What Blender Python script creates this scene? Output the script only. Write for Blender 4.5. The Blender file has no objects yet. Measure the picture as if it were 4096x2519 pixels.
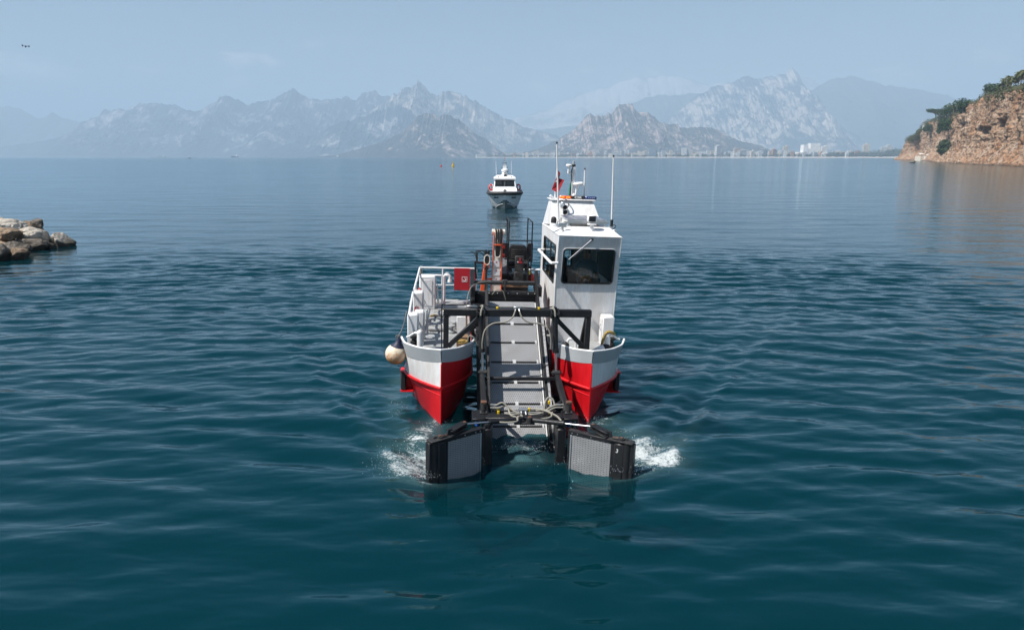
import bpy, bmesh, math, random
import numpy as np
from math import sin, cos, tan, pi, radians, sqrt, atan2
from mathutils import Vector, Matrix

random.seed(7)
RNG = np.random.default_rng(11)
SC = bpy.context.scene
COL = SC.collection

# ------------------------------------------------------------------ camera, sky, sun, exposure
CAM_H = 5.25
PITCH = radians(13.02)
cam = bpy.data.cameras.new('camera')
cam.sensor_width = 36.0
cam.lens = 24.0
cam.clip_start = 0.1
cam.clip_end = 120000.0
cam_o = bpy.data.objects.new('camera', cam)
COL.objects.link(cam_o)
cam_o.location = (0, 0, CAM_H)
cam_o.rotation_euler = (pi / 2 - PITCH, 0, 0)
SC.camera = cam_o

TO_SUN = Vector((-0.635, -0.300, 1.0)).normalized()
SUN_ELEV = math.asin(TO_SUN.z)
SUN_AZ = atan2(TO_SUN.x, TO_SUN.y)          # clockwise from +Y

world = bpy.data.worlds.new('World')
SC.world = world
world.use_nodes = True
wn, wl = world.node_tree.nodes, world.node_tree.links
wn.clear()
w_out = wn.new('ShaderNodeOutputWorld')
w_bg = wn.new('ShaderNodeBackground')
w_sky = wn.new('ShaderNodeTexSky')
w_sky.sky_type = 'NISHITA'
w_sky.sun_disc = False
w_sky.sun_elevation = SUN_ELEV
w_sky.sun_rotation = SUN_AZ
w_sky.altitude = 0
w_sky.air_density = 1.15
w_sky.dust_density = 0.7
w_sky.ozone_density = 1.8
w_bg.inputs['Strength'].default_value = 0.05
# thin fair-weather cloud low in the sky
w_tc = wn.new('ShaderNodeTexCoord')
w_mp = wn.new('ShaderNodeMapping')
w_mp.inputs['Scale'].default_value = (9.0, 9.0, 26.0)
wl.new(w_tc.outputs['Generated'], w_mp.inputs['Vector'])
w_nz = wn.new('ShaderNodeTexNoise')
w_nz.inputs['Scale'].default_value = 1.0
w_nz.inputs['Detail'].default_value = 8
w_nz.inputs['Roughness'].default_value = 0.6
wl.new(w_mp.outputs['Vector'], w_nz.inputs['Vector'])
w_sp = wn.new('ShaderNodeSeparateXYZ')
wl.new(w_tc.outputs['Generated'], w_sp.inputs[0])
w_band = wn.new('ShaderNodeValToRGB')
w_band.color_ramp.elements[0].position = 0.075
w_band.color_ramp.elements[0].color = (0, 0, 0, 1)
w_band.color_ramp.elements[1].position = 0.10
w_band.color_ramp.elements[1].color = (1, 1, 1, 1)
for p, v in ((0.125, 1.0), (0.155, 0.0)):
    e = w_band.color_ramp.elements.new(p)
    e.color = (v, v, v, 1)
wl.new(w_sp.outputs[2], w_band.inputs['Fac'])
w_cl = wn.new('ShaderNodeMapRange')
w_cl.inputs['From Min'].default_value = 0.56
w_cl.inputs['From Max'].default_value = 0.80
wl.new(w_nz.outputs['Fac'], w_cl.inputs['Value'])
w_mul = wn.new('ShaderNodeMath')
w_mul.operation = 'MULTIPLY'
wl.new(w_cl.outputs[0], w_mul.inputs[0])
wl.new(w_band.outputs['Color'], w_mul.inputs[1])
w_mix = wn.new('ShaderNodeMix')
w_mix.data_type = 'RGBA'
w_mix.inputs[7].default_value = (20.0, 19.6, 19.0, 1)
wl.new(w_mul.outputs[0], w_mix.inputs[0])
wl.new(w_sky.outputs['Color'], w_mix.inputs[6])
wl.new(w_mix.outputs[2], w_bg.inputs['Color'])
wl.new(w_bg.outputs['Background'], w_out.inputs['Surface'])

sun = bpy.data.lights.new('sun', 'SUN')
sun.energy = 5.0
sun.angle = radians(0.53)
sun.color = (1.0, 0.955, 0.89)
sun_o = bpy.data.objects.new('sun', sun)
COL.objects.link(sun_o)
sun_o.rotation_euler = (-TO_SUN).to_track_quat('-Z', 'Y').to_euler()

SC.view_settings.view_transform = 'Standard'
SC.view_settings.look = 'None'
SC.view_settings.gamma = 1.0
SC.view_settings.use_curve_mapping = False
SC.view_settings.exposure = 0.72
SC.cycles.use_denoising = True
SC.cycles.max_bounces = 8
SC.cycles.diffuse_bounces = 3
SC.cycles.glossy_bounces = 4
SC.cycles.transmission_bounces = 6
SC.cycles.transparent_max_bounces = 12
SC.cycles.volume_bounces = 1
SC.cycles.caustics_reflective = False
SC.cycles.caustics_refractive = False
HAZE = 1.28e-4

# ------------------------------------------------------------------ numpy noise
_PERM = np.arange(4096, dtype=np.int64)


def _hash(ix, iy, iz, seed):
    h = (ix.astype(np.int64) * 374761393 + iy.astype(np.int64) * 668265263
         + iz.astype(np.int64) * 2147483647 + seed * 1274126177) & 0xFFFFFFFF
    h = ((h ^ (h >> 13)) * 1274126177) & 0xFFFFFFFF
    h = ((h ^ (h >> 16)) * 2246822519) & 0xFFFFFFFF
    return ((h ^ (h >> 15)) & 0xFFFFFF) / float(0xFFFFFF) * 2 - 1


def vnoise(x, y, z=None, seed=0):
    x = np.asarray(x, float); y = np.asarray(y, float)
    z = np.zeros_like(x) if z is None else np.asarray(z, float)
    ix, iy, iz = np.floor(x), np.floor(y), np.floor(z)
    fx, fy, fz = x - ix, y - iy, z - iz
    u = fx ** 3 * (fx * (fx * 6 - 15) + 10)
    v = fy ** 3 * (fy * (fy * 6 - 15) + 10)
    w = fz ** 3 * (fz * (fz * 6 - 15) + 10)
    r = 0
    for dx in (0, 1):
        for dy in (0, 1):
            for dz in (0, 1):
                k = (u if dx else 1 - u) * (v if dy else 1 - v) * (w if dz else 1 - w)
                r = r + k * _hash(ix + dx, iy + dy, iz + dz, seed)
    return r


def fbm(x, y, z=None, octv=5, gain=0.5, lac=2.03, seed=0):
    a, r, s = 1.0, 0, 0
    z = np.zeros_like(np.asarray(x, float)) if z is None else z
    for o in range(octv):
        r = r + a * vnoise(x, y, z, seed + o * 17)
        s += a
        a *= gain
        x, y, z = x * lac + 13.1, y * lac + 7.7, z * lac + 3.3
    return r / s


def ridged(x, y, z=None, octv=5, gain=0.5, lac=2.05, seed=0):
    a, r, s = 1.0, 0, 0
    z = np.zeros_like(np.asarray(x, float)) if z is None else z
    for o in range(octv):
        r = r + a * (1 - np.abs(vnoise(x, y, z, seed + o * 17)) * 2)
        s += a
        a *= gain
        x, y, z = x * lac + 13.1, y * lac + 7.7, z * lac + 3.3
    return r / s


# ------------------------------------------------------------------ materials
class NT:
    def __init__(s, name):
        s.mat = bpy.data.materials.new(name)
        s.mat.use_nodes = True
        s.nt = s.mat.node_tree
        s.nt.nodes.clear()
        s.out = s.nt.nodes.new('ShaderNodeOutputMaterial')

    def n(s, t, **kw):
        nd = s.nt.nodes.new(t)
        for k, v in kw.items():
            if k in nd.inputs.keys():
                nd.inputs[k].default_value = v
            else:
                setattr(nd, k, v)
        return nd

    def l(s, a, b):
        s.nt.links.new(a, b)

    def coord(s, kind='Object', scale=(1, 1, 1), rot=(0, 0, 0)):
        tc = s.n('ShaderNodeTexCoord')
        mp = s.n('ShaderNodeMapping')
        mp.inputs['Scale'].default_value = scale
        mp.inputs['Rotation'].default_value = rot
        s.l(tc.outputs[kind], mp.inputs['Vector'])
        return mp.outputs['Vector']

    def noise(s, vec, scale, detail=4.0, rough=0.55, dist=0.0):
        nd = s.n('ShaderNodeTexNoise')
        nd.inputs['Scale'].default_value = scale
        nd.inputs['Detail'].default_value = detail
        nd.inputs['Roughness'].default_value = rough
        nd.inputs['Distortion'].default_value = dist
        if vec is not None:
            s.l(vec, nd.inputs['Vector'])
        return nd.outputs['Fac']

    def ramp(s, fac, stops, interp='LINEAR'):
        nd = s.n('ShaderNodeValToRGB')
        cr = nd.color_ramp
        cr.interpolation = interp
        while len(cr.elements) < len(stops):
            cr.elements.new(0.5)
        for e, (p, c) in zip(cr.elements, stops):
            e.position = p
            e.color = (c[0], c[1], c[2], 1) if hasattr(c, '__len__') else (c, c, c, 1)
        s.l(fac, nd.inputs['Fac'])
        return nd.outputs['Color']

    def mix(s, fac, a, b, mode='MIX'):
        nd = s.n('ShaderNodeMix', data_type='RGBA', blend_type=mode)
        for sock, v in ((nd.inputs[0], fac), (nd.inputs[6], a), (nd.inputs[7], b)):
            if hasattr(v, 'is_linked'):
                s.l(v, sock)
            elif hasattr(v, '__len__'):
                sock.default_value = (v[0], v[1], v[2], 1)
            else:
                sock.default_value = v
        return nd.outputs[2]

    def math(s, op, a, b=0.0, clamp=False):
        nd = s.n('ShaderNodeMath', operation=op, use_clamp=clamp)
        for sock, v in ((nd.inputs[0], a), (nd.inputs[1], b)):
            if hasattr(v, 'is_linked'):
                s.l(v, sock)
            else:
                sock.default_value = v
        return nd.outputs[0]

    def bump(s, height, strength=0.3, dist=0.02, normal=None):
        nd = s.n('ShaderNodeBump')
        nd.inputs['Strength'].default_value = strength
        nd.inputs['Distance'].default_value = dist
        s.l(height, nd.inputs['Height'])
        if normal is not None:
            s.l(normal, nd.inputs['Normal'])
        return nd.outputs['Normal']

    def principled(s, color, rough=0.5, metal=0.0, normal=None, spec=0.5, **kw):
        p = s.n('ShaderNodeBsdfPrincipled')
        for key, v in (('Base Color', color), ('Roughness', rough), ('Metallic', metal), ('Specular IOR Level', spec)):
            if hasattr(v, 'is_linked'):
                s.l(v, p.inputs[key])
            elif hasattr(v, '__len__'):
                p.inputs[key].default_value = (v[0], v[1], v[2], 1)
            else:
                p.inputs[key].default_value = v
        if normal is not None:
            s.l(normal, p.inputs['Normal'])
        for k, v in kw.items():
            p.inputs[k.replace('_', ' ')].default_value = v
        s.l(p.outputs['BSDF'], s.out.inputs['Surface'])
        return p


def paint(name, col, rough=0.4, wear=0.12, wear_col=None, scale=6.0, metal=0.0, streak=False, spec=0.5):
    m = NT(name)
    v = m.coord('Object', (1, 1, 0.22) if streak else (1, 1, 1))
    a = m.noise(v, scale, 6, 0.65)
    b = m.noise(v, scale * 5.3, 4, 0.6)
    f = m.math('MULTIPLY', a, b)
    f = m.ramp(f, [(0.16, 1.0), (0.34, 0.0)])
    wc = wear_col or [c * 0.55 for c in col]
    k = m.math('MULTIPLY', f, wear * 2.2)
    c = m.mix(k, col, wc)
    c = m.mix(m.math('MULTIPLY', a, 0.14), c, [min(1, x * 1.25) for x in col])
    r = m.ramp(b, [(0.25, max(0.05, rough - 0.12)), (0.8, min(1, rough + 0.18))])
    n = m.bump(a, 0.12, 0.01)
    m.principled(c, r, metal, n, spec)
    return m.mat


def flat(name, col, rough=0.5, metal=0.0, spec=0.5, **kw):
    m = NT(name)
    v = m.coord('Object')
    a = m.noise(v, 9.0, 4)
    c = m.mix(m.math('MULTIPLY', a, 0.3), col, [x * 0.7 for x in col])
    m.principled(c, rough, metal, None, spec, **kw)
    return m.mat


M = {}
M['white'] = paint('white_paint', (0.77, 0.78, 0.79), 0.38, 0.16, (0.46, 0.36, 0.27), 3.6, streak=True)
M['white_rail'] = paint('white_rail_paint', (0.80, 0.80, 0.80), 0.35, 0.08, (0.45, 0.36, 0.28), 8.0)
M['red'] = paint('red_hull_paint', (0.64, 0.006, 0.012), 0.42, 0.22, (0.30, 0.004, 0.008), 2.2, streak=True)
M['red_panel'] = paint('red_panel_paint', (0.40, 0.008, 0.02), 0.5, 0.1, None, 4.0)
M['black'] = paint('black_steel_paint', (0.009, 0.010, 0.013), 0.45, 0.14, (0.04, 0.036, 0.032), 5.0, spec=0.35)
M['black_worn'] = paint('worn_dark_steel', (0.015, 0.016, 0.019), 0.5, 0.3, (0.07, 0.066, 0.06), 9.0, spec=0.35)
M['grey_deck'] = paint('grey_deck_paint', (0.34, 0.36, 0.37), 0.6, 0.35, (0.20, 0.19, 0.18), 2.5)
M['steel_flange'] = paint('scuffed_grey_steel', (0.16, 0.16, 0.17), 0.45, 0.6, (0.42, 0.42, 0.42), 14.0)
M['bulwark'] = paint('shade_greyed_bulwark_paint', (0.45, 0.48, 0.50), 0.4, 0.12, (0.38, 0.38, 0.38), 3.0)  # white bulwark paint greyed, the shade under its flare put into the colour
M['rubber'] = flat('black_rubber', (0.012, 0.012, 0.013), 0.7)
M['chrome'] = flat('chromed_rod', (0.55, 0.55, 0.57), 0.36, 1.0)
M['steel'] = flat('bare_steel', (0.45, 0.45, 0.45), 0.35, 0.8)
M['orange'] = paint('orange_crane_paint', (0.78, 0.10, 0.02), 0.4, 0.2, (0.35, 0.10, 0.05), 5.0)
M['cream'] = paint('cream_crane_paint', (0.72, 0.68, 0.60), 0.42, 0.2, (0.45, 0.30, 0.2), 5.0)
M['hose_grey'] = flat('grey_hydraulic_hose', (0.27, 0.255, 0.215), 0.55)
M['hose_black'] = flat('black_hydraulic_hose', (0.014, 0.013, 0.013), 0.45)
M['yellow'] = flat('yellow_plastic', (0.75, 0.50, 0.01), 0.4)
M['blue'] = flat('blue_plastic', (0.01, 0.09, 0.42), 0.4)
M['rust'] = paint('rusty_iron', (0.16, 0.07, 0.04), 0.75, 0.5, (0.07, 0.035, 0.025), 12.0)
M['wood'] = paint('weathered_wood', (0.30, 0.19, 0.11), 0.75, 0.5, (0.14, 0.08, 0.05), 10.0)
M['rope_yellow'] = paint('yellow_rope', (0.50, 0.33, 0.08), 0.8, 0.5, (0.20, 0.14, 0.05), 40.0)
M['rope_grey'] = paint('grey_rope', (0.20, 0.20, 0.20), 0.85, 0.4, None, 40.0)
M['skin'] = flat('skin', (0.36, 0.19, 0.12), 0.5)
M['cloth_dark'] = flat('dark_cloth', (0.02, 0.022, 0.03), 0.8)
M['cloth_shirt'] = flat('slate_shirt', (0.09, 0.12, 0.15), 0.85)
M['interior'] = flat('grey_interior_lining', (0.30, 0.31, 0.32), 0.7)
M['dash'] = flat('dark_dashboard', (0.05, 0.052, 0.058), 0.55)
M['lens'] = flat('dark_lamp_lens', (0.02, 0.022, 0.028), 0.12)
M['label'] = flat('pale_label', (0.66, 0.66, 0.66), 0.5)
M['text_white'] = flat('white_lettering', (0.80, 0.80, 0.80), 0.5)
M['text_black'] = flat('black_lettering', (0.012, 0.012, 0.014), 0.5)
M['alu'] = flat('aluminium_frame', (0.62, 0.63, 0.64), 0.3, 0.7)
M['red_float'] = flat('red_float_plastic', (0.62, 0.035, 0.02), 0.4)
M['fender_white'] = None
M['collar'] = paint('black_foam_collar', (0.018, 0.018, 0.02), 0.6, 0.3, (0.06, 0.06, 0.06), 3.0)
M['boat_white'] = paint('white_gelcoat', (0.80, 0.81, 0.82), 0.28, 0.08, (0.55, 0.53, 0.50), 1.2)
M['boat_grey'] = paint('grey_antifouling', (0.16, 0.19, 0.20), 0.5, 0.3, (0.08, 0.10, 0.10), 1.5)
M['boat_red'] = flat('red_stripe_paint', (0.62, 0.10, 0.07), 0.4)


def glass_mat(name, tint=(0.80, 0.86, 0.85)):
    m = NT(name)
    tr = m.n('ShaderNodeBsdfTransparent')
    tr.inputs['Color'].default_value = (*tint, 1)
    gl = m.n('ShaderNodeBsdfGlossy')
    gl.inputs['Roughness'].default_value = 0.02
    fr = m.n('ShaderNodeFresnel')
    fr.inputs['IOR'].default_value = 1.6
    mx = m.n('ShaderNodeMixShader')
    m.l(fr.outputs[0], mx.inputs[0])
    m.l(tr.outputs[0], mx.inputs[1])
    m.l(gl.outputs[0], mx.inputs[2])
    m.l(mx.outputs[0], m.out.inputs['Surface'])
    return m.mat


M['glass'] = glass_mat('tinted_window_glass')
M['glass_dark'] = glass_mat('dark_window_glass', (0.30, 0.32, 0.32))


def emit_mat(name, col, strength):
    m = NT(name)
    p = m.principled(col, 0.3)
    p.inputs['Emission Color'].default_value = (*col, 1)
    p.inputs['Emission Strength'].default_value = strength
    return m.mat


M['amber_lit'] = emit_mat('lit_amber_lamp', (1.0, 0.22, 0.02), 1.6)
M['amber'] = flat('amber_lens', (0.72, 0.09, 0.02), 0.2)
M['blue_lens'] = flat('blue_lens', (0.012, 0.035, 0.16), 0.2)


def belt_material():
    m = NT('perforated_plastic_belt')
    tc = m.n('ShaderNodeTexCoord')
    sp = m.n('ShaderNodeSeparateXYZ')
    m.l(tc.outputs['UV'], sp.inputs[0])
    u = m.math('MULTIPLY', sp.outputs[0], 2 * pi / 0.042)
    vv = m.math('MULTIPLY', sp.outputs[1], 2 * pi / 0.052)
    # stagger alternate rows
    row = m.math('FLOOR', m.math('MULTIPLY', sp.outputs[1], 1 / 0.052))
    u = m.math('ADD', u, m.math('MULTIPLY', row, pi))
    a = m.math('MULTIPLY', m.math('COSINE', u), m.math('COSINE', m.math('ADD', vv, pi)))
    hole = m.math('GREATER_THAN', m.math('ADD', m.math('COSINE', u), m.math('MULTIPLY', m.math('COSINE', m.math('ADD', vv, pi)), 1.0)), 1.25)
    seam = m.math('GREATER_THAN', m.math('COSINE', vv), 0.94)
    v = m.coord('Object')
    d = m.noise(v, 4.0, 6, 0.7)
    base = m.mix(m.ramp(d, [(0.3, 0.0), (0.75, 1.0)]), (0.33, 0.335, 0.35), (0.24, 0.24, 0.24))
    c = m.mix(m.math('MULTIPLY', seam, 0.5), base, (0.12, 0.12, 0.125))
    c = m.mix(m.math('MULTIPLY', hole, 0.92), c, (0.03, 0.03, 0.034))
    n = m.bump(m.math('SUBTRACT', 1.0, hole), 0.6, 0.008)
    m.principled(c, 0.45, 0.0, n)
    return m.mat


M['belt'] = belt_material()


def tread_material():
    m = NT('tread_plate')
    v = m.coord('Object', (1, 1, 1), (0.6, 0.5, 0.785))
    w1 = m.n('ShaderNodeTexBrick')
    w1.inputs['Scale'].default_value = 14
    w1.inputs['Mortar Size'].default_value = 0.03
    m.l(v, w1.inputs['Vector'])
    m.principled(m.mix(w1.outputs['Fac'], (0.32, 0.33, 0.34), (0.12, 0.12, 0.13)), 0.4, 0.6, m.bump(w1.outputs['Fac'], 0.6, 0.01))
    return m.mat


M['tread'] = tread_material()


def solar_material():
    m = NT('solar_cells')
    v = m.coord('Object')
    br = m.n('ShaderNodeTexBrick')
    br.offset = 0.0
    br.inputs['Scale'].default_value = 1.0
    br.inputs['Brick Width'].default_value = 0.29
    br.inputs['Row Height'].default_value = 0.32
    br.inputs['Mortar Size'].default_value = 0.008
    m.l(v, br.inputs['Vector'])
    m.principled(m.mix(br.outputs['Fac'], (0.11, 0.12, 0.17), (0.45, 0.46, 0.48)), 0.35, 0.0)
    return m.mat


M['solar'] = solar_material()


def fender_material():
    m = NT('weathered_white_float')
    v = m.coord('Object')
    a = m.noise(v, 5.0, 6, 0.65, 0.6)
    b = m.noise(v, 17.0, 5, 0.6)
    sp = m.n('ShaderNodeSeparateXYZ')
    m.l(v, sp.inputs[0])
    low = m.ramp(m.math('ADD', m.math('MULTIPLY', sp.outputs[2], -1.6), a), [(0.36, 0.0), (0.66, 1.0)])
    c = m.mix(low, (0.70, 0.60, 0.46), (0.56, 0.25, 0.09))
    c = m.mix(m.ramp(b, [(0.56, 0.0), (0.72, 0.75)]), c, (0.20, 0.12, 0.08))
    m.principled(c, 0.55, 0.0, m.bump(b, 0.15, 0.01))
    return m.mat


M['fender_white'] = fender_material()


# ------------------------------------------------------------------ mesh building
class MB:
    def __init__(s):
        s.v, s.f, s.mi, s.cur = [], [], [], 0

    def add(s, vs, fs, mi=None):
        o = len(s.v)
        s.v.extend([tuple(float(c) for c in p) for p in vs])
        for f in fs:
            s.f.append(tuple(o + i for i in f))
            s.mi.append(s.cur if mi is None else mi)
        return s

    def box(s, c, size, R=None, bev=0.0):
        c = Vector(c)
        h = Vector(size) / 2
        b = min(bev, min(h) * 0.9)
        vs, idx = [], {}
        if b <= 0:
            for i, (x, y, z) in enumerate([(a, bb, d) for a in (-1, 1) for bb in (-1, 1) for d in (-1, 1)]):
                vs.append(Vector((x * h.x, y * h.y, z * h.z)))
            fs = [(0, 1, 3, 2), (4, 6, 7, 5), (0, 4, 5, 1), (2, 3, 7, 6), (0, 2, 6, 4), (1, 5, 7, 3)]
        else:
            fs = []
            k = 0
            for sx in (-1, 1):
                for sy in (-1, 1):
                    for sz in (-1, 1):
                        for ax in range(3):
                            p = [sx * (h.x - b), sy * (h.y - b), sz * (h.z - b)]
                            p[ax] += (sx, sy, sz)[ax] * b
                            vs.append(Vector(p))
                            idx[(sx, sy, sz, ax)] = k
                            k += 1
            S = (-1, 1)
            for ax in range(3):
                o1, o2 = [q for q in range(3) if q != ax]
                for sg in S:
                    q = []
                    for a, bb in ((-1, -1), (1, -1), (1, 1), (-1, 1)):
                        t = [0, 0, 0]
                        t[ax], t[o1], t[o2] = sg, a, bb
                        q.append(idx[(*t, ax)])
                    fs.append(tuple(q))
                for a in S:
                    for bb in S:
                        t0, t1 = [0] * 3, [0] * 3
                        t0[ax], t1[ax] = -1, 1
                        t0[o1] = t1[o1] = a
                        t0[o2] = t1[o2] = bb
                        fs.append((idx[(*t0, o1)], idx[(*t1, o1)], idx[(*t1, o2)], idx[(*t0, o2)]))
            for sx in S:
                for sy in S:
                    for sz in S:
                        fs.append(tuple(idx[(sx, sy, sz, a)] for a in range(3)))
        if R is not None:
            vs = [R @ p for p in vs]
        return s.add([c + p for p in vs], fs)

    def bb(s, a, b, bev=0.0):
        a, b = Vector(a), Vector(b)
        return s.box((a + b) / 2, [abs(q) for q in (b - a)], None, bev)

    def bar(s, a, b, w, h, up=(0, 0, 1), bev=0.004):
        a, b = Vector(a), Vector(b)
        d = (b - a)
        L = d.length
        d.normalize()
        up = Vector(up)
        if abs(d.dot(up)) > 0.98:
            up = Vector((0, 1, 0))
        x = d.cross(up).normalized()
        z = x.cross(d).normalized()
        R = Matrix((x, d, z)).transposed()
        return s.box((a + b) / 2, (w, L, h), R, bev)

    def tube(s, pts, r, n=8, closed=False, caps=True):
        P = [Vector(p) for p in pts]
        m = len(P)
        rs = r if hasattr(r, '__len__') else [r] * m
        T = []
        for i in range(m):
            a = P[(i - 1) % m] if (closed or i > 0) else P[i]
            b = P[(i + 1) % m] if (closed or i < m - 1) else P[i]
            T.append((b - a).normalized())
        N = T[0].orthogonal().normalized()
        vs = []
        for i in range(m):
            if i:
                N = (N - T[i] * N.dot(T[i]))
                N = N.normalized() if N.length > 1e-6 else T[i].orthogonal().normalized()
            B = T[i].cross(N)
            for k in range(n):
                a = 2 * pi * k / n
                vs.append(P[i] + (N * cos(a) + B * sin(a)) * rs[i])
        fs = []
        for i in range(m if closed else m - 1):
            j = (i + 1) % m
            for k in range(n):
                k2 = (k + 1) % n
                fs.append((i * n + k, i * n + k2, j * n + k2, j * n + k))
        if caps and not closed:
            fs.append(tuple(range(n - 1, -1, -1)))
            fs.append(tuple(range((m - 1) * n, m * n)))
        return s.add(vs, fs)

    def cyl(s, a, b, r, n=14, r2=None):
        return s.tube([a, b], [r, r if r2 is None else r2], n)

    def lathe(s, prof, c=(0, 0, 0), n=16, R=None):
        c = Vector(c)
        vs, fs = [], []
        for r, z in prof:
            for k in range(n):
                a = 2 * pi * k / n
                p = Vector((r * cos(a), r * sin(a), z))
                vs.append(c + (R @ p if R is not None else p))
        for i in range(len(prof) - 1):
            for k in range(n):
                k2 = (k + 1) % n
                fs.append((i * n + k, i * n + k2, (i + 1) * n + k2, (i + 1) * n + k))
        if prof[0][0] > 1e-4:
            fs.append(tuple(range(n - 1, -1, -1)))
        if prof[-1][0] > 1e-4:
            fs.append(tuple(range((len(prof) - 1) * n, len(prof) * n)))
        return s.add(vs, fs)

    def sphere(s, c, r, nu=16, nv=10, sc=(1, 1, 1)):
        prof = [(max(1e-5, r * sin(pi * i / nv)), -r * cos(pi * i / nv)) for i in range(nv + 1)]
        k = len(s.v)
        s.lathe(prof, (0, 0, 0), nu)
        for i in range(k, len(s.v)):
            p = s.v[i]
            s.v[i] = (c[0] + p[0] * sc[0], c[1] + p[1] * sc[1], c[2] + p[2] * sc[2])
        return s

    def prism(s, poly, ext):
        P = [Vector(p) for p in poly]
        e = Vector(ext)
        n = len(P)
        fs = [tuple(range(n)), tuple(range(2 * n - 1, n - 1, -1))]
        for i in range(n):
            j = (i + 1) % n
            fs.append((i, j, n + j, n + i))
        return s.add(P + [p + e for p in P], fs)

    def torus(s, c, R, r, axis=(0, 0, 1), n=24, m=8):
        ax = Vector(axis).normalized()
        u = ax.orthogonal().normalized()
        w = ax.cross(u)
        return s.tube([Vector(c) + (u * cos(2 * pi * i / n) + w * sin(2 * pi * i / n)) * R for i in range(n)], r, m, True)

    def grid(s, P):                      # P[i][j] -> points
        n, m = len(P), len(P[0])
        vs = [p for row in P for p in row]
        fs = [(i * m + j, i * m + j + 1, (i + 1) * m + j + 1, (i + 1) * m + j) for i in range(n - 1) for j in range(m - 1)]
        return s.add(vs, fs)

    def build(s, name, mats, parent=None, smooth=40, recalc=True):
        me = bpy.data.meshes.new(name)
        me.from_pydata(s.v, [], s.f)
        for m in (mats if isinstance(mats, (list, tuple)) else [mats]):
            me.materials.append(m)
        if isinstance(mats, (list, tuple)):
            me.polygons.foreach_set('material_index', s.mi)
        if recalc:
            bm = bmesh.new()
            bm.from_mesh(me)
            bmesh.ops.recalc_face_normals(bm, faces=bm.faces)
            bm.to_mesh(me)
            bm.free()
        if smooth:
            me.polygons.foreach_set('use_smooth', [True] * len(me.polygons))
            me.set_sharp_from_angle(angle=radians(smooth))
        me.update()
        o = bpy.data.objects.new(name, me)
        COL.objects.link(o)
        if parent is not None:
            o.parent = parent
        return o


def np_mesh(name, V, F, mat, parent=None, smooth=True, attrs=None):
    """V (n,3) array, F (m,4) or (m,3) int array."""
    V = np.asarray(V, np.float32)
    F = np.asarray(F, np.int32)
    me = bpy.data.meshes.new(name)
    k = F.shape[1]
    me.vertices.add(len(V))
    me.vertices.foreach_set('co', V.ravel())
    me.loops.add(F.size)
    me.loops.foreach_set('vertex_index', F.ravel())
    me.polygons.add(len(F))
    me.polygons.foreach_set('loop_start', np.arange(0, F.size, k, dtype=np.int32))
    me.polygons.foreach_set('loop_total', np.full(len(F), k, np.int32))
    me.update(calc_edges=True)
    if smooth:
        me.polygons.foreach_set('use_smooth', np.ones(len(F), bool))
    for an, av in (attrs or {}).items():
        at = me.attributes.new(an, 'FLOAT', 'POINT')
        at.data.foreach_set('value', np.asarray(av, np.float32))
    for m in (mat if isinstance(mat, (list, tuple)) else [mat]):
        me.materials.append(m)
    me.validate()
    o = bpy.data.objects.new(name, me)
    COL.objects.link(o)
    if parent is not None:
        o.parent = parent
    return o


def grid_faces(n, m):
    i, j = np.meshgrid(np.arange(n - 1), np.arange(m - 1), indexing='ij')
    a = (i * m + j).ravel()
    return np.stack([a, a + m, a + m + 1, a + 1], 1)


def tag(o, label=None, cat=None, group=None, kind=None):
    if label: o['label'] = label
    if cat: o['category'] = cat
    if group: o['group'] = group
    if kind: o['kind'] = kind
    return o


def empty(name, loc=(0, 0, 0), rot=(0, 0, 0), parent=None):
    o = bpy.data.objects.new(name, None)
    o.empty_display_size = 0.3
    COL.objects.link(o)
    o.location = loc
    o.rotation_euler = rot
    if parent is not None:
        o.parent = parent
    return o


def copy_tree(o, parent=None):
    c = o.copy()
    COL.objects.link(c)
    if parent is not None:
        c.parent = parent
        c.matrix_parent_inverse = o.matrix_parent_inverse
    for ch in list(o.children):
        copy_tree(ch, c)
    return c


def text_mesh(name, body, size, mat, mtx, parent=None, extrude=0.002, bold=0.0):
    cu = bpy.data.curves.new(name, 'FONT')
    cu.body = body
    cu.size = size
    cu.extrude = extrude
    cu.offset = bold
    cu.align_x = 'CENTER'
    cu.align_y = 'CENTER'
    tmp = bpy.data.objects.new(name, cu)
    me = bpy.data.meshes.new_from_object(tmp)
    bpy.data.objects.remove(tmp)
    me.materials.clear()
    me.materials.append(mat)
    me.transform(mtx)
    o = bpy.data.objects.new(name, me)
    COL.objects.link(o)
    if parent is not None:
        o.parent = parent
    return o


def arc(c, r, a0, a1, n, u, w):
    c, u, w = Vector(c), Vector(u), Vector(w)
    return [c + (u * cos(a0 + (a1 - a0) * i / n) + w * sin(a0 + (a1 - a0) * i / n)) * r for i in range(n + 1)]


def smooth_path(pts, n=6):
    """Catmull-Rom through pts."""
    P = [Vector(p) for p in pts]
    P = [P[0] * 2 - P[1]] + P + [P[-1] * 2 - P[-2]]
    out = []
    for i in range(1, len(P) - 2):
        p0, p1, p2, p3 = P[i - 1:i + 3]
        for k in range(n):
            t = k / n
            out.append(0.5 * ((2 * p1) + (p2 - p0) * t + (2 * p0 - 5 * p1 + 4 * p2 - p3) * t * t + (3 * p1 - p0 - 3 * p2 + p3) * t ** 3))
    out.append(P[-2])
    return out

# ------------------------------------------------------------------ placing of the main boat (used by the sea for its bow waves)
BOAT_LOC = Vector((0.066, 12.97, 0.0))
BOAT_YAW = radians(4.5)
BOAT_ROLL = radians(1.8)
BOAT_M = Matrix.Translation(BOAT_LOC) @ Matrix.Rotation(BOAT_YAW, 4, 'Z') @ Matrix.Rotation(BOAT_ROLL, 4, 'Y')


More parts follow.
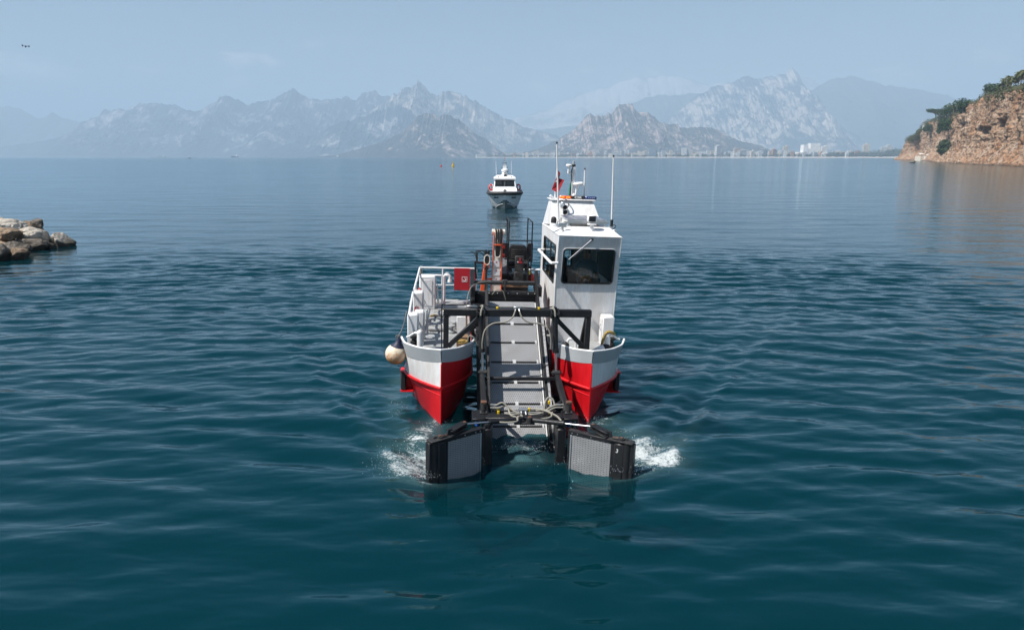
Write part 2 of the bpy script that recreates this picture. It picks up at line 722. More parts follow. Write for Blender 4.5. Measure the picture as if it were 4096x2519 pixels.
# ------------------------------------------------------------------ the sea
def axis_grid(a, b, step, grow, lim):
    c = list(np.arange(a, b + 1e-6, step))
    d = step
    x = b
    up = []
    while x < lim[1]:
        d *= grow
        x += d
        up.append(x)
    d = step
    x = a
    dn = []
    while x > lim[0]:
        d *= grow
        x -= d
        dn.append(x)
    return np.array(dn[::-1] + c + up)


def build_sea():
    xs = np.clip(axis_grid(-17.0, 17.0, 0.10, 1.026, (-30000, 30000)), -30000, 30000)
    ys = np.clip(axis_grid(6.0, 32.0, 0.055, 1.022, (-2000, 31000)), -2000, 31000)
    X, Y = np.meshgrid(xs, ys, indexing='ij')
    dx = np.gradient(xs)[:, None] + 0 * X
    dy = np.gradient(ys)[None, :] + 0 * X
    sp = np.maximum(dx, dy)
    rng = np.random.default_rng(5)
    # irregular wind ripples: many crossing sine trains, bent by slow noise so that crests are short
    wx = X + 0.9 * fbm(X * 0.10, Y * 0.10, None, 2, seed=31)
    wy = Y + 0.9 * fbm(X * 0.10, Y * 0.10, None, 2, seed=47)
    gust = 0.75 + 0.45 * fbm(X * 0.045, Y * 0.045, None, 3, seed=77)
    near = sp < 3.0
    Z = np.zeros_like(X)
    def train(lam, th, amp, ph):
        need = lam / 3.6
        i = np.nonzero(dx[:, 0] < need)[0]
        j = np.nonzero(dy[0, :] < need)[0]
        if len(i) < 2 or len(j) < 2:
            return
        si, sj = slice(i[0], i[-1] + 1), slice(j[0], j[-1] + 1)
        q = 2 * pi / lam * (wx[si, sj] * cos(th) + wy[si, sj] * sin(th)) + ph
        fade = np.clip((lam / sp[si, sj] - 3.6) / 3.0, 0, 1)
        Z[si, sj] += amp * fade * gust[si, sj] * (np.sin(q) + 0.25 * np.cos(2 * q))
    for k in range(30):                               # short ripples that carry most of the texture
        lam = 0.42 * (1.5 / 0.42) ** rng.random()
        th = (-2.0, -1.22, -1.62)[k % 3] + rng.normal(0, 0.26)
        train(lam, th, 0.0100 * lam ** 0.9 * rng.uniform(0.5, 1.2), rng.uniform(0, 2 * pi))
    for k in range(18):                               # longer chop under them
        lam = 1.6 * (7.0 / 1.6) ** rng.random()
        th = (-1.95, -1.3)[k % 2] + rng.normal(0, 0.35)
        train(lam, th, 0.0017 * lam * rng.uniform(0.5, 1.2), rng.uniform(0, 2 * pi))
    # boat frame
    Mi = (Matrix.Translation(BOAT_LOC) @ Matrix.Rotation(BOAT_YAW, 4, 'Z')).inverted()
    bx = Mi[0][0] * X + Mi[0][1] * Y + Mi[0][3]
    by = Mi[1][0] * X + Mi[1][1] * Y + Mi[1][3]
    n1 = fbm(bx * 1.6, by * 1.6, None, 4, seed=3)
    n2 = fbm(bx * 5.0, by * 5.0, None, 3, seed=8)
    # the V of waves that spreads from the gates, crest after crest inside each arm
    ax = np.abs(bx)
    run = np.maximum(by + 2.3, 0)
    fan = np.where(bx > 0, 2.25 + 0.70 * run, 1.95 + 0.46 * run)
    slope_n = np.where(bx > 0, 0.82, 0.90)
    sdist = (fan - ax) * slope_n + 0.35 * n1
    lamv = 0.75 + 0.02 * run
    inside = np.where(sdist > 0, np.exp(-sdist / (1.1 + 0.10 * run)), np.exp(-(sdist / 0.22) ** 2))
    reach = np.clip((by + 2.3) / 0.8, 0, 1) * np.exp(-np.maximum(by - 1, 0) / 10.0)
    Z += 0.055 * np.cos(2 * pi * sdist / lamv) * inside * reach * (0.8 + 0.9 * n1) * (sp < 0.35)
    # churned water beside the hulls and ahead of the gates
    side = np.exp(-np.maximum(0, np.maximum(ax - 2.2, 0)) / 0.8) * (by > -2.2) * np.exp(-np.maximum(by - 6, 0) / 9)
    Z += side * (0.045 * n1 + 0.022 * n2)
    # water heaped in front of the gates, and drawn down between them
    for s in (-1, 1):
        Z += 0.03 * np.exp(-(((bx - s * 1.95) / 0.55) ** 2 + ((by + 2.0) / 0.5) ** 2)) * (1 + n1)
    # drawn down in front of the gates and between them
    Z -= 0.21 * np.exp(-(np.abs(bx - 0.05) / 1.95) ** 6) * np.exp(-(np.abs(by + 1.75) / 1.05) ** 3)
    inner = np.exp(-((bx - 0.05) / 0.6) ** 4) * np.exp(-((by + 1.15) / 0.6) ** 2)
    Z += inner * (0.05 + 0.05 * n2)
    # wake behind
    Z += 0.05 * n1 * np.exp(-(bx / 3.2) ** 2) * (by > 5.5) * np.exp(-np.maximum(by - 6, 0) / 14)
    # foam mask
    foam = np.zeros_like(X)
    def blob(cx, cy, rx, ry, a, rot=0.0):
        u = (bx - cx) * cos(rot) + (by - cy) * sin(rot)
        v = -(bx - cx) * sin(rot) + (by - cy) * cos(rot)
        return a * np.exp(-((u / rx) ** 2 + (v / ry) ** 2))
    for s in (-1, 1):
        k = 1.0 if s > 0 else 0.82
        foam += blob(s * 2.20 * k, -1.90, 0.55, 0.42, 1.0, -0.5 * s)
        foam += blob(s * 2.45 * k, -1.45, 0.50, 0.55, 0.80, -0.5 * s)
        foam += blob(s * 2.25 * k, -0.9, 0.55, 0.55, 0.62, -0.3 * s)
        foam += blob(s * 1.9, -0.35, 0.45, 0.5, 0.55, 0)
        foam += blob(s * 1.62, 0.05, 0.36, 0.34, 0.66, 0.5 * s)
        foam += blob(s * 1.72, -2.36, 0.30, 0.09, 0.7, 0)
        foam += 0.55 * np.exp(-((ax - fan) / 0.16) ** 2) * np.clip((by + 2.3) / 0.4, 0, 1) * np.exp(-np.maximum(by + 1.3, 0) / 0.7) * (np.sign(bx) == s)
    foam += blob(-2.55, 2.6, 0.28, 1.3, 0.62) + blob(-2.45, 0.9, 0.22, 0.8, 0.36)
    foam += blob(2.5, 2.2, 0.22, 1.4, 0.4)
    foam += blob(0.05, -0.85, 0.60, 0.36, 0.80) + blob(0.05, -1.42, 0.6, 0.2, 0.5)
    foam += blob(1.1, -1.85, 0.35, 0.10, 0.5, -0.66) + blob(-1.0, -1.7, 0.14, 0.08, 0.35)
    foam += blob(0.0, 8.2, 1.6, 2.6, 0.42)
    foam = np.clip(foam, 0, 1)
    return np_mesh('sea', np.stack([X.ravel(), Y.ravel(), Z.ravel()], 1), grid_faces(*X.shape), sea_material(), attrs={'foam': foam.ravel()})


def sea_material():
    m = NT('sea_water')
    geo = m.n('ShaderNodeNewGeometry')
    pos = geo.outputs['Position']
    def mp(scale, rotz, vec=None):
        nd = m.n('ShaderNodeMapping')
        nd.inputs['Scale'].default_value = scale
        nd.inputs['Rotation'].default_value = (0, 0, rotz)
        m.l(vec or pos, nd.inputs['Vector'])
        return nd.outputs['Vector']
    patch = m.ramp(m.noise(mp((0.012, 0.055, 1), 0.02), 1.0, 5, 0.6), [(0.34, 0.72), (0.62, 1.0)])
    # slopes of the ripples by plain differences over 4 cm, so that they keep their strength at any distance
    STEP = 0.04
    def height(off):
        ad = m.n('ShaderNodeVectorMath', operation='ADD')
        m.l(pos, ad.inputs[0])
        ad.inputs[1].default_value = off
        v = ad.outputs[0]
        h = m.math('MULTIPLY', m.noise(mp((1.25, 3.3, 1), 0.20, v), 1.0, 2, 0.5, 0.3), 0.029)
        h = m.math('ADD', h, m.math('MULTIPLY', m.noise(mp((1.9, 4.9, 1), -0.30, v), 1.0, 1.5, 0.5), 0.013))
        h = m.math('ADD', h, m.math('MULTIPLY', m.noise(mp((0.40, 1.1, 1), -0.12, v), 1.0, 2, 0.5, 0.3), 0.050))
        return m.math('ADD', h, m.math('MULTIPLY', m.noise(mp((0.10, 0.30, 1), 0.10, v), 1.0, 1, 0.5), 0.22))
    h0, hx, hy = height((0, 0, 0)), height((STEP, 0, 0)), height((0, STEP, 0))
    sx = m.math('MULTIPLY', m.math('MULTIPLY', m.math('SUBTRACT', h0, hx), 1 / STEP), patch)
    sy = m.math('MULTIPLY', m.math('MULTIPLY', m.math('SUBTRACT', h0, hy), 1 / STEP), patch)
    cb = m.n('ShaderNodeCombineXYZ')
    m.l(sx, cb.inputs[0])
    m.l(sy, cb.inputs[1])
    av = m.n('ShaderNodeVectorMath', operation='ADD')
    m.l(geo.outputs['Normal'], av.inputs[0])
    m.l(cb.outputs[0], av.inputs[1])
    nv = m.n('ShaderNodeVectorMath', operation='NORMALIZE')
    m.l(av.outputs[0], nv.inputs[0])
    nrm = nv.outputs[0]
    att = m.n('ShaderNodeAttribute', attribute_name='foam')
    mask = att.outputs['Fac']
    big = m.noise(mp((1.5, 2.0, 1.5), 0.4), 1.0, 3, 0.6, 0.6)
    fil = m.noise(mp((4.6, 6.2, 4.6), -0.3), 1.0, 5, 0.65, 1.4)
    fil = m.math('SUBTRACT', 1.0, m.math('ABSOLUTE', m.math('SUBTRACT', m.math('MULTIPLY', fil, 4.0), 2.0)))
    spk = m.noise(mp((26, 30, 26), 0.0), 1.0, 3, 0.65)
    lace = m.math('ADD', m.math('MULTIPLY', big, 0.62), m.math('MULTIPLY', fil, 0.16))
    lace = m.math('ADD', lace, m.math('MULTIPLY', spk, 0.36))
    thr = m.math('SUBTRACT', 0.90, m.math('MULTIPLY', mask, 0.335))
    fo = m.math('MULTIPLY', m.math('SUBTRACT', lace, thr), 7.0, clamp=True)
    fo = m.math('MULTIPLY', fo, m.math('GREATER_THAN', mask, 0.02))
    dif = m.n('ShaderNodeBsdfDiffuse')
    air = m.math('MULTIPLY', m.math('MULTIPLY', mask, big), 0.8)           # water whitened by bubbles
    m.l(m.mix(air, (0.0012, 0.031, 0.043), (0.20, 0.36, 0.38)), dif.inputs['Color'])
    m.l(nrm, dif.inputs['Normal'])
    tra = m.n('ShaderNodeBsdfTransparent')
    tra.inputs['Color'].default_value = (0.42, 0.72, 0.74, 1)
    body = m.n('ShaderNodeMixShader')
    body.inputs[0].default_value = 0.52
    m.l(dif.outputs[0], body.inputs[1])
    m.l(tra.outputs[0], body.inputs[2])
    gl = m.n('ShaderNodeBsdfGlossy')
    gl.inputs['Roughness'].default_value = 0.075
    m.l(nrm, gl.inputs['Normal'])
    fr = m.n('ShaderNodeFresnel')
    fr.inputs['IOR'].default_value = 1.333
    m.l(nrm, fr.inputs['Normal'])
    # reflections seen straight down take on the water's own tint, at grazing angles they stay neutral
    m.l(m.mix(m.math('MULTIPLY', m.math('SUBTRACT', fr.outputs[0], 0.02), 3.2, clamp=True), (0.38, 0.84, 1.0), (0.86, 0.95, 1.0)), gl.inputs['Color'])
    wat = m.n('ShaderNodeMixShader')
    m.l(fr.outputs[0], wat.inputs[0])
    m.l(body.outputs[0], wat.inputs[1])
    m.l(gl.outputs[0], wat.inputs[2])
    fd = m.n('ShaderNodeBsdfDiffuse')
    fd.inputs['Color'].default_value = (0.52, 0.56, 0.57, 1)
    fin = m.n('ShaderNodeMixShader')
    m.l(fo, fin.inputs[0])
    m.l(wat.outputs[0], fin.inputs[1])
    m.l(fd.outputs[0], fin.inputs[2])
    m.l(fin.outputs[0], m.out.inputs['Surface'])
    return m.mat


tag(build_sea(), None, None, None, 'structure')

dm = NT('deep_water')
dv = dm.coord('Object')
dm.principled(dm.mix(dm.noise(dv, 0.05, 3), (0.0012, 0.045, 0.057), (0.0016, 0.056, 0.067)), 1.0, 0, None, 0.0)
deep = MB()
deep.add([(-30000, -2000, -1.7), (30000, -2000, -1.7), (30000, 31000, -1.7), (-30000, 31000, -1.7)], [(0, 1, 2, 3)])
tag(deep.build('deep_water', dm.mat, None, 0, False), kind='structure')

# the air: a closed box of even haze round everything
hm = NT('haze_air')
hv = hm.n('ShaderNodeVolumePrincipled')
hv.inputs['Color'].default_value = (0.54, 0.705, 0.885, 1)
hv.inputs['Density'].default_value = HAZE
hv.inputs['Anisotropy'].default_value = 0.0
hm.l(hv.outputs['Volume'], hm.out.inputs['Volume'])
hz = MB()
hz.bb((-31000, -3000, -6.0), (31000, 32000, 2120))
tag(hz.build('haze', hm.mat, None, 0), kind='stuff')

# ------------------------------------------------------------------ survey: bearing/elevation of a far point -> place at depth Y
def at(px, py, Y):
    """px, py: bearing and elevation read off the photograph (4096 px wide); Y: metres ahead."""
    t = (1259.5 - py) / 2731.0
    k = Y / (cos(PITCH) + t * sin(PITCH))
    return Vector(((px - 2048.0) / 2731.0 * k, Y, CAM_H + k * (t * cos(PITCH) - sin(PITCH))))


# ------------------------------------------------------------------ mountains
def mountain_material(name, rock, scrub, amount, scale):
    m = NT(name)
    v = m.coord('Object')
    a = m.noise(v, 0.0016 * scale, 8, 0.62, 0.6)
    mp = m.n('ShaderNodeMapping')
    mp.inputs['Scale'].default_value = (1, 1, 0.32)
    m.l(v, mp.inputs['Vector'])
    b = m.noise(mp.outputs[0], 0.006 * scale, 8, 0.7, 0.3)
    g = m.n('ShaderNodeNewGeometry')
    sp = m.n('ShaderNodeSeparateXYZ')
    m.l(g.outputs['Normal'], sp.inputs[0])
    steep = m.math('SUBTRACT', 1.0, m.math('ABSOLUTE', sp.outputs[2]))
    f = m.math('ADD', m.math('MULTIPLY', a, 0.55), m.math('MULTIPLY', b, 0.45))
    f = m.math('ADD', f, m.math('MULTIPLY', steep, 0.30))
    f = m.ramp(f, [(0.74 - amount * 0.26, 0.0), (0.84 - amount * 0.26, 1.0)])
    speck = m.ramp(m.noise(v, 0.03 * scale, 3, 0.6), [(0.40, 0.0), (0.60, 1.0)])
    rc = m.mix(b, [c * 0.72 for c in rock], [min(1, c * 1.2) for c in rock])
    rc = m.mix(m.math('MULTIPLY', speck, 0.55), rc, scrub)
    c = m.mix(f, m.mix(a, [q * 0.8 for q in scrub], [q * 1.3 for q in scrub]), rc)
    m.principled(c, 0.95, 0.0, m.bump(b, 0.5, 30.0), 0.1)
    return m.mat


def ridge(name, pts, D, mat, seed, base=628.0, spread=1.7, rough=0.16, cell=900.0, nu=420, nv=64, jag=0.0):
    """pts: skyline as (bearing px, elevation px); the ridge stands D metres off and falls to the plain on both sides."""
    px = np.array([p[0] for p in pts], float)
    py = np.array([p[1] for p in pts], float)
    u = np.linspace(px[0], px[-1], nu)
    q = np.interp(u, px, py)
    t = (1259.5 - q) / 2731.0
    k = D / (cos(PITCH) + t * sin(PITCH))
    h = np.maximum(CAM_H + k * (t * cos(PITCH) - sin(PITCH)), 2.0)
    X0 = (u - 2048.0) / 2731.0 * k
    dxm = D / 2731.0 * (u[1] - u[0])
    # small-scale skyline roughness
    h = h * (1 + 0.035 * fbm(X0 / (cell * 0.11), X0 * 0 + seed, None, 4, seed=seed)) 
    h = h * (1 + jag * (ridged(X0 / (cell * 0.16), X0 * 0 + seed * 2, None, 5, 0.62, seed=seed + 2) - 0.25))
    hs = np.maximum(h, 40)
    W = np.convolve(np.pad(hs, 20, mode='edge'), np.ones(41) / 41, 'valid') * spread + 200
    v = np.concatenate([np.linspace(0, 1, nv), np.linspace(1, 1.8, nv // 3)[1:]])
    V, Hh = np.meshgrid(v, h, indexing='xy')
    XX = np.repeat(X0[:, None], len(v), 1)
    YY = D - W[:, None] * (1 - V)
    f_lin = np.where(V <= 1, V, 2 - V)
    r = ridged(XX / cell + 0.4 * fbm(XX / cell, YY / cell, None, 2, seed=seed + 9), YY / (cell * 1.35), None, 6, 0.55, seed=seed)
    r2 = ridged(XX / (cell * 0.26), YY / (cell * 0.36), Hh * f_lin / (cell * 0.4), 5, 0.6, seed=seed + 5)
    f = np.where(V <= 1, V, np.maximum(0, 1 - (V - 1) * 1.25))
    prof = 0.42 * f + 0.58 * f ** 1.9
    env = 4 * f * (1 - f)
    Zz = Hh * (prof + env * rough * (r - 0.1) + env * rough * 0.75 * (r2 - 0.1))
    Zz = np.clip(Zz, None, Hh * (0.985 * prof + 0.015 + 0.0 * f) + Hh * env * 0.30)
    sight = (Hh - CAM_H) * (D - W[:, None] * (1 - V)) / D + CAM_H
    Zz = np.where(V < 0.999, np.minimum(Zz, 0.985 * sight), Zz)
    Zz = np.where((V > 0.999) & (V < 1.001), Hh, Zz)
    Zz[:, 0] = -1.0
    Zz[:, -1] = -1.0
    YY = YY + env * (r2 - 0.2) * W[:, None] * 0.10
    o = np_mesh(name, np.stack([XX.ravel(), YY.ravel(), Zz.ravel()], 1), grid_faces(*XX.shape), mat)
    tag(o, kind='structure')
    return o


def seg(pts, ox, oy, sx, sy=None):
    return [(ox + x * sx, oy + y * (sy or sx)) for x, y in pts]


def build_mountains():
    pale = (0.58, 0.50, 0.44)
    mt_far = mountain_material('bare_far_mountain_rock', (0.52, 0.48, 0.46), (0.16, 0.17, 0.14), 0.95, 0.6)
    mt_left = mountain_material('scrub_covered_mountain', (0.50, 0.46, 0.45), (0.022, 0.04, 0.055), 0.58, 1.2)
    mt_mid = mountain_material('rocky_mountain', pale, (0.04, 0.058, 0.068), 0.70, 1.8)
    mt_near = mountain_material('dry_rocky_hill', (0.52, 0.40, 0.36), (0.045, 0.048, 0.05), 0.70, 3.0)
    mt_hump = mountain_material('dark_wooded_hill', (0.60, 0.48, 0.44), (0.028, 0.035, 0.04), 0.62, 2.4)
    mt_dark = mountain_material('wooded_ridge', (0.30, 0.28, 0.25), (0.06, 0.075, 0.06), 0.15, 1.0)
    # far pale range behind everything
    ridge('mountain_range', seg([(-300, 420), (0, 340), (80, 290), (180, 250), (300, 215), (400, 190), (500, 150), (560, 132), (650, 145), (740, 118), (840, 124), (950, 160), (1050, 185), (1120, 172), (1250, 190), (1500, 160), (1680, 125), (1800, 190), (2000, 260), (2459, 330)], 2200, 230, .61), 18500, mt_far, 3, rough=0.10, cell=1600)
    ridge('mountain_range', seg([(-700, 300), (-300, 250), (0, 230), (60, 222), (130, 235), (200, 270), (260, 303), (300, 300), (330, 288), (350, 275), (375, 266), (400, 282), (430, 302), (520, 315), (640, 380), (800, 480)], 0, 300, .5693), 16500, mt_dark, 4, rough=0.10, cell=1500)
    # long left range
    left = seg([(-500, 560), (-100, 520), (200, 480), (420, 440), (500, 400), (530, 365), (560, 340), (640, 308), (705, 285), (716, 262), (740, 248), (800, 245), (890, 240), (920, 222), (980, 209), (1070, 198), (1150, 202), (1230, 208), (1270, 228), (1310, 245), (1370, 255), (1420, 240), (1500, 185), (1540, 160), (1585, 142), (1620, 160), (1660, 180), (1740, 205), (1800, 195), (1860, 175), (1950, 160), (1980, 130), (2030, 107), (2070, 105), (2110, 125), (2170, 165), (2240, 175), (2340, 178), (2400, 160), (2430, 142), (2459, 162)], 0, 300, .5693)
    left += seg([(350, 345), (400, 345), (430, 310), (500, 290), (530, 288), (570, 325), (640, 332), (680, 360), (760, 400), (900, 470), (1100, 560), (1300, 640)], 1200, 200, .5693)
    ridge('mountain_range', left, 12500, mt_left, 11, rough=0.18, cell=900, nu=1000, nv=80, jag=0.035)
    peak = seg([(300, 560), (420, 470), (560, 400), (610, 350), (640, 332), (680, 305), (720, 275), (750, 256), (800, 239), (830, 235), (880, 265), (930, 300), (980, 312), (1005, 295), (1030, 282), (1080, 300), (1130, 320), (1190, 350), (1240, 352), (1270, 380), (1300, 410), (1370, 440), (1430, 475), (1540, 525), (1640, 560), (1800, 600), (1950, 660), (2050, 720)], 1200, 200, .5693)
    ridge('mountain_peak', peak, 11200, mt_mid, 21, rough=0.22, cell=800, nu=700, nv=90, jag=0.06)
    ridge('foothill', seg([(-200, 700), (100, 600), (250, 520), (450, 470), (550, 430), (650, 400), (685, 394), (710, 393), (770, 420), (810, 465), (850, 520), (950, 600), (1100, 700)], 1200, 200, .5693), 10200, mt_left, 31, rough=0.20, cell=600, nu=500, jag=0.05)
    ridge('foothill', seg([(100, 752), (250, 740), (400, 700), (560, 650), (620, 625), (700, 590), (760, 535), (800, 500), (830, 470), (870, 445), (900, 440), (960, 460), (1010, 450), (1060, 460), (1130, 500), (1200, 560), (1260, 605), (1310, 630), (1380, 690), (1450, 735), (1520, 752)], 1200, 200, .5693), 7600, mt_hump, 41, rough=0.20, cell=480, nu=600, nv=90, jag=0.05)
    # right: dark mid ridge, big massif, shoulder, near rocky hill
    ridge('mountain_range', seg([(-200, 480), (0, 470), (200, 440), (400, 370), (560, 290), (630, 260), (790, 246), (960, 238), (1040, 240), (1200, 300), (1400, 400)], 2200, 230, .61), 15500, mt_dark, 51, rough=0.12, cell=1200)
    ridge('mountain_range', seg([(1500, 300), (1640, 240), (1700, 215), (1760, 195), (1830, 155), (1900, 135), (1950, 124), (1990, 128), (2050, 140), (2120, 165), (2200, 185), (2300, 195), (2400, 206), (2459, 215), (2600, 250), (2750, 290), (2950, 380), (3100, 480)], 2200, 230, .61), 14500, mt_dark, 61, rough=0.14, cell=1200)
    ridge('mountain_peak', seg([(560, 620), (700, 500), (800, 400), (850, 350), (900, 308), (970, 240), (1060, 205), (1150, 175), (1200, 155), (1260, 130), (1330, 129), (1390, 136), (1430, 124), (1460, 117), (1500, 122), (1540, 102), (1590, 86), (1620, 95), (1636, 118), (1655, 168), (1700, 225), (1760, 300), (1850, 400), (1950, 480), (2150, 560), (2400, 610)], 2200, 230, .61), 12800, mt_mid, 71, rough=0.24, cell=850, nu=800, nv=90, jag=0.02)
    ridge('rocky_hill', seg([(-250, 640), (-80, 600), (50, 540), (150, 480), (210, 420), (230, 385), (260, 374), (300, 370), (330, 390), (400, 360), (460, 315), (485, 302), (500, 297), (540, 310), (575, 355), (610, 370), (640, 362), (680, 390), (720, 430), (780, 430), (830, 435), (870, 465), (950, 455), (1000, 455), (1060, 462), (1130, 490), (1200, 530), (1240, 550), (1300, 560), (1370, 575), (1430, 600), (1500, 640)], 2200, 230, .61), 7400, mt_near, 81, rough=0.22, cell=380, nu=900, nv=90, jag=0.06)


build_mountains()


# ------------------------------------------------------------------ coast plain, beach, shore wood
def coast(px):
    """depth of the waterline at a bearing"""
    return float(np.interp(px, [600, 1300, 2000, 2600, 3100, 3650, 4300], [7200, 6200, 5200, 4700, 4200, 3700, 3500]))


def build_coast():
    pxs = np.linspace(1900, 4400, 90)
    rows = []
    for d, z in ((0, -1.0), (8, 0.6), (60, 3.0), (75, 4.0), (2600, 9.0)):
        rows.append([Vector(((p - 2048) / 2731 * cos(PITCH) * (coast(p) + d), coast(p) + d, z)) for p in pxs])
    b = MB()
    b.grid(rows[:4])
    m = NT('pale_beach_sand')
    v = m.coord('Object')
    m.principled(m.mix(m.noise(v, 0.02, 5, 0.6), (0.34, 0.30, 0.26), (0.50, 0.46, 0.41)), 0.9)
    tag(b.build('beach', m.mat, None, 0), kind='structure')
    g = MB()
    g.grid(rows[3:])
    m = NT('coastal_plain')
    v = m.coord('Object')
    m.principled(m.mix(m.noise(v, 0.004, 6, 0.6), (0.06, 0.075, 0.05), (0.16, 0.15, 0.12)), 0.95)
    tag(g.build('coastal_plain', m.mat, None, 0), kind='structure')


def leaf_material(name, dark, light, scale=0.6):
    m = NT(name)
    v = m.coord('Object')
    oi = m.n('ShaderNodeObjectInfo')
    a = m.noise(v, scale, 3, 0.6)
    c = m.mix(m.ramp(a, [(0.35, 0.0), (0.68, 1.0)]), dark, light)
    p = m.principled(c, 0.65, 0.0, None, 0.25)
    return m.mat


M['leaf_far'] = leaf_material('shore_tree_leaves', (0.028, 0.045, 0.028), (0.06, 0.075, 0.042), 0.02)
M['leaf_dark'] = leaf_material('dark_evergreen_leaves', (0.016, 0.036, 0.014), (0.040, 0.075, 0.022), 0.5)
M['leaf_olive'] = leaf_material('olive_scrub_leaves', (0.045, 0.055, 0.022), (0.10, 0.10, 0.04), 0.5)
M['leaf_grey'] = leaf_material('grey_green_leaves', (0.07, 0.085, 0.06), (0.15, 0.17, 0.12), 0.5)
M['frond'] = leaf_material('palm_fronds', (0.045, 0.065, 0.02), (0.15, 0.14, 0.045), 0.8)
M['bark'] = flat('brown_bark', (0.09, 0.065, 0.045), 0.9)


def leaf_cloud(centers, radii, n, size, rng, flat_k=0.8):
    """random leaf-sized quads filling ellipsoid clumps"""
    k = len(centers)
    w = np.array([r[0] * r[1] * r[2] for r in radii]) ** 0.66
    pick = rng.choice(k, n, p=w / w.sum())
    d = rng.normal(size=(n, 3))
    d /= np.linalg.norm(d, axis=1)[:, None]
    rad = rng.random(n) ** 0.33
    rad = 0.55 + 0.45 * rad
    C = np.array(centers)[pick] + d * np.array(radii)[pick] * rad[:, None]
    N = d + rng.normal(0, 0.5, (n, 3)) + np.array([0, 0, 0.3])
    N /= np.linalg.norm(N, axis=1)[:, None]
    A = np.cross(N, rng.normal(size=(n, 3)))
    A /= np.linalg.norm(A, axis=1)[:, None]
    B = np.cross(N, A)
    s = size * rng.uniform(0.6, 1.35, n)[:, None]
    V = np.stack([C + A * s, C + B * s * flat_k, C - A * s, C - B * s * flat_k], 1).reshape(-1, 3)
    F = np.arange(4 * n).reshape(-1, 4)
    return V, F


def build_shore_wood():
    rng = np.random.default_rng(21)
    cs, rs = [], []
    for i in range(1500):
        p = rng.uniform(2240, 3700) if rng.random() < 0.82 else rng.uniform(1950, 2400)
        t = np.interp(p, [1950, 2300, 2800, 3150, 3450, 3620, 3700], [5, 7, 10, 13, 22, 36, 52])
        back = rng.uniform(0, 1) ** 1.3
        Y = coast(p) + 80 + back * 420
        r = rng.uniform(5, 9) * (1 + 0.02 * t)
        z = 4 + back * t + rng.uniform(0.4, 0.9) * r
        cs.append(((p - 2048) / 2731 * cos(PITCH) * Y, Y, z))
        rs.append((r * 1.25, r * 1.1, r))
    V, F = leaf_cloud(cs, rs, 42000, 2.6, rng)
    tag(np_mesh('shore_wood', V, F, M['leaf_far'], None, False), kind='stuff')


build_coast()
build_shore_wood()


# ------------------------------------------------------------------ far town
WALLS = {
    'white': (0.84, 0.83, 0.81), 'cream': (0.72, 0.64, 0.53), 'pale grey': (0.60, 0.60, 0.60),
    'grey': (0.27, 0.28, 0.30), 'terracotta': (0.50, 0.28, 0.18), 'blue grey': (0.22, 0.28, 0.34),
}
WALLM = {k: flat(k.replace(' ', '_') + '_render_wall', c, 0.8) for k, c in WALLS.items()}
GLASSM = flat('dark_window_bands', (0.06, 0.075, 0.09), 0.25)


def block(name, px, py_top, wpx, Y, colour, base=5.0, depth=None, steps=None, floors=True, cap=None):
    """an apartment or hotel block with recessed storeys; steps = [(from, to, height share)] across its width"""
    c = at(px, 628, Y)
    k = Y / 2731.0
    W = wpx * k
    top = at(px, py_top, Y).z
    H = top - base
    dpt = depth or max(10.0, W * 0.55)
    root = empty(name, (c.x, Y, base), (0, 0, random.uniform(-0.25, 0.35)))
    body, win = MB(), MB()
    for a, b, s in (steps or [(0, 1, 1)]):
        x0, x1 = (a - 0.5) * W, (b - 0.5) * W
        h = H * s
        n = max(2, int(round(h / 3.3)))
        if not floors:
            body.bb((x0, 0, -4), (x1, dpt, h))
            for i in range(1, n):
                for j in range(max(1, int((x1 - x0) / 7))):
                    if random.random() < 0.45:
                        x = x0 + 3 + 7 * j
                        win.bb((x, -0.12, h * i / n), (x + 2.6, -0.02, h * i / n + 1.6))
            continue
        fh = h / n
        body.bb((x0 + 0.5, 0.5, -4), (x1 - 0.5, dpt - 0.5, h - 0.3))
        for i in range(n + 1):
            z = i * fh
            body.bb((x0, 0, z - 0.95), (x1, dpt, z + 1.0))
        nx = max(2, int((x1 - x0) / 5.0))
        for j in range(nx + 1):
            x = x0 + 0.03 + (x1 - x0 - 0.06) * j / nx
            body.bb((x - 0.45, 0.04, 0), (x + 0.45, 0.9, h))
        win.bb((x0 + 0.9, 0.42, 0.2), (x1 - 0.9, 0.47, h - 0.5))
        win.bb((x0 + 0.42, 0.9, 0.2), (x0 + 0.47, dpt - 0.9, h - 0.5))
        body.bb((x0 + (x1 - x0) * 0.3, dpt * 0.3, h), (x0 + (x1 - x0) * 0.55, dpt * 0.7, h + 3.0))
    body.build('wall', WALLM[colour], root, 0)
    if win.v:
        wb = win.build('window_band', GLASSM, root, 0)
        if not floors:
            wb['kind'] = 'stuff'
    if cap:
        cp = MB()
        cp.bb((-W * 0.5 - 0.8, -0.8, H + 0.76), (W * 0.5 + 0.8, dpt + 0.8, H + 2.6))
        cp.build('roof', WALLM[cap], root, 0)
    return root


ORD = ['leftmost', 'second', 'third', 'fourth', 'fifth', 'sixth', 'seventh', 'eighth', 'ninth', 'tenth', 'eleventh', 'twelfth', 'thirteenth', 'fourteenth', 'fifteenth', 'sixteenth']
CARD = ['', 'one', 'two', 'three', 'four', 'five', 'six', 'seven', 'eight', 'nine', 'ten', 'eleven', 'twelve', 'thirteen', 'fourteen', 'fifteen', 'sixteen']


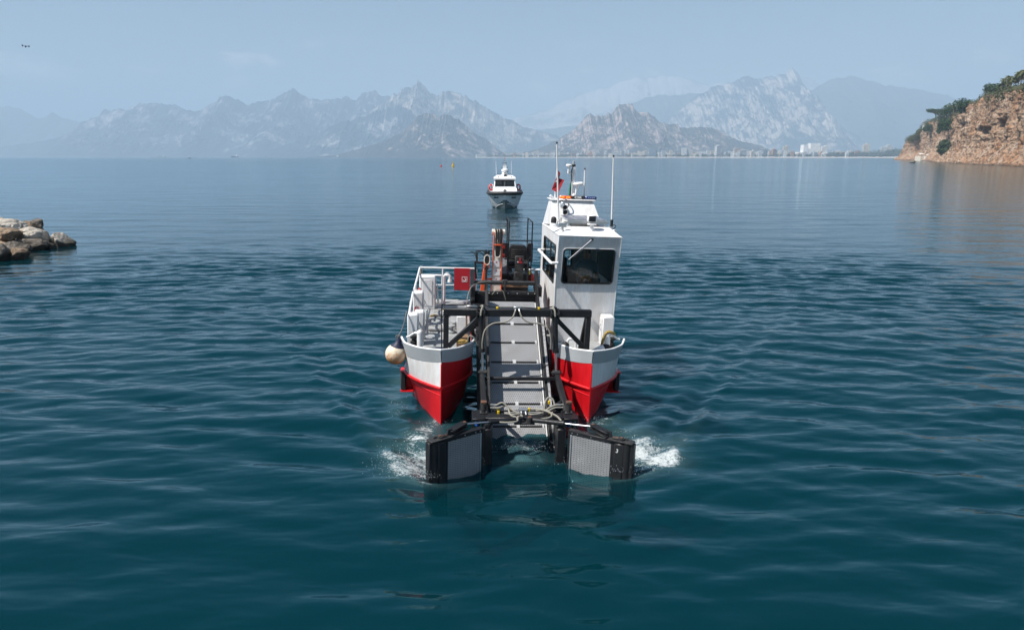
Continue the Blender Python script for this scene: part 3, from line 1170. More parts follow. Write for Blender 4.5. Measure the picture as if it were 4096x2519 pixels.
def single_out(items):
    """members of a group of look-alikes are told apart by their order along the shore"""
    fam = {}
    for px, o in items:
        if o.get('group'):
            fam.setdefault(o['label'], []).append((px, o))
    for lab, mem in fam.items():
        mem.sort(key=lambda t: t[0])
        n = len(mem)
        for i, (px, o) in enumerate(mem):
            if n == 1:
                o['label'] = 'the only ' + lab.replace('blocks', 'block').replace('towers', 'tower')
            else:
                o['label'] = (ORD[i] if i == 0 else 'rightmost' if i == n - 1 else ORD[i] + ' from left') + f' of {CARD[n]} ' + lab


def build_town():
    B = []
    def add(px, py, w, col, label, steps=None, cap=None, off=180, name='apartment_block', cat='building', group=None, base=5.0):
        o = block(name, px, py, w, coast(px) + off, col, base, None, steps, name != 'hotel', cap)
        tag(o, label, cat, group)
        B.append((px, o))
    # the ones that stand out
    add(3246, 574, 66, 'white', 'large bright white stepped hotel, the biggest building on the far shore', [(0.0, 0.27, 0.90), (0.30, 0.40, 0.60), (0.40, 0.95, 1.0), (0.95, 1.12, 0.72), (-0.28, 0.0, 0.36)], None, 300, 'hotel')
    add(3297, 583, 22, 'white', 'slim white tower just right of the large stepped white hotel', [(0, 0.45, 0.92), (0.45, 1, 1.0)], None, 320)
    add(3142, 583, 18, 'cream', 'cream tower standing alone left of the large stepped white hotel', [(0, 0.5, 0.9), (0.5, 1, 1.0)], None, 320)
    add(2876, 586, 25, 'white', 'round-shouldered white tower with pale blue bands, tallest of the middle town', [(0, 1, 1.0), (0.2, 0.8, 1.1)], 'blue grey', 160)
    add(3464, 576, 22, 'cream', 'pinkish cream block on the wooded rise near the cliff', [(0, 1, 0.9), (0.3, 0.8, 1.0)], None, 420, base=26)
    add(3546, 581, 40, 'pale grey', 'low grey-roofed pavilion on the wooded rise beside the cliff', [(0, 1, 0.75), (0.5, 0.85, 1.0)], None, 420, name='pavilion', base=30)
    add(2439, 597, 15, 'grey', 'dark grey twin slab at the end of the cluster of dark towers', [(0, 0.45, 0.97), (0.5, 1, 1.0)], None, 150)
    add(2470, 608, 44, 'pale grey', 'long low grey block with a flat roof beside the dark tower cluster', None, None, 140)
    for px, py, w in ((2402, 606, 9), (2412, 600, 10), (2421, 597, 10), (2390, 612, 9), (2428, 604, 8)):
        add(px, py, w, 'grey', 'dark towers clustered left of the long low block', None, None, 170, group='dark towers in a cluster')
    add(2298, 604, 24, 'grey', 'broad dark grey office block with a flat overhanging roof', None, 'pale grey', 200, 'office_block')
    add(2247, 606, 20, 'cream', 'cream block with a grey roof slab, right behind the white whip aerial', None, 'grey', 200)
    add(2606, 598, 21, 'blue grey', 'dark glass block with a curved white side in the middle of the shore', [(0, 0.55, 1.0), (0.5, 1.2, 0.82)], None, 120, 'office_block')
    add(2647, 594, 20, 'blue grey', 'blue-grey glass pair of towers beside the dark glass block', [(0, 0.4, 1.0), (0.5, 1, 0.92)], None, 200, 'office_block')
    add(2735, 593, 18, 'white', 'white tower with a beige left face in front of the rocky hill', [(0, 1, 1.0)], 'cream', 160)
    add(2752, 594, 10, 'pale grey', 'narrow pale slab leaning against the white tower with a beige face', None, None, 190)
    for px in (2497, 2511):
        add(px, 602, 8, 'white', 'slim white rounded towers standing side by side above the trees', None, None, 260, group='pair of slim white towers')
    add(2558, 606, 18, 'cream', 'cream block with a sloping top behind the shore trees', [(0, 0.5, 1), (0.5, 1, 0.8)], None, 120)
    add(2942, 594, 14, 'cream', 'orange-tinted cream tower between two white blocks', None, None, 220)
    add(2955, 594, 9, 'terracotta', 'terracotta tower, the reddest building on the shore', None, None, 220)
    add(2975, 602, 26, 'grey', 'dark stepped block with white floor slabs low among the trees', [(0, 1, 0.7), (0.2, 0.8, 1.0)], 'white', 120)
    add(3061, 599, 14, 'blue grey', 'dark blue-grey cube block left of a terracotta one', None, None, 140)
    add(3098, 597, 17, 'terracotta', 'terracotta and cream block right of a dark blue-grey cube', [(0, 0.6, 1), (0.6, 1, 0.9)], None, 160)
    add(2003, 614, 20, 'blue grey', 'low blue-grey block at the left end of the town', [(0, 0.6, 1), (0.6, 1.4, 0.8)], None, 200)
    add(1925, 619, 36, 'white', 'long low white shed at the far left end of the shore', None, None, 200, 'shed')
    add(2148, 604, 16, 'cream', 'cream stepped tower in the left part of the town', [(0, 0.5, 0.85), (0.4, 1, 1.0)], None, 260)
    # the rest of the town, several rows deep
    rng = random.Random(4)
    names = ['white', 'cream', 'pale grey', 'white', 'cream', 'pale grey', 'grey', 'terracotta']
    where = lambda p: ('in the hazy left town' if p < 2330 else 'between dark cluster and banded tower' if p < 2860 else 'between banded tower and big white hotel' if p < 3200 else 'right of the big white hotel')
    px = 1990.0
    while px < 3440:
        col = rng.choice(names)
        w = rng.uniform(7, 16)
        if px > 3330:
            py = rng.uniform(604, 611)
        else:
            py = rng.uniform(602, 616) if px > 2330 else rng.uniform(610, 620)
        row = rng.choice([90, 260, 480, 800])
        size = 'tall' if py < 607 else 'mid-height' if py < 612 else 'low'
        lab = f'{size} {col} blocks {where(px)}'
        st = [(0, 1, 1)] if rng.random() < 0.5 else [(0, 0.55, rng.uniform(0.7, 0.95)), (0.5, 1, 1.0)]
        add(px, py, w, col, lab, st, None, row, group=lab)
        px += rng.uniform(6.5, 13)
    single_out(B)


build_town()


def build_beach_things():
    rng = np.random.default_rng(3)
    b = MB()
    for i in range(900):
        p = rng.uniform(2250, 3620)
        d = rng.uniform(14, 62)
        Y = coast(p) + d
        x = (p - 2048) / 2731 * cos(PITCH) * Y
        s = rng.uniform(1.2, 2.6)
        w = s * (3.2 if rng.random() < 0.12 else 1.0)
        z = 0.6 + d * 0.045
        b.add([(x - w, Y - s, z + 2.2), (x + w, Y - s, z + 2.2), (x + w, Y + s, z + 2.2), (x - w, Y + s, z + 2.2), (x, Y, z + 3.1)], [(0, 1, 4), (1, 2, 4), (2, 3, 4), (3, 0, 4), (3, 2, 1, 0)], 0 if rng.random() < 0.75 else 1)
        b.add([(x - .1, Y, z - .5), (x + .1, Y, z - .5), (x + .1, Y, z + 2.2), (x - .1, Y, z + 2.2)], [(0, 1, 2, 3)], 0)
    tag(b.build('beach_umbrellas', [WALLM['white'], WALLM['terracotta']], None, 0, False), kind='stuff')


build_beach_things()


# ------------------------------------------------------------------ ships and buoys far out
def build_far_craft():
    c = at(939, 628, 5200)
    r = tag(empty('cargo_ship', (c.x, 5200, 0)), 'small dark blue cargo ship with a white deckhouse aft, far off before the mountains', 'ship')
    h = MB()
    L = 26 * 5200 / 2731
    h.prism([(-L / 2, -5, 4), (-L / 2 - 2, -5, 12), (-L * 0.2, -5, 11), (-L * 0.1, -5, 9), (L / 2, -5, 9), (L / 2, -5, -1), (-L / 2 + 5, -5, -1)], (0, 10, 0))
    h.build('hull', flat('dark_blue_ship_paint', (0.03, 0.06, 0.10), 0.5), r, 0)
    d = MB()
    d.bb((L * 0.20, -4, 9.1), (L * 0.42, 4, 20)); d.bb((L * 0.26, -3, 20), (L * 0.36, 3, 25))
    d.build('deckhouse', M['boat_white'], r, 0)
    t = MB()
    t.cyl((-L * 0.1, 0, 9), (-L * 0.1, 0, 22), 0.6, 6); t.cyl((L * 0.05, 0, 9), (L * 0.05, 0, 20), 0.6, 6)
    t.build('mast', M['boat_white'], r, 0)
    c = at(757, 633, 2300)
    r = tag(empty('fishing_boat', (c.x, 2300, 0)), 'tiny dark open boat lying alone on the water left of centre', 'boat')
    h = MB()
    h.prism([(-6, -1.4, 1.6), (-4.6, -1.4, -0.4), (4.4, -1.4, -0.4), (5.6, -1.4, 1.3)], (0, 2.8, 0))
    h.build('hull', M['text_black'], r, 0)
    d = MB()
    d.bb((-0.5, -1, 1.35), (2.5, 1, 3.2)); d.build('cabin', M['cloth_dark'], r, 0)
    for px, col, lab in ((1340, 'white', 'faint grey freighter under the hills left of the dark wooded hill'), (645, 'pale grey', 'faint pale ship low on the horizon, farthest left')):
        Y = 6000
        c = at(px, 628, Y)
        r = tag(empty('freighter', (c.x, Y, 0)), lab, 'ship')
        h = MB()
        h.prism([(-38, -6, 7), (-34, -6, -1), (34, -6, -1), (38, -6, 6)], (0, 12, 0))
        h.build('hull', M['boat_grey'], r, 0)
        d = MB()
        d.bb((14, -5, 6.1), (28, 5, 18)); d.build('deckhouse', WALLM[col], r, 0)
    # navigation buoys
    Y = 5.25 / ((664 - 628) / 2731)
    c = at(1764, 664, Y)
    r = tag(empty('mooring_buoy', (c.x, Y, 0)), 'small round red buoy afloat left of the yellow buoy', 'buoy')
    b = MB()
    b.lathe([(0.35, -0.3), (0.52, 0.05), (0.50, 0.35), (0.3, 0.7), (0.12, 0.95), (0.10, 1.2)], n=14)
    b.build('float', M['red_float'], r)
    b = MB(); b.cyl((0.02, 0, 1.2), (0.02, 0, 1.42), 0.16, 8); b.build('top_mark', M['text_black'], r)
    c = at(1812, 663, Y)
    r = tag(empty('navigation_buoy', (c.x, Y, 0)), 'yellow pillar buoy with a wide round float, right of the red buoy', 'buoy')
    b = MB(); b.lathe([(0.6, -0.4), (0.85, 0.1), (0.85, 0.45), (0.4, 0.7)], n=16); b.build('float', M['yellow'], r)
    b = MB(); b.lathe([(0.36, 0.7), (0.30, 1.9), (0.36, 2.15)], n=12); b.build('pillar', M['yellow'], r)
    b = MB(); b.bb((-0.03, -0.5, 2.1), (0.03, 0.5, 2.16)); b.bar((-0.35, 0, 2.15), (0.35, 0, 3.0), 0.07, 0.07); b.bar((0.35, 0, 2.15), (-0.35, 0, 3.0), 0.07, 0.07); b.build('top_mark', M['yellow'], r, 0)


build_far_craft()


# ------------------------------------------------------------------ the cliff on the right
CLIFF_LINE = [(262, 285), (301, 401), (335, 483), (388, 602), (470, 760), (560, 905), (625, 1060), (668, 1180), (690, 1255), (740, 1330), (850, 1380)]


def cliff_material():
    m = NT('orange_limestone_cliff')
    v = m.coord('Object')
    mp = m.n('ShaderNodeMapping')
    mp.inputs['Scale'].default_value = (1, 1, 0.30)
    m.l(v, mp.inputs['Vector'])
    a = m.noise(v, 0.045, 7, 0.65, 0.8)
    st = m.noise(mp.outputs[0], 0.14, 8, 0.68, 0.5)
    fn = m.noise(v, 0.62, 7, 0.72, 0.3)
    c = m.mix(m.ramp(a, [(0.36, 0.0), (0.62, 1.0)]), (0.45, 0.245, 0.14), (0.48, 0.36, 0.265))
    c = m.mix(m.ramp(st, [(0.50, 0.0), (0.70, 0.85)]), c, (0.62, 0.51, 0.41))
    c = m.mix(m.ramp(fn, [(0.42, 1.0), (0.56, 0.0)]), c, (0.15, 0.095, 0.06))  # low spots of the fine bump darkened, crevice shade put into the colour
    g = m.n('ShaderNodeNewGeometry')
    sp = m.n('ShaderNodeSeparateXYZ')
    m.l(g.outputs['Position'], sp.inputs[0])
    wet = m.ramp(m.math('ADD', m.math('MULTIPLY', sp.outputs[2], 0.1), m.math('MULTIPLY', fn, 0.12)), [(0.08, 0.8), (0.24, 0.0)])
    c = m.mix(wet, c, (0.07, 0.055, 0.045))
    at_ = m.n('ShaderNodeAttribute', attribute_name='turf')
    tf = m.ramp(m.math('ADD', at_.outputs['Fac'], m.math('MULTIPLY', m.math('SUBTRACT', fn, 0.5), 0.6)), [(0.42, 0.0), (0.58, 1.0)])
    c = m.mix(tf, c, m.mix(fn, (0.045, 0.055, 0.025), (0.13, 0.12, 0.06)))
    h = m.math('ADD', m.math('MULTIPLY', st, 1.0), m.math('MULTIPLY', fn, 0.8))
    m.principled(c, 0.92, 0.0, m.bump(h, 1.0, 1.8), 0.2)
    return m.mat


def cliff_top(px):
    """skyline of bare rock: elevation px at a bearing"""
    return float(np.interp(px, [3600, 3614, 3630, 3660, 3700, 3716, 3745, 3775, 3800, 3830, 3870, 3890, 3910, 3950, 4000, 4022, 4040, 4096, 4300],
                           [632, 598, 560, 546, 506, 488, 482, 480, 472, 452, 452, 420, 400, 380, 373, 378, 366, 354, 330]))


def build_cliff():
    L = np.array(CLIFF_LINE, float)
    d = np.concatenate([[0], np.cumsum(np.linalg.norm(np.diff(L, axis=0), axis=1))])
    nu, nv, nt = 1500, 120, 20
    s = np.linspace(0, d[-1], nu)
    # resample so that the nearer part is denser
    s = d[-1] * (np.linspace(0, 1, nu) ** 1.25)
    bx, by = np.interp(s, d, L[:, 0]), np.interp(s, d, L[:, 1])
    bx = np.convolve(np.pad(bx, 9, mode='edge'), np.ones(19) / 19, 'valid')
    by = np.convolve(np.pad(by, 9, mode='edge'), np.ones(19) / 19, 'valid')
    tx, ty = np.gradient(bx), np.gradient(by)
    ln = np.hypot(tx, ty)
    nx, ny = -ty / ln, tx / ln                       # seaward: to the left of the line
    px = 2048 + bx / by * 2731.0 / cos(PITCH)
    for _ in range(3):
        top = np.array([at(p, cliff_top(p), y).z for p, y in zip(px, by)])
        px = 2048 + 2731.0 * bx / (by * cos(PITCH) - (top - CAM_H) * sin(PITCH))
    top = np.clip(top, 3, 62)
    v = np.linspace(0, 1, nv)
    z = top[:, None] * v[None, :] - 2.0 * (1 - v[None, :])
    X = bx[:, None] + 0 * z
    Y = by[:, None] + 0 * z
    # profile: sloping ledges low down, steep wall above
    lean = 13.0 * np.clip(1 - v / 0.36, 0, 1)[None, :] ** 1.4 - 3.5 * v[None, :] ** 2
    flute = ridged(X * 0.032 + 2, Y * 0.032, z * 0.008, 3, seed=5)
    col = ridged(X * 0.085, Y * 0.085, z * 0.022, 4, seed=9)
    mid = fbm(X * 0.13, Y * 0.13, z * 0.055, 5, 0.58, seed=13)
    crag = ridged(X * 0.30, Y * 0.30, z * 0.19, 5, 0.62, seed=17)
    fiss = np.clip(ridged(X * 0.055 + 7, Y * 0.055, z * 0.012, 3, 0.5, seed=41) - 0.62, 0, 1) * 5
    bed = fbm(X * 0.06, Y * 0.06, z * 0.30 + X * 0.12, 3, seed=23)
    off = lean + 6.5 * (flute - 0.2) + 5.0 * (col - 0.2) + 3.4 * mid + 2.3 * crag - 3.2 * fiss + 0.35 * bed
    # caves and clefts: (bearing px, elevation px, half width px, half height px, depth m)
    for cp, ce, rw, rh, dp in ((4043, 506, 15, 17, 16), (3927, 525, 14, 12, 9), (3881, 506, 10, 24, 8), (3672, 588, 24, 32, 16), (3792, 560, 20, 70, 22),
                               (4027, 410, 6, 42, 12), (3963, 530, 12, 12, 7), (3850, 525, 16, 30, 6), (3910, 500, 5, 40, 6)):
        ez = 628 - (z - CAM_H) / Y * 2731.0
        g = np.exp(-(((px[:, None] - cp) / rw) ** 2 + ((ez - ce) / rh) ** 2) ** 1.6)
        off -= g * dp
    off[:, 0] += 2.0
    X = X + nx[:, None] * off
    Y = Y + ny[:, None] * off
    # the plateau behind the rim
    w = np.linspace(0, 1, nt + 1)[1:] ** 1.5
    rx, ry, rz = X[:, -1], Y[:, -1], z[:, -1]
    PX = rx[:, None] - nx[:, None] * 130 * w[None, :]
    PY = ry[:, None] - ny[:, None] * 130 * w[None, :]
    hump = fbm(PX * 0.05, PY * 0.05, None, 4, seed=33)
    PZ = rz[:, None] + 2.2 * hump + 3.0 * np.minimum(w * 8, 1)[None, :] * (0.6 + 0.4 * hump)
    PZ[:, -1] = -2
    X, Y, z = np.hstack([X, PX]), np.hstack([Y, PY]), np.hstack([z, PZ])
    turf = np.zeros_like(z)
    turf[:, nv:] = 0.95
    turf[:, nv - 7:nv] = np.linspace(0.1, 0.65, 7)[None, :]
    o = np_mesh('cliff', np.stack([X.ravel(), Y.ravel(), z.ravel()], 1), grid_faces(*X.shape), cliff_material(), attrs={'turf': turf.ravel()})
    o.data.flip_normals()
    tag(o, kind='structure')
    return bx, by, nx, ny, px, top


CL = build_cliff()


def cliff_spot(px, back=6.0):
    """a point on the plateau, `back` metres in from the rim, at a bearing"""
    bx, by, nx, ny, p, top = CL
    qx, qy = bx - nx * back, by - ny * back
    i = int(np.argmin(np.abs(2048 + 2731.0 * qx / (qy * cos(PITCH) - (top + 6 - CAM_H) * sin(PITCH)) - px)))
    return Vector((bx[i] - nx[i] * back, by[i] - ny[i] * back, top[i]))


def tree(name, base, h, crown_w, crown_h, mat, label, cat, group=None, n=520, leaf=0.5, seed=0, trunk_h=None, lobes=7, flat_top=False):
    rng = np.random.default_rng(seed)
    r = tag(empty(name, base), label, cat, group)
    th = trunk_h if trunk_h is not None else h - crown_h
    t = MB()
    lean = rng.normal(0, 0.04, 2) * h
    t.tube([(0, 0, -1.5), (lean[0] * .4, lean[1] * .4, th * 0.6), (lean[0], lean[1], th + crown_h * 0.3)], [0.05 * h * .6, 0.035 * h * .6, 0.02 * h * .6], 7)
    for k in range(5):
        a = rng.uniform(0, 6.28)
        t.tube([(lean[0] * .7, lean[1] * .7, th * 0.9), (cos(a) * crown_w * .28, sin(a) * crown_w * .28, th + crown_h * rng.uniform(.3, .6))], [0.02 * h, 0.008 * h], 5)
    t.build('trunk', M['bark'], r)
    cs, rs = [], []
    for k in range(lobes):
        a = rng.uniform(0, 6.28)
        q = sqrt(rng.random()) * 0.36
        zc = th + crown_h * (rng.uniform(0.25, 0.75) if not flat_top else rng.uniform(0.45, 0.75))
        cs.append((lean[0] + cos(a) * q * crown_w, lean[1] + sin(a) * q * crown_w, zc))
        s = rng.uniform(0.20, 0.32)
        rs.append((crown_w * s, crown_w * s, crown_h * s * (1.1 if not flat_top else 0.8)))
    V, F = leaf_cloud(cs, rs, n, leaf, rng)
    np_mesh('crown', V, F, mat, r, False)
    return r


def palm(base, h, label, group, seed, skirt=True):
    rng = np.random.default_rng(seed)
    r = tag(empty('palm_tree', base), label, 'palm tree', group)
    t = MB()
    bend = rng.normal(0, 0.35, 2)
    tp = Vector((bend[0], bend[1], h))
    t.tube([(0, 0, -2), (bend[0] * .3, bend[1] * .3, h * .5), tp], [0.30, 0.24, 0.20], 8)
    t.build('trunk', M['bark'], r)
    VV, FF = [], []
    def frond(a, el, L, w):
        pts = []
        d = Vector((cos(a), sin(a), 0))
        sd = Vector((-sin(a), cos(a), 0))
        p = Vector(tp)
        e = el
        for k in range(6):
            pts.append((p.copy(), w * (1 - abs(k / 5 - 0.45) * 1.3)))
            p = p + (d * cos(e) + Vector((0, 0, 1)) * sin(e)) * (L / 5)
            e -= 0.42
        o = len(VV)
        for q, ww in pts:
            VV.extend([q - sd * ww + Vector((0, 0, -ww * .5)), q, q + sd * ww + Vector((0, 0, -ww * .5))])
        for k in range(5):
            for j in range(2):
                b = o + k * 3 + j
                FF.append((b, b + 1, b + 4, b + 3))
    for k in range(30):
        frond(rng.uniform(0, 6.28), rng.uniform(-0.5, 1.35), rng.uniform(3.0, 4.3), 0.72)
    np_mesh('crown', np.array([tuple(p) for p in VV]), np.array(FF), M['frond'], r, False)
    if skirt:
        VV, FF = [], []
        for k in range(34):
            frond(rng.uniform(0, 6.28), rng.uniform(-1.3, -0.5), rng.uniform(2.4, 4.6), 0.5)
        np_mesh('dry_skirt', np.array([tuple(p) for p in VV]), np.array(FF), leaf_dry, r, False)
    return r


leaf_dry = leaf_material('dry_palm_fronds', (0.16, 0.11, 0.05), (0.32, 0.24, 0.11), 0.8)


def build_cliff_plants():
    g = 'fan palms in a row on the cliff top'
    row = []
    for i, (px, back, h) in enumerate(((4016, 10, 10.5), (4030, 13, 12.5), (4044, 9, 9.5), (4060, 12, 13.5), (4074, 10, 12), (4088, 14, 14.5), (4098, 9, 12.5), (4003, 9, 7.0), (4052, 16, 11.5), (4066, 20, 12.5), (4081, 18, 13), (4092, 22, 13.5), (4037, 18, 11), (4024, 17, 10.5))):
        row.append((px, palm(cliff_spot(px, back), h, 'fan palms with dry yellow skirts on the cliff top', g, 100 + i)))
    single_out(row)
    palm(cliff_spot(3798, 10) + Vector((0, 0, 10)), 8.5, 'small lone palm on the lower cliff shoulder, left of the thatched roof', None, 140, False)
    palm(cliff_spot(3842, 8) + Vector((0, 0, 6)), 7.5, 'small palm beside a green bush just above the thatched roof', None, 141, False)
    tree('evergreen_tree', cliff_spot(3966, 9), 13.0, 14, 12.0, M['leaf_dark'], 'big round dark evergreen on the cliff edge left of the palms', 'tree', None, 1500, 0.6, 3, 1.5, 14)
    tree('pine_tree', cliff_spot(3742, 10), 25, 26, 10, M['leaf_dark'], 'flat-topped umbrella pine above the little white house', 'tree', None, 900, 0.8, 4, 13, 9, True)
    tree('pine_tree', cliff_spot(3764, 16), 19, 20, 9, M['leaf_olive'], 'smaller lighter pine close behind the umbrella pine', 'tree', None, 600, 0.8, 5, 9, 8, True)
    for i, (px, back, h, w, mt, lab) in enumerate((
            (3792, 5, 22, 24, 'leaf_dark', 'dark leafy tree left in the wood on the cliff shoulder'),
            (3808, 0, 20, 24, 'leaf_dark', 'darkest leafy tree in the middle of the wood on the cliff shoulder'),
            (3826, 6, 21, 22, 'leaf_olive', 'yellow-green tree under the thatched roof'),
            (3846, -1, 18, 20, 'leaf_dark', 'dark tree hanging over the cliff edge at the right of the wood'),
            (3866, -2, 15, 15, 'leaf_dark', 'bright green bushy tree spilling down the rock face'),
            (3778, 2, 17, 18, 'leaf_grey', 'silvery grey-green tree beside the umbrella pine'),
            (3886, 7, 10, 12, 'leaf_olive', 'olive shrub right of the thatched roof on the slope'),
            (3905, 6, 6, 12, 'leaf_olive', 'broad olive shrub on the rising cliff rim'),
            (3925, 5, 6, 11, 'leaf_olive', 'brownish olive shrub just left of the big round evergreen'))):
        tree('leafy_tree' if h > 12 else 'shrub', cliff_spot(px, back) + Vector((0, 0, -4 if back < 1 else -2)), h, w, h * 0.85, M[mt], lab, 'tree' if h > 12 else 'shrub', None, 700, 0.75, 20 + i, h * 0.1, 10)
    # scrub that nobody could count, along the rim and in the clefts
    rng = np.random.default_rng(9)
    cs, rs = [], []
    for i in range(620):
        p = rng.uniform(3628, 4120) if i > 90 else rng.uniform(3632, 3720)
        b = rng.uniform(-2, 12)
        s = cliff_spot(p, b)
        r = rng.uniform(1.3, 3.4) * (2.0 if p < 3720 else 1.5 if p < 3800 else 1.0)
        cs.append((s.x, s.y, s.z + rng.uniform(-1.5, 2.5) - (2.5 if b < 0 else 0)))
        rs.append((r * 1.3, r * 1.3, r))
    V, F = leaf_cloud(cs, rs, 34000, 0.5, rng)
    tag(np_mesh('cliff_scrub', V, F, M['leaf_olive'], None, False), kind='stuff')
    cs, rs = [], []
    for px, ez, sp, k in ((3795, 600, 14, 26), (3800, 575, 9, 14), (3790, 505, 16, 40), (3775, 525, 10, 16), (3715, 520, 10, 20)):
        for i in range(k):
            q = px + rng.normal(0, sp * 0.6)
            s = cliff_spot(q, -7.5)
            zz = CAM_H + (628 - (ez + rng.normal(0, sp * 0.55))) / 2731.0 * s.y
            cs.append((s.x + rng.normal(0, 2), s.y, zz))
            r = rng.uniform(1.6, 3.4)
            rs.append((r, r, r))
    V, F = leaf_cloud(cs, rs, 9000, 0.6, rng)
    tag(np_mesh('ledge_scrub', V, F, M['leaf_dark'], None, False), kind='stuff')
    # thatched roof and white house on the shoulder, terrace at the water
    s = cliff_spot(3858, 10)
    r = tag(empty('thatched_shelter', s + Vector((0, 0, 6))), 'low shelter with a wide grey thatched roof among the cliff-top trees', 'shelter')
    b = MB(); b.prism([(-9, -5, 4.0), (9, -5, 4.0), (6, 0, 8.6), (-1, 0, 8.6)], (0, 0.3, 0)); b.prism([(-9, -5, 4.0), (-1, 0.15, 8.6), (-9, 6, 4.0)], (0.2, 0, 0)); b.bb((-9.5, -5.4, 3.4), (9.5, 6, 4.0))
    b.build('roof', flat('grey_thatch', (0.16, 0.13, 0.10), 0.95), r, 0)
    b = MB()
    for x in (-8, 0, 8):
        b.bb((x - .2, -4.8, -4), (x + .2, -4.4, 3.4)); b.bb((x - .2, 5, -4), (x + .2, 5.4, 3.4))
    b.build('posts', M['wood'], r, 0)
    s = cliff_spot(3722, 6)
    r = tag(empty('white_house', s + Vector((0, 0, -1))), 'little white house with a flat roof under the umbrella pine', 'house')
    b = MB(); b.bb((-8, -6, -3), (8, 6, 6.4)); b.build('wall', WALLM['white'], r, 0)
    b = MB(); b.bb((-9.4, -7.4, 6.41), (9.4, 7.4, 7.4)); b.build('roof', WALLM['pale grey'], r, 0)
    for x in (-4, 0.5, 5):
        b = MB(); b.bb((x - 1, -6.06, 1.5), (x + 1, -6.01, 4.2)); b.build('window', GLASSM, r, 0)
    s = cliff_spot(3716, -15)
    s.z = 0
    r = tag(empty('bathing_terrace', s), 'cream stone bathing terrace with a stair at the foot of the cliff', 'terrace')
    b = MB(); b.bb((-8, -7, -2), (6, 7, 6.5)); b.bb((6, -6, -2), (10, 7, 4.5)); b.build('wall', WALLM['cream'], r, 0)
    st = MB()
    for k in range(12):
        st.bb((-3 + k * 0.7, -8.5, -1), (-2.3 + k * 0.7, -7.01, 6.2 - k * 0.55))
    st.build('stair', WALLM['white'], r, 0)
    for i, (dx, w) in enumerate(((-4, 6), (6, 4))):
        q = tag(empty('sun_awning', s + Vector((dx, -1, 6.5 if dx < 0 else 4.5))), ['wide white awning on the bathing terrace under the cliff', 'narrower white awning right on the bathing terrace'][i], 'awning')
        b = MB(); b.prism([(-w / 2, -3, 2.6), (w / 2, -3, 2.6), (w / 2, 3, 3.5), (-w / 2, 3, 3.5)], (0, 0, 0.25)); b.build('canopy', WALLM['white'], q, 0)
        b = MB()
        for x in (-w / 2 + .2, w / 2 - .2):
            b.cyl((x, -2.8, 0), (x, -2.8, 2.65), 0.12, 6)
        b.build('posts', WALLM['pale grey'], q, 0)


build_cliff_plants()


# ------------------------------------------------------------------ boulders
def rock_material(name, top, low, wet_shade_z):
    m = NT(name)
    v = m.coord('Object')
    a = m.noise(v, 1.3, 7, 0.66, 0.5)
    b = m.noise(v, 4.5, 6, 0.7, 0.2)
    c = m.mix(m.ramp(a, [(0.36, 0.0), (0.64, 1.0)]), low, top)
    c = m.mix(m.ramp(b, [(0.34, 0.7), (0.50, 0.0)]), c, [x * 0.45 for x in low])
    g = m.n('ShaderNodeNewGeometry')
    sp = m.n('ShaderNodeSeparateXYZ')
    m.l(g.outputs['Position'], sp.inputs[0])
    wet = m.ramp(m.math('ADD', sp.outputs[2], m.math('MULTIPLY', a, 0.5)), [(wet_shade_z + 0.12, 0.92), (wet_shade_z + 0.55, 0.0)])  # wet band, raised so its dark colour also paints shade under the rocks
    c = m.mix(wet, c, (0.025, 0.021, 0.016))
    m.principled(c, 0.85, 0.0, m.bump(m.math('ADD', a, m.math('MULTIPLY', b, 0.5)), 0.8, 0.12), 0.3)
    return m.mat


ROCK_PALE = rock_material('pale_limestone', (0.56, 0.52, 0.45), (0.34, 0.29, 0.24), 0.32)
ROCK_TAN = rock_material('tan_limestone', (0.36, 0.26, 0.18), (0.20, 0.14, 0.09), 0.30)
ROCK_DARK = rock_material('dark_mottled_limestone', (0.26, 0.22, 0.18), (0.07, 0.06, 0.05), 0.34)


def boulder(name, loc, size, mat, label, seed, rotz=0.0, flat_k=0.55, group=None):
    bm = bmesh.new()
    bmesh.ops.create_icosphere(bm, subdivisions=5, radius=1.0)
    P = np.array([v.co[:] for v in bm.verts])
    rng = np.random.default_rng(seed)
    # cut by a few planes so that it has broken faces, then roughen
    for k in range(9):
        n = rng.normal(size=3)
        n /= np.linalg.norm(n)
        dd = rng.uniform(0.55, 0.85)
        e = np.maximum(P @ n - dd, 0)
        P = P - e[:, None] * n * 0.98
    o = seed * 3.7
    P *= (1 + 0.12 * fbm(P[:, 0] * 1.4 + o, P[:, 1] * 1.4, P[:, 2] * 1.4, 4, seed=seed))[:, None]
    P *= (1 + 0.10 * ridged(P[:, 0] * 3 + o, P[:, 1] * 3, P[:, 2] * 3, 5, 0.6, seed=seed + 3))[:, None]
    P *= np.array(size) * 0.86
    c, s = cos(rotz), sin(rotz)
    P = np.stack([P[:, 0] * c - P[:, 1] * s, P[:, 0] * s + P[:, 1] * c, P[:, 2]], 1)
    F = np.array([[v.index for v in f.verts] for f in bm.faces])
    bm.free()
    ob = np_mesh(name, P, F, mat)
    ob.data.set_sharp_from_angle(angle=radians(24))
    ob.location = loc
    tag(ob, label, 'rock', group)
    return ob


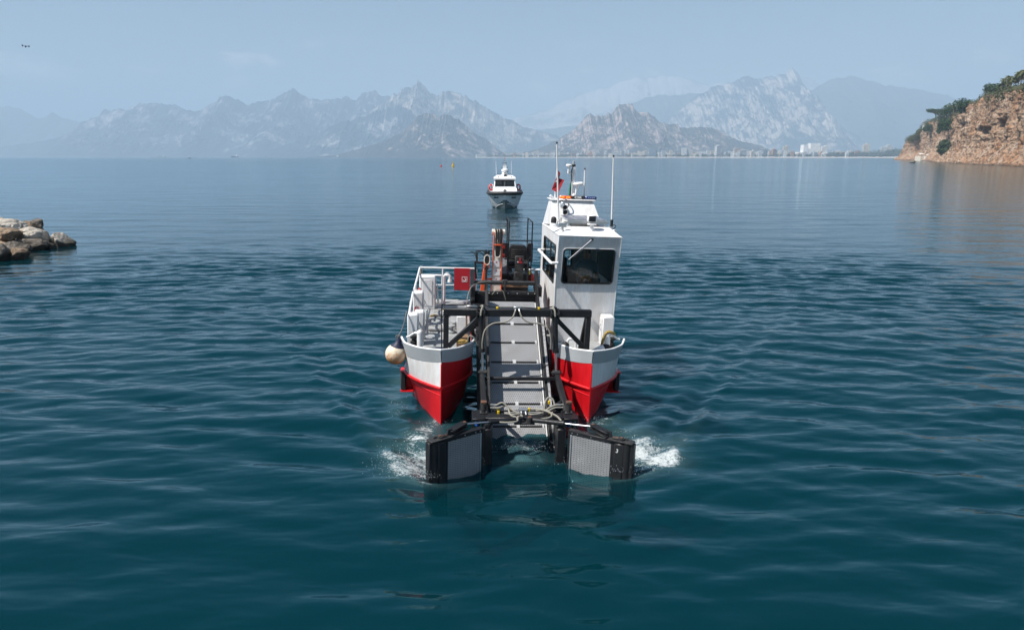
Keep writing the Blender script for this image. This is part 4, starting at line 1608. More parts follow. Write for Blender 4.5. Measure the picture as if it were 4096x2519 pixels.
def build_boulders():
    g = 'rocks of the breakwater end'
    spec = [
        (0, 885, 42.0, (1.65, 1.6, 1.1), 'ROCK_PALE', 'large pale limestone boulder on top of the breakwater end', 1, 0.82),
        (95, 905, 42.8, (1.45, 1.3, 0.95), 'ROCK_TAN', 'tan sloping boulder behind the large pale one', 2, 0.62),
        (132, 930, 41.0, (1.1, 1.1, 0.80), 'ROCK_PALE', 'grey-white boulder overhanging a dark hollow at the end of the pile', 3, 0.62),
        (150, 908, 42.0, (0.45, 0.4, 0.38), 'ROCK_DARK', 'small round dark stone perched on the end of the pile', 4, 1.28),
        (0, 925, 39.0, (1.4, 1.3, 0.60), 'ROCK_TAN', 'flat tan slab in the middle of the pile', 5, 0.80),
        (48, 965, 37.2, (1.0, .95, 0.62), 'ROCK_DARK', 'brown mottled boulder in front of the flat slab', 6, 0.36),
        (4, 998, 35.4, (0.62, 0.7, 0.66), 'ROCK_DARK', 'grey boulder lowest in the left corner of the pile', 7, 0.28),
        (68, 990, 35.8, (0.60, 0.7, 0.45), 'ROCK_TAN', 'wedge-shaped brown boulder right of the low grey one', 8, 0.18),
        (108, 945, 39.6, (1.25, 1.1, 0.62), 'ROCK_DARK', 'dark wet boulder in the shade under the overhang', 9, 0.15),
        (192, 958, 40.2, (0.42, 0.4, 0.35), 'ROCK_DARK', 'small dark wet stone at the tip of the pile', 10, 0.05),
        (246, 940, 41.4, (0.86, 0.75, 0.66), 'ROCK_PALE', 'mottled boulder standing alone in the water off the pile', 11, 0.30),
        (-80, 900, 41.0, (3.0, 2.6, 1.4), 'ROCK_PALE', 'broad pale boulder running out of view behind the pile', 12, 0.5),
        (-60, 975, 37.0, (1.8, 1.8, 1.0), 'ROCK_TAN', 'tan boulder half out of view at the near end of the pile', 13, 0.3),
    ]
    for px, py, Y, sz, mt, lab, sd, zc in spec:
        p = at(px, py, Y)
        boulder('boulder', (p.x, Y, zc), sz, {'ROCK_PALE': ROCK_PALE, 'ROCK_TAN': ROCK_TAN, 'ROCK_DARK': ROCK_DARK}[mt], lab, sd, 0.4 * sd, group=g)
    s = at(3648, 650, 640)
    boulder('boulder', (s.x, 640, .7), (3.4, 3.0, 2.3), ROCK_DARK, 'brown rock standing in the water off the tip of the cliff', 21, 0.3)


build_boulders()

# ------------------------------------------------------------------ the debris-collecting catamaran (boat frame: x to the right, y aft, z up)
BOAT = tag(empty('cleaning_boat'), 'red and white catamaran with a black conveyor ramp between its bows, heading to the viewer', 'boat')
BOAT.matrix_world = BOAT_M
DECK = 1.15
HALF = 1.5


def hull_curve(B, yl, y, p=1.65):
    t = min(max(y / yl, 0), 1)
    return B * (1 - (1 - t) ** p)


HLEV = [  # z, outer half breadth, inner half breadth, run to full breadth (out, in), y of stem
    (-0.50, 0.30, 0.26, 2.6, 2.4, 0.22),
    (0.0, 0.70, 0.52, 2.25, 2.1, 0.02),
    (0.585, 0.755, 0.60, 1.45, 1.45, 0.0),
    (0.745, 0.775, 0.62, 1.15, 1.15, 0.0),
    (1.20, 0.77, 0.64, 0.95, 0.98, 0.0),
]
HY = [0, .03, .08, .15, .25, .38, .52, .68, .86, 1.05, 1.3, 1.6, 2.0, 2.5, 3.2, 4.2, 5.2, 6.3]


def sheer(y):
    return 1.20 + 0.105 * math.exp(-y / 0.35)


def hull(sx):
    b = MB()
    def X(off):
        return sx * (HALF + off)
    for side in (1, -1):             # 1 outer, -1 inner
        rows = []
        for y in HY:
            row = []
            for z, bo, bi, lo, li, y0 in HLEV:
                Bv, lv = (bo, lo) if side == 1 else (bi, li)
                off = hull_curve(Bv, lv, max(0, y - y0)) * side
                zz = z if z < 1.1 else sheer(y)
                row.append((X(off), max(y, y0), zz))
            rows.append(row)
        n, m = len(rows), len(rows[0])
        k = len(b.v)
        b.v.extend([p for r in rows for p in r])
        for i in range(n - 1):
            for j in range(m - 1):
                b.f.append((k + i * m + j, k + i * m + j + 1, k + (i + 1) * m + j + 1, k + (i + 1) * m + j))
                b.mi.append(1 if (j == 3 and side == 1) else 0)
    # transom
    tr = [(X(o), 6.3, z) for z, o in ((-0.5, -.26), (0, -.52), (.745, -.62), (1.2, -.64), (1.2, .77), (.745, .775), (0, .70), (-0.5, .30))]
    b.add(tr, [tuple(range(8))], 0)
    h = b.build('hull', [M['red'], M['white']], BOAT, 28)
    # deck sheet with a white edge
    d = MB()
    rows = []
    for y in HY[2:]:
        o, i = hull_curve(.77, .95, y) - .012, hull_curve(.64, .98, y) - .012
        rows.append([(X(o), y, DECK), (X((o - i) / 2), y, DECK + .006), (X(-i), y, DECK)])
    d.grid(rows)
    d.build('deck', M['grey_deck'], h, 0)
    # bulwark: flared strip round the bow, thick, with a rounded bright rim
    w = MB()
    rim = []
    for side, B, lv, ymax, flare in ((1, .77, .95, .80, .115), (-1, .64, .98, .84, .055)):
        ys = np.linspace(0, ymax, 15)
        rows, rin = [], []
        for q, y in enumerate(ys):
            off = hull_curve(B, lv, y)
            tip = max(0, (y / ymax - .78) / .22)
            fl = flare * min(1, y / .12 + .15)
            lo = sheer(y)
            hi = 1.535 - 0.05 * min(1, y / .3) + (0.085 * tip ** 1.6 if side == 1 else 0.02 * tip)
            fy = -0.045 * max(0, 1 - y / .3)
            rows.append([(X(side * (off + .006)), y, lo - .03), (X(side * (off + fl)), y + fy, hi)])
            rin.append([(X(side * max(off + .006 - .025, 0)), y + .03, lo - .03), (X(side * max(off + fl - .03, 0)), y + fy + .035, hi)])
        w.grid(rows)
        w.grid(rin)
        rim.append([Vector(r[1]) * .5 + Vector(q[1]) * .5 for r, q in zip(rows, rin)])
    bl = w.build('bulwark', M['bulwark'], h, 35)
    c = MB()
    c.tube(list(reversed(rim[0])) + rim[1][1:], 0.022, 8)
    c.build('bulwark_rim', M['white_rail'], h)
    # rubbing strake and lower chine bead
    s = MB()
    for side, B, lv in ((1, .775, 1.15), (-1, .62, 1.15)):
        pts = [(X(side * (hull_curve(B, lv, y) + .012)), y, .735) for y in [0, .05, .12, .22, .35, .5, .68, .86, 1.05, 1.3, 1.7, 2.4, 3.6, 5, 6.3]]
        s.tube(pts, [.030] * len(pts), 6)
    for side, B, lv in ((1, .755, 1.45), (-1, .60, 1.45)):
        pts = [(X(side * (hull_curve(B, lv, y) + .004)), y, .585) for y in [0, .05, .12, .22, .35, .5, .68, .86, 1.05, 1.3, 1.7, 2.4]]
        s.tube(pts, .012, 5)
    s.tube([(X(0), -.008, 1.24), (X(0), -.008, 0.0), (X(0), .20, -.48)], .014, 6)
    s.build('rubbing_strake', M['red'], h)
    f = MB()
    f.bb((X(.775), 1.14, .30), (X(.885), 1.34, .71), .02)
    f.build('rubber_fender', M['rubber'], h)
    f = MB()
    f.bb((X(.60), 1.10, .715), (X(.89), 1.38, .74)); f.bb((X(.60), 1.10, .275), (X(.89), 1.38, .295)); f.bb((X(.60), 1.36, .296), (X(.80), 1.385, .714))
    f.build('fender_bracket', M['red'], h)
    f = MB()
    f.bb((X(.66), 1.10, .745), (X(.80), 1.24, .86), .01)
    f.build('step_bracket', M['white'], h)
    return h


HULLS = [hull(-1), hull(1)]


def part(mb, name, mat, parent=None, smooth=40, label=None):
    o = mb.build(name, mat, parent or BOAT, smooth)
    if label:
        o['label'] = label
    return o


def build_decks():
    b = MB()
    b.bb((-.88, 3.2, .95), (.88, 6.298, 1.12))
    part(b, 'cross_deck', M['grey_deck'])
    b = MB()
    b.bb((-2.26, 6.20, 1.152), (-.87, 6.31, 1.20)); b.bb((.87, 6.20, 1.152), (2.26, 6.31, 1.20))
    part(b, 'stern_coaming', M['white'])
    # white deck boxes along the left rail
    for lo, hi in (((-2.235, 1.08, DECK), (-2.02, 1.36, 1.975)), ((-2.13, 1.66, DECK), (-1.925, 1.98, 1.90)),
                   ((-2.24, 3.02, DECK), (-2.01, 3.40, 2.06)), ((-2.20, 5.35, DECK), (-1.79, 5.72, 2.05)), ((2.05, 1.68, DECK), (2.31, 2.02, 1.84))):
        b = MB()
        b.bb(lo, hi, .018)
        o = part(b, 'deck_box', M['white'])
        d = MB()
        d.bb((hi[0] + .002, lo[1] + .05, lo[2] + .12), (hi[0] + .016, hi[1] - .05, hi[2] - .06), .004) if lo[0] < 0 else d.bb((lo[0] - .016, lo[1] + .05, lo[2] + .12), (lo[0] - .002, hi[1] - .05, hi[2] - .06), .004)
        d.build('box_door', M['white'], o)
        g = MB()
        xx = hi[0] + .03 if lo[0] < 0 else lo[0] - .03
        g.tube([(xx, lo[1] + .08, hi[2] - .18), (xx + .03 * (1 if lo[0] < 0 else -1), lo[1] + .10, hi[2] - .24), (xx, lo[1] + .08, hi[2] - .32)], .008, 5)
        g.build('latch', M['steel'], o)
    b = MB(); b.bb((-1.93, 5.36, 1.35), (-1.90, 5.40, 1.5)); b.bb((-2.12, 5.335, 1.25), (-1.87, 5.348, 1.96), .004)
    part(b, 'box_front_panel', M['white'])
    # grey oar-like strips hung by the boxes
    for a, c in (((-1.86, 1.95, 1.90), (-1.85, 1.92, 1.36)), ((-1.74, 5.45, 1.78), (-1.70, 5.42, 1.28))):
        b = MB(); b.bar(a, c, .05, .02)
        part(b, 'hung_plate', M['alu'])
    # rails
    r = MB()
    z = 2.165
    r.tube(smooth_path([(-2.23, 6.15, 1.2), (-2.23, 6.15, 2.10), (-2.20, 6.15, z), (-2.10, 6.15, z)], 4) + [(-.72, 6.15, z), (-.66, 6.15, z - .03), (-.655, 6.15, 1.15)], .026, 8)
    r.tube([(-1.60, 6.15, z), (-1.60, 6.15, 1.15)], .024, 8)
    for zz in (1.68, 1.25):
        r.tube([(-2.22, 6.15, zz), (-.66, 6.15, zz)], .016, 6)
    part(r, 'stern_rail', M['white_rail'])
    r = MB()
    r.tube([(.655, 6.15, 1.15), (.66, 6.15, 2.13), (.70, 6.15, z), (2.2, 6.15, z), (2.23, 6.15, 2.1), (2.23, 6.15, 1.15)], .026, 8)
    r.tube([(.66, 6.15, 1.72), (2.2, 6.15, 1.72)], .016, 6)
    part(r, 'stern_rail', M['white_rail'])
    r = MB()
    r.tube([(1.0, 5.9, 1.12), (1.0, 5.9, 2.0), (1.03, 5.9, 2.05), (1.5, 5.9, 2.05)], .038, 8)
    r.cyl((1.12, 5.9, 2.09), (1.12, 5.9, 2.11), .06, 8)
    part(r, 'vent_pipe', M['white_rail'])
    r = MB()
    r.tube([(-2.2, 5.55, 1.28), (-2.2, 5.55, 2.03), (-2.17, 5.55, 2.055), (-1.63, 5.55, 2.055), (-1.60, 5.55, 2.03), (-1.60, 5.55, 1.28), (-1.63, 5.55, 1.255), (-2.17, 5.55, 1.255)], .026, 8, True)
    r.tube([(-2.0, 5.55, 1.66), (-1.61, 5.55, 1.66)], .016, 6)
    part(r, 'side_gate', M['white_rail'])
    r = MB()
    r.tube([(-1.56, 5.95, 1.15), (-1.56, 5.95, 1.97), (-1.53, 5.95, 2.0), (-1.43, 5.95, 2.0), (-1.40, 5.95, 1.97), (-1.40, 5.95, 1.86)], .042, 8)
    r.cyl((-1.40, 5.95, 1.87), (-1.40, 5.95, 1.80), .058, 10, .066)
    r.bb((-1.52, 5.93, 2.045), (-1.44, 5.97, 2.075))
    part(r, 'vent_pipe', M['white_rail'])
    # inclined side rails between the boxes
    r = MB()
    r.tube([(-2.22, 1.42, 1.92), (-2.235, 2.9, 2.06), (-2.24, 3.1, 2.06)], .026, 8)
    r.tube([(-2.235, 3.40, 2.06), (-2.24, 5.3, 2.12), (-2.24, 6.1, 2.165)], .026, 8)
    for y in (2.2, 4.3):
        r.tube([(-2.24, y, 1.15), (-2.24, y, 2.02)], .02, 8)
    r.tube([(-2.24, 1.4, 1.55), (-2.24, 6.1, 1.62)], .014, 6)
    part(r, 'side_rail', M['white_rail'])
    # red board with a hook emblem
    b = MB()
    pts = [(-1.28, 6.10, 1.545), (-1.28, 6.10, 2.175), (-.90, 6.10, 2.175)] + [(-.90 + .222 * sin(a), 6.10, 1.95 + .225 * cos(a)) for a in np.linspace(.15, pi / 2, 8)] + [(-.678, 6.10, 1.545)]
    b.prism(pts, (0, .04, 0))
    rb = part(b, 'red_board', M['red_panel'], None, 0)
    e = MB()
    def fr(x0, z0, x1, z1, t):
        e.bb((x0, 6.094, z0), (x1, 6.099, z0 + t)); e.bb((x0, 6.094, z1 - t), (x1, 6.099, z1)); e.bb((x0, 6.094, z0 + t), (x0 + t, 6.099, z1 - t)); e.bb((x1 - t, 6.094, z0 + t), (x1, 6.099, z1 - t))
    fr(-1.062, 1.785, -.912, 1.935, .012)
    hook = [(-1.030, 1.835)] + [(-.987 + .040 * cos(a), 1.850 + .035 * sin(a)) for a in np.linspace(pi, 2.2 * pi, 9)] + [(-.968, 1.885), (-.985, 1.905)]
    e.tube([(x, 6.096, z) for x, z in hook], .010, 5)
    e.build('hook_emblem', M['text_white'], rb, 0)
    # deck fittings on the left hull
    for c, rr in (((-1.62, 3.12), 1), ((-1.62, 4.6), .8)):
        b = MB(); b.box((c[0], c[1], DECK + .06), (.52 * rr, .5 * rr, .10), None, .03)
        o = part(b, 'deck_hatch', M['grey_deck'])
        b = MB(); b.bb((c[0] + .05, c[1] - .03, DECK + .112), (c[0] + .16, c[1] + .03, DECK + .135), .006); b.build('hinge', M['steel'], o)
    for x, y in ((-1.33, 2.8), (-1.25, 3.2)):
        b = MB(); b.lathe([(.11, 0), (.11, .05), (.05, .06), (.05, .14), (.10, .15), (.10, .19), (.02, .21)], (x, y, DECK), 12)
        part(b, 'vent_cap', M['grey_deck'])
    b = MB(); b.bb((-1.20, 2.75, DECK), (-.96, 3.05, 1.56), .01)
    o = part(b, 'pump_box', M['white'])
    b = MB(); b.cyl((-1.08, 2.90, 1.565), (-1.08, 2.90, 1.66), .085, 12); b.build('pump_motor', M['steel'], o)
    b = MB(); b.bb((-1.02, 1.45, DECK + .01), (-.90, 1.85, 1.42), .01)
    o = part(b, 'valve_manifold', M['black_worn'])
    b = MB(); b.tube(smooth_path([(-.97, 1.0, 1.30), (-.96, .98, 1.52), (-.90, .96, 1.57), (-.82, .95, 1.50), (-.76, .96, 1.36)], 4), .014, 6); b.build('hose', M['hose_grey'], o)
    b = MB(); b.bb((-1.0, .99, 1.22), (-.9, 1.07, 1.36), .01); b.build('valve', M['rust'], o)
    # bollards and fairleads at the bows
    for sx in (-1, 1):
        X = lambda v: sx * v
        b = MB(); b.lathe([(.055, 0), (.055, .24), (.075, .25), (.075, .30), (.045, .31), (.045, .36), (.08, .37), (.08, .42)], (X(2.09), .93, DECK), 12)
        part(b, 'mooring_bollard', M['rubber'])
        b = MB(); b.tube(smooth_path([(X(1.955), .74, DECK), (X(1.955), .74, 1.62), (X(1.96), .74, 1.68)], 3), .062, 10); b.sphere((X(1.96), .74, 1.68), .062, 10, 6)
        b.tube(smooth_path([(X(1.97), .74, 1.69), (X(2.08), .76, 1.66), (X(2.16), .78, 1.60), (X(2.23), .80, 1.57)], 4), [.022] * 13, 6)
        part(b, 'fairlead_post', M['white_rail'])
    b = MB(); b.tube([(1.22, 1.35, DECK), (1.22, 1.35, 1.38), (1.25, 1.35, 1.42), (1.37, 1.35, 1.42), (1.40, 1.35, 1.38), (1.40, 1.35, DECK)], .03, 8)
    part(b, 'vent_pipe', M['white_rail'])
    b = MB(); b.lathe([(.05, 0), (.05, .10), (.075, .11), (.075, .15), (.02, .2)], (1.12, 1.0, DECK + .1), 10)
    part(b, 'deck_cleat', M['rubber'])
    b = MB(); b.tube([(1.93, .95, 1.2), (1.93, .95, 1.55), (1.97, .95, 1.62), (2.03, .95, 1.55), (2.03, .95, 1.2), (1.98, .95, 1.16)], .016, 6, True)
    part(b, 'box_handle', M['white_rail'])


build_decks()


# ------------------------------------------------------------------ wheelhouse
def holed_wall(b, quad, hole, nseg=5, r=.07, thick=None):
    """planar wall (4 corners: bl, br, tr, tl) with a rounded rectangular hole given in unit coordinates (u0, v0, u1, v1)"""
    q = [Vector(p) for p in quad]
    def S(u, v):
        return (q[0] * (1 - u) + q[1] * u) * (1 - v) + (q[3] * (1 - u) + q[2] * u) * v
    W, H = (q[1] - q[0]).length, (q[3] - q[0]).length
    u0, v0, u1, v1 = hole
    ru, rv = r / W, r / H
    ring, outer = [], []
    for (cu, cv, a0), (ou, ov) in zip(((u1 - ru, v1 - rv, 0), (u0 + ru, v1 - rv, pi / 2), (u0 + ru, v0 + rv, pi), (u1 - ru, v0 + rv, 1.5 * pi)), ((1, 1), (0, 1), (0, 0), (1, 0))):
        for k in range(nseg + 1):
            a = a0 + pi / 2 * k / nseg
            ring.append(S(cu + ru * cos(a), cv + rv * sin(a)))
            outer.append(S(ou, ov))
    n = len(ring)
    k = len(b.v)
    b.add(ring, [])
    corners = [S(1, 1), S(0, 1), S(0, 0), S(1, 0)]
    c0 = len(b.v)
    b.add(corners, [])
    m = nseg + 1
    for c in range(4):
        for i in range(m - 1):
            b.f.append((c0 + c, k + c * m + i, k + c * m + i + 1)); b.mi.append(b.cur)
        j = (c + 1) % 4
        b.f.append((c0 + c, k + c * m + m - 1, k + j * m, c0 + j)); b.mi.append(b.cur)
    return ring


def window(parent, ring, nrm, name='window'):
    nrm = Vector(nrm).normalized()
    g = MB()
    c = sum(ring, Vector()) / len(ring)
    P = [p + (p - c).normalized() * .012 - nrm * .006 for p in ring]
    g.add(P, [tuple(range(len(P)))])
    w = g.build(name, M['glass'], parent, 0, False)
    f = MB()
    f.tube([p + nrm * .004 for p in ring], .021, 6, True)
    f.build('window_gasket', M['rubber'], w)
    return w


def build_wheelhouse():
    xl, xr = .99, 2.385
    A = {'tfl': (xl, 1.77, 3.615), 'tfr': (xr - .015, 1.77, 3.615), 'cfl': (xl, 2.04, 2.44), 'cfr': (xr, 2.04, 2.44), 'bfl': (xl + .02, 2.13, DECK), 'bfr': (xr - .02, 2.13, DECK),
         'trl': (xl, 4.8, 3.60), 'trr': (xr, 4.8, 3.60), 'crl': (xl, 4.8, 2.44), 'crr': (xr, 4.8, 2.44), 'brl': (xl + .02, 4.8, DECK), 'brr': (xr - .02, 4.8, DECK)}
    V = {k: Vector(v) for k, v in A.items()}
    b = MB()
    W = empty('wheelhouse', (0, 0, 0), (0, 0, 0), BOAT)
    rf = holed_wall(b, [V['cfl'], V['cfr'], V['tfr'], V['tfl']], (.095, .085, .915, .755), 6, .075)
    rl = holed_wall(b, [V['crl'], V['cfl'], V['tfl'], V['trl']], (.20, .035, .895, .775), 4, .05)
    rr = holed_wall(b, [V['cfr'], V['crr'], V['trr'], V['tfr']], (.09, .035, .80, .775), 4, .05)
    rb = holed_wall(b, [V['crr'], V['crl'], V['trl'], V['trr']], (.42, .05, .92, .75), 4, .05)
    for q in (('bfl', 'bfr', 'cfr', 'cfl'), ('brl', 'bfl', 'cfl', 'crl'), ('bfr', 'brr', 'crr', 'cfr'), ('brr', 'brl', 'crl', 'crr')):
        b.add([V[k] for k in q], [(0, 1, 2, 3)])
    b.build('wall', M['white'], W, 0, False)
    # lining, a little inside the shell
    l = MB()
    l.bb((xl + .05, 2.2, 1.44), (xr - .05, 4.74, 1.46))
    l.build('cabin_floor', M['dash'], W, 0)
    nf = (V['cfr'] - V['cfl']).cross(V['tfl'] - V['cfl'])
    w = window(W, rf, nf)
    f = MB()
    c = sum(rf, Vector()) / len(rf)
    f.tube([p + (p - c).normalized() * .022 + Vector((0, -.006, 0)) for p in rf], .011, 6, True)
    f.build('window_frame', M['bulwark'], w)
    window(W, rl, (-1, 0, 0)); window(W, rr, (1, 0, 0)); window(W, rb, (0, 1, 0))
    m = MB()
    m.bb((xl - .012, 3.0, 2.50), (xl + .012, 3.05, 3.34)); m.build('window_post', M['rubber'], W, 0)
    # roof: hipped front and sides to a flat top
    r = MB()
    ul, ur, uf, ub, uz = 1.29, 2.20, 2.30, 3.95, 3.775
    P = [V['tfl'], V['tfr'], V['trr'], V['trl'], Vector((ul, uf, uz)), Vector((ur, uf, uz)), Vector((ur, ub, uz)), Vector((ul, ub, uz))]
    r.add(P, [(0, 1, 5, 4), (1, 2, 6, 5), (3, 0, 4, 7), (4, 5, 6, 7), (2, 3, 7, 6)])
    r.build('roof', M['white'], W, 0)
    e = MB()
    e.tube([V['tfl'], V['tfr'], V['trr'], V['trl']], .012, 6, True)
    for k in ('l', 'r'):
        e.tube([V['tf' + k], V['cf' + k], V['bf' + k]], .009, 6)
    e.tube([V['cfl'], V['cfr']], .006, 6)
    e.tube([V['cfl'], V['crl']], .006, 6)
    e.build('edge_trim', M['white'], W)
    # mast housing at the back of the roof
    h = MB()
    bl, br_, bf, bb_, tz = .995, 2.30, 3.62, 4.78, 4.255
    Q = [Vector(p) for p in ((1.02, 3.55, 3.70), (2.30, 3.55, 3.70), (2.38, 4.78, 3.59), (.995, 4.78, 3.595), (1.085, 3.92, tz), (2.12, 3.92, tz - .02), (2.16, 4.6, tz - .02), (1.12, 4.6, tz))]
    h.add(Q, [(0, 1, 5, 4), (1, 2, 6, 5), (2, 3, 7, 6), (3, 0, 4, 7), (4, 5, 6, 7)])
    H = h.build('mast_housing', M['white'], W, 0)
    h = MB()
    h.bb((1.06, 3.86, tz), (2.18, 4.64, tz + .022), .006)
    h.build('housing_lid', M['white'], H)
    h = MB()
    n = (Q[4] - Q[0]).cross(Q[3] - Q[0]).normalized()
    for k in range(9):
        t = .22 + .065 * k
        a = Q[3].lerp(Q[7], t).lerp(Q[0].lerp(Q[4], t), .22)
        c2 = Q[3].lerp(Q[7], t).lerp(Q[0].lerp(Q[4], t), .40)
        h.bar(a, c2, .006, .020, (0, 0, 1), 0)
    h.build('louvre', M['bulwark'], H, 0)
    # solar panel
    s = MB()
    s.bb((1.25, 2.30, 3.885), (2.14, 3.55, 3.925))
    sp = s.build('solar_panel', M['alu'], W, 0)
    s = MB(); s.bb((1.27, 2.32, 3.926), (2.12, 3.53, 3.930)); s.build('solar_cells', M['solar'], sp, 0)
    s = MB()
    for x in (1.27, 2.10):
        for y in (2.36, 3.45):
            s.bb((x - .02, y - .02, 3.76), (x + .02, y + .02, 3.884))
    s.bb((1.22, 2.33, 3.845), (2.17, 2.36, 3.880))
    s.build('panel_stand', M['alu'], sp, 0)
    # searchlight
    s = MB(); s.cyl((1.755, 2.10, 3.70), (1.755, 2.10, 3.84), .045, 10); s.bb((1.66, 2.03, 3.835), (1.85, 2.17, 3.87), .01); s.box((1.748, 2.10, 3.975), (.205, .13, .17), None, .03)
    L = s.build('searchlight', M['white_rail'], W)
    s = MB(); s.box((1.748, 2.032, 3.975), (.155, .012, .125), None, .004); s.build('lamp_lens', M['lens'], L)
    # floodlight at the left front corner
    s = MB(); s.cyl((1.11, 2.10, 3.70), (1.11, 2.08, 3.80), .03, 8); s.box((1.09, 2.06, 3.825), (.20, .05, .10), Matrix.Rotation(.25, 3, 'Z'), .006)
    L = s.build('floodlight', M['alu'], W)
    for i in range(4):
        for j in range(2):
            s = MB(); s.box((1.016 + .049 * i, 2.045 + .013 * i, 3.806 + .04 * j), (.036, .01, .03), Matrix.Rotation(.25, 3, 'Z'), .002); s.build('led', M['label'], L, 0)
    # black vent cowl on a white base
    s = MB(); s.lathe([(.095, -.06), (.085, 0), (.07, .02)], (.965, 2.55, 3.80), 12); V0 = s.build('vent_cowl', M['white'], W)
    s = MB(); s.lathe([(.062, .0), (.066, .07), (.055, .12), (.03, .14), (1e-4, .145)], (.965, 2.55, 3.82), 14); s.build('cowl_cap', M['rubber'], V0)
    # whip aerials
    for (x0, y0, z0), (x1, y1, z1) in (((1.09, 2.62, 3.80), (.966, 2.6, 5.565)), ((2.385, 2.9, 3.80), (2.33, 2.9, 5.32)), ((1.955, 4.3, 4.27), (1.94, 4.3, 5.0))):
        s = MB(); s.tube([(x0, y0, z0), (x0 * .6 + x1 * .4, y0, z0 * .6 + z1 * .4), (x1, y1, z1)], [.023, .020, .014], 8)
        a = s.build('whip_aerial', M['white_rail'], W)
        s = MB(); s.cyl((x1, y1, z1), (x1 - (x0 - x1) * .02, y1, z1 + .045), .017, 8); s.build('aerial_tip', M['rubber'], a)
        s = MB(); s.cyl((x0, y0, z0 - .08), (x0, y0, z0 + .10), .033, 8); s.build('aerial_base', M['white_rail'] if x0 < 2.2 else M['rubber'], a)
    s = MB(); s.bb((2.30, 2.85, 3.70), (2.43, 2.97, 3.74)); s.bb((2.34, 2.5, 3.56), (2.42, 2.62, 3.70), .01); s.build('aerial_bracket', M['alu'], W)
    s = MB(); s.torus((2.43, 2.86, 3.74), .045, .009, (0, 1, .2), 14, 5); s.build('cable_coil', M['rubber'], W)
    # mast with light, cables, gps mushrooms, radar
    s = MB(); s.tube([(1.668, 4.3, 4.27), (1.655, 4.3, 5.08)], .037, 10); s.box((1.66, 4.26, 4.98), (.075, .05, .14), None, .006)
    m_ = s.build('mast', M['white_rail'], W)
    s = MB(); s.cyl((1.652, 4.3, 5.08), (1.652, 4.3, 5.12), .05, 12); s.build('lamp_collar', M['rubber'], m_)
    s = MB(); s.lathe([(.034, 0), (.036, .03), (.034, .08), (.016, .092)], (1.652, 4.3, 5.12), 12); s.build('masthead_lamp', M['alu'], m_)
    s = MB(); s.tube(smooth_path([(1.655, 4.26, 5.08), (1.60, 4.25, 4.98), (1.605, 4.25, 4.7), (1.60, 4.25, 4.4), (1.58, 4.25, 4.28)], 4), .012, 6); s.build('mast_cable', M['hose_black'], m_)
    s = MB(); s.tube([(1.585, 4.24, 4.66), (1.572, 4.24, 4.5), (1.565, 4.24, 4.28)], .016, 6); s.build('green_cable', flat('green_cable_sheath', (.02, .22, .13), .5), m_)
    s = MB(); s.tube([(1.64, 4.28, 4.88), (1.52, 4.24, 4.92), (1.52, 4.24, 5.06)], [.02, .034, .02], 8); s.lathe([(.03, 0), (.075, .02), (.078, .05), (.06, .07), (1e-4, .075)], (1.525, 4.24, 5.055), 14)
    s.build('gps_antenna', M['white_rail'], m_)
    s = MB(); s.tube([(1.72, 4.2, 4.27), (1.735, 4.2, 4.50), (1.765, 4.2, 4.60)], [.022, .026, .05], 8); s.box((1.775, 4.2, 4.655), (.25, .20, .085), Matrix.Rotation(-.12, 3, 'Y'), .035)
    s.build('radar', M['white_rail'], m_)
    s = MB(); s.sphere((1.67, 4.15, 4.33), .05, 12, 8, (1, 1, 1.9)); s.build('dome_antenna', M['white_rail'], m_)
    s = MB(); s.lathe([(.12, 0), (.13, .03), (.10, .06), (.06, .075)], (1.42, 4.3, 4.28), 14); s.build('vent_dome', M['white_rail'], W)
    # light bar
    s = MB(); s.bb((1.30, 4.06, 4.270), (2.235, 4.16, 4.285), .004)
    LB = s.build('light_bar', M['alu'], W)
    s = MB(); s.box((1.765, 4.11, 4.325), (.345, .105, .075), None, .012); s.build('bar_centre', M['rubber'], LB)
    s = MB(); s.box((1.445, 4.11, 4.325), (.295, .10, .07), None, .015); s.build('amber_lens', M['amber'], LB)
    s = MB(); s.box((2.085, 4.11, 4.325), (.295, .10, .07), None, .015); s.build('blue_lens', M['blue_lens'], LB)
    for x in (1.335, 1.375, 1.405, 1.48, 1.515, 1.55):
        s = MB(); s.sphere((x, 4.058, 4.325), .014, 8, 6); s.build('lit_led', M['amber_lit'], LB)
    for x in (2.03, 2.08, 2.13, 2.17):
        s = MB(); s.sphere((x, 4.06, 4.325), .010, 8, 6); s.build('unlit_led', M['label'], LB)
    text_mesh('maker_lettering', 'CSR', .074, M['text_white'], Matrix.Translation((1.765, 4.054, 4.325)) @ Matrix.Rotation(pi / 2, 4, 'X') @ Matrix.Diagonal((1.35, 1, 1, 1)), LB, .001, .002)
    s = MB(); s.tube(smooth_path([(1.55, 4.1, 4.26), (1.75, 4.05, 4.24), (1.95, 4.05, 4.265), (2.1, 4.05, 4.25), (2.2, 4.08, 4.275)], 4), .006, 5); s.build('bar_cable', M['hose_black'], LB)
    # twin horn, camera
    for z, x in ((4.10, 1.385), (3.985, 1.395)):
        s = MB(); s.lathe([(.025, .16), (.03, .10), (.045, .04), (.068, 0.0), (.062, .0), (.04, .035), (.022, .09)], (x, 3.62, z), 14, Matrix.Rotation(-pi / 2, 3, 'X'))
        H_ = s.build('horn', M['alu'], W)
        s = MB(); s.cyl((x, 3.64, z), (x, 3.66, z), .05, 12); s.build('horn_throat', M['rubber'], H_)
    s = MB(); s.sphere((1.33, 3.72, 4.15), .07, 12, 8, (.9, .7, 1.3)); s.build('horn_housing', M['alu'], W)
    s = MB(); s.tube(smooth_path([(1.42, 3.9, 4.28), (1.46, 3.75, 4.25), (1.47, 3.68, 4.15), (1.43, 3.68, 4.09)], 4), .014, 6); s.build('horn_cable', M['hose_black'], W)
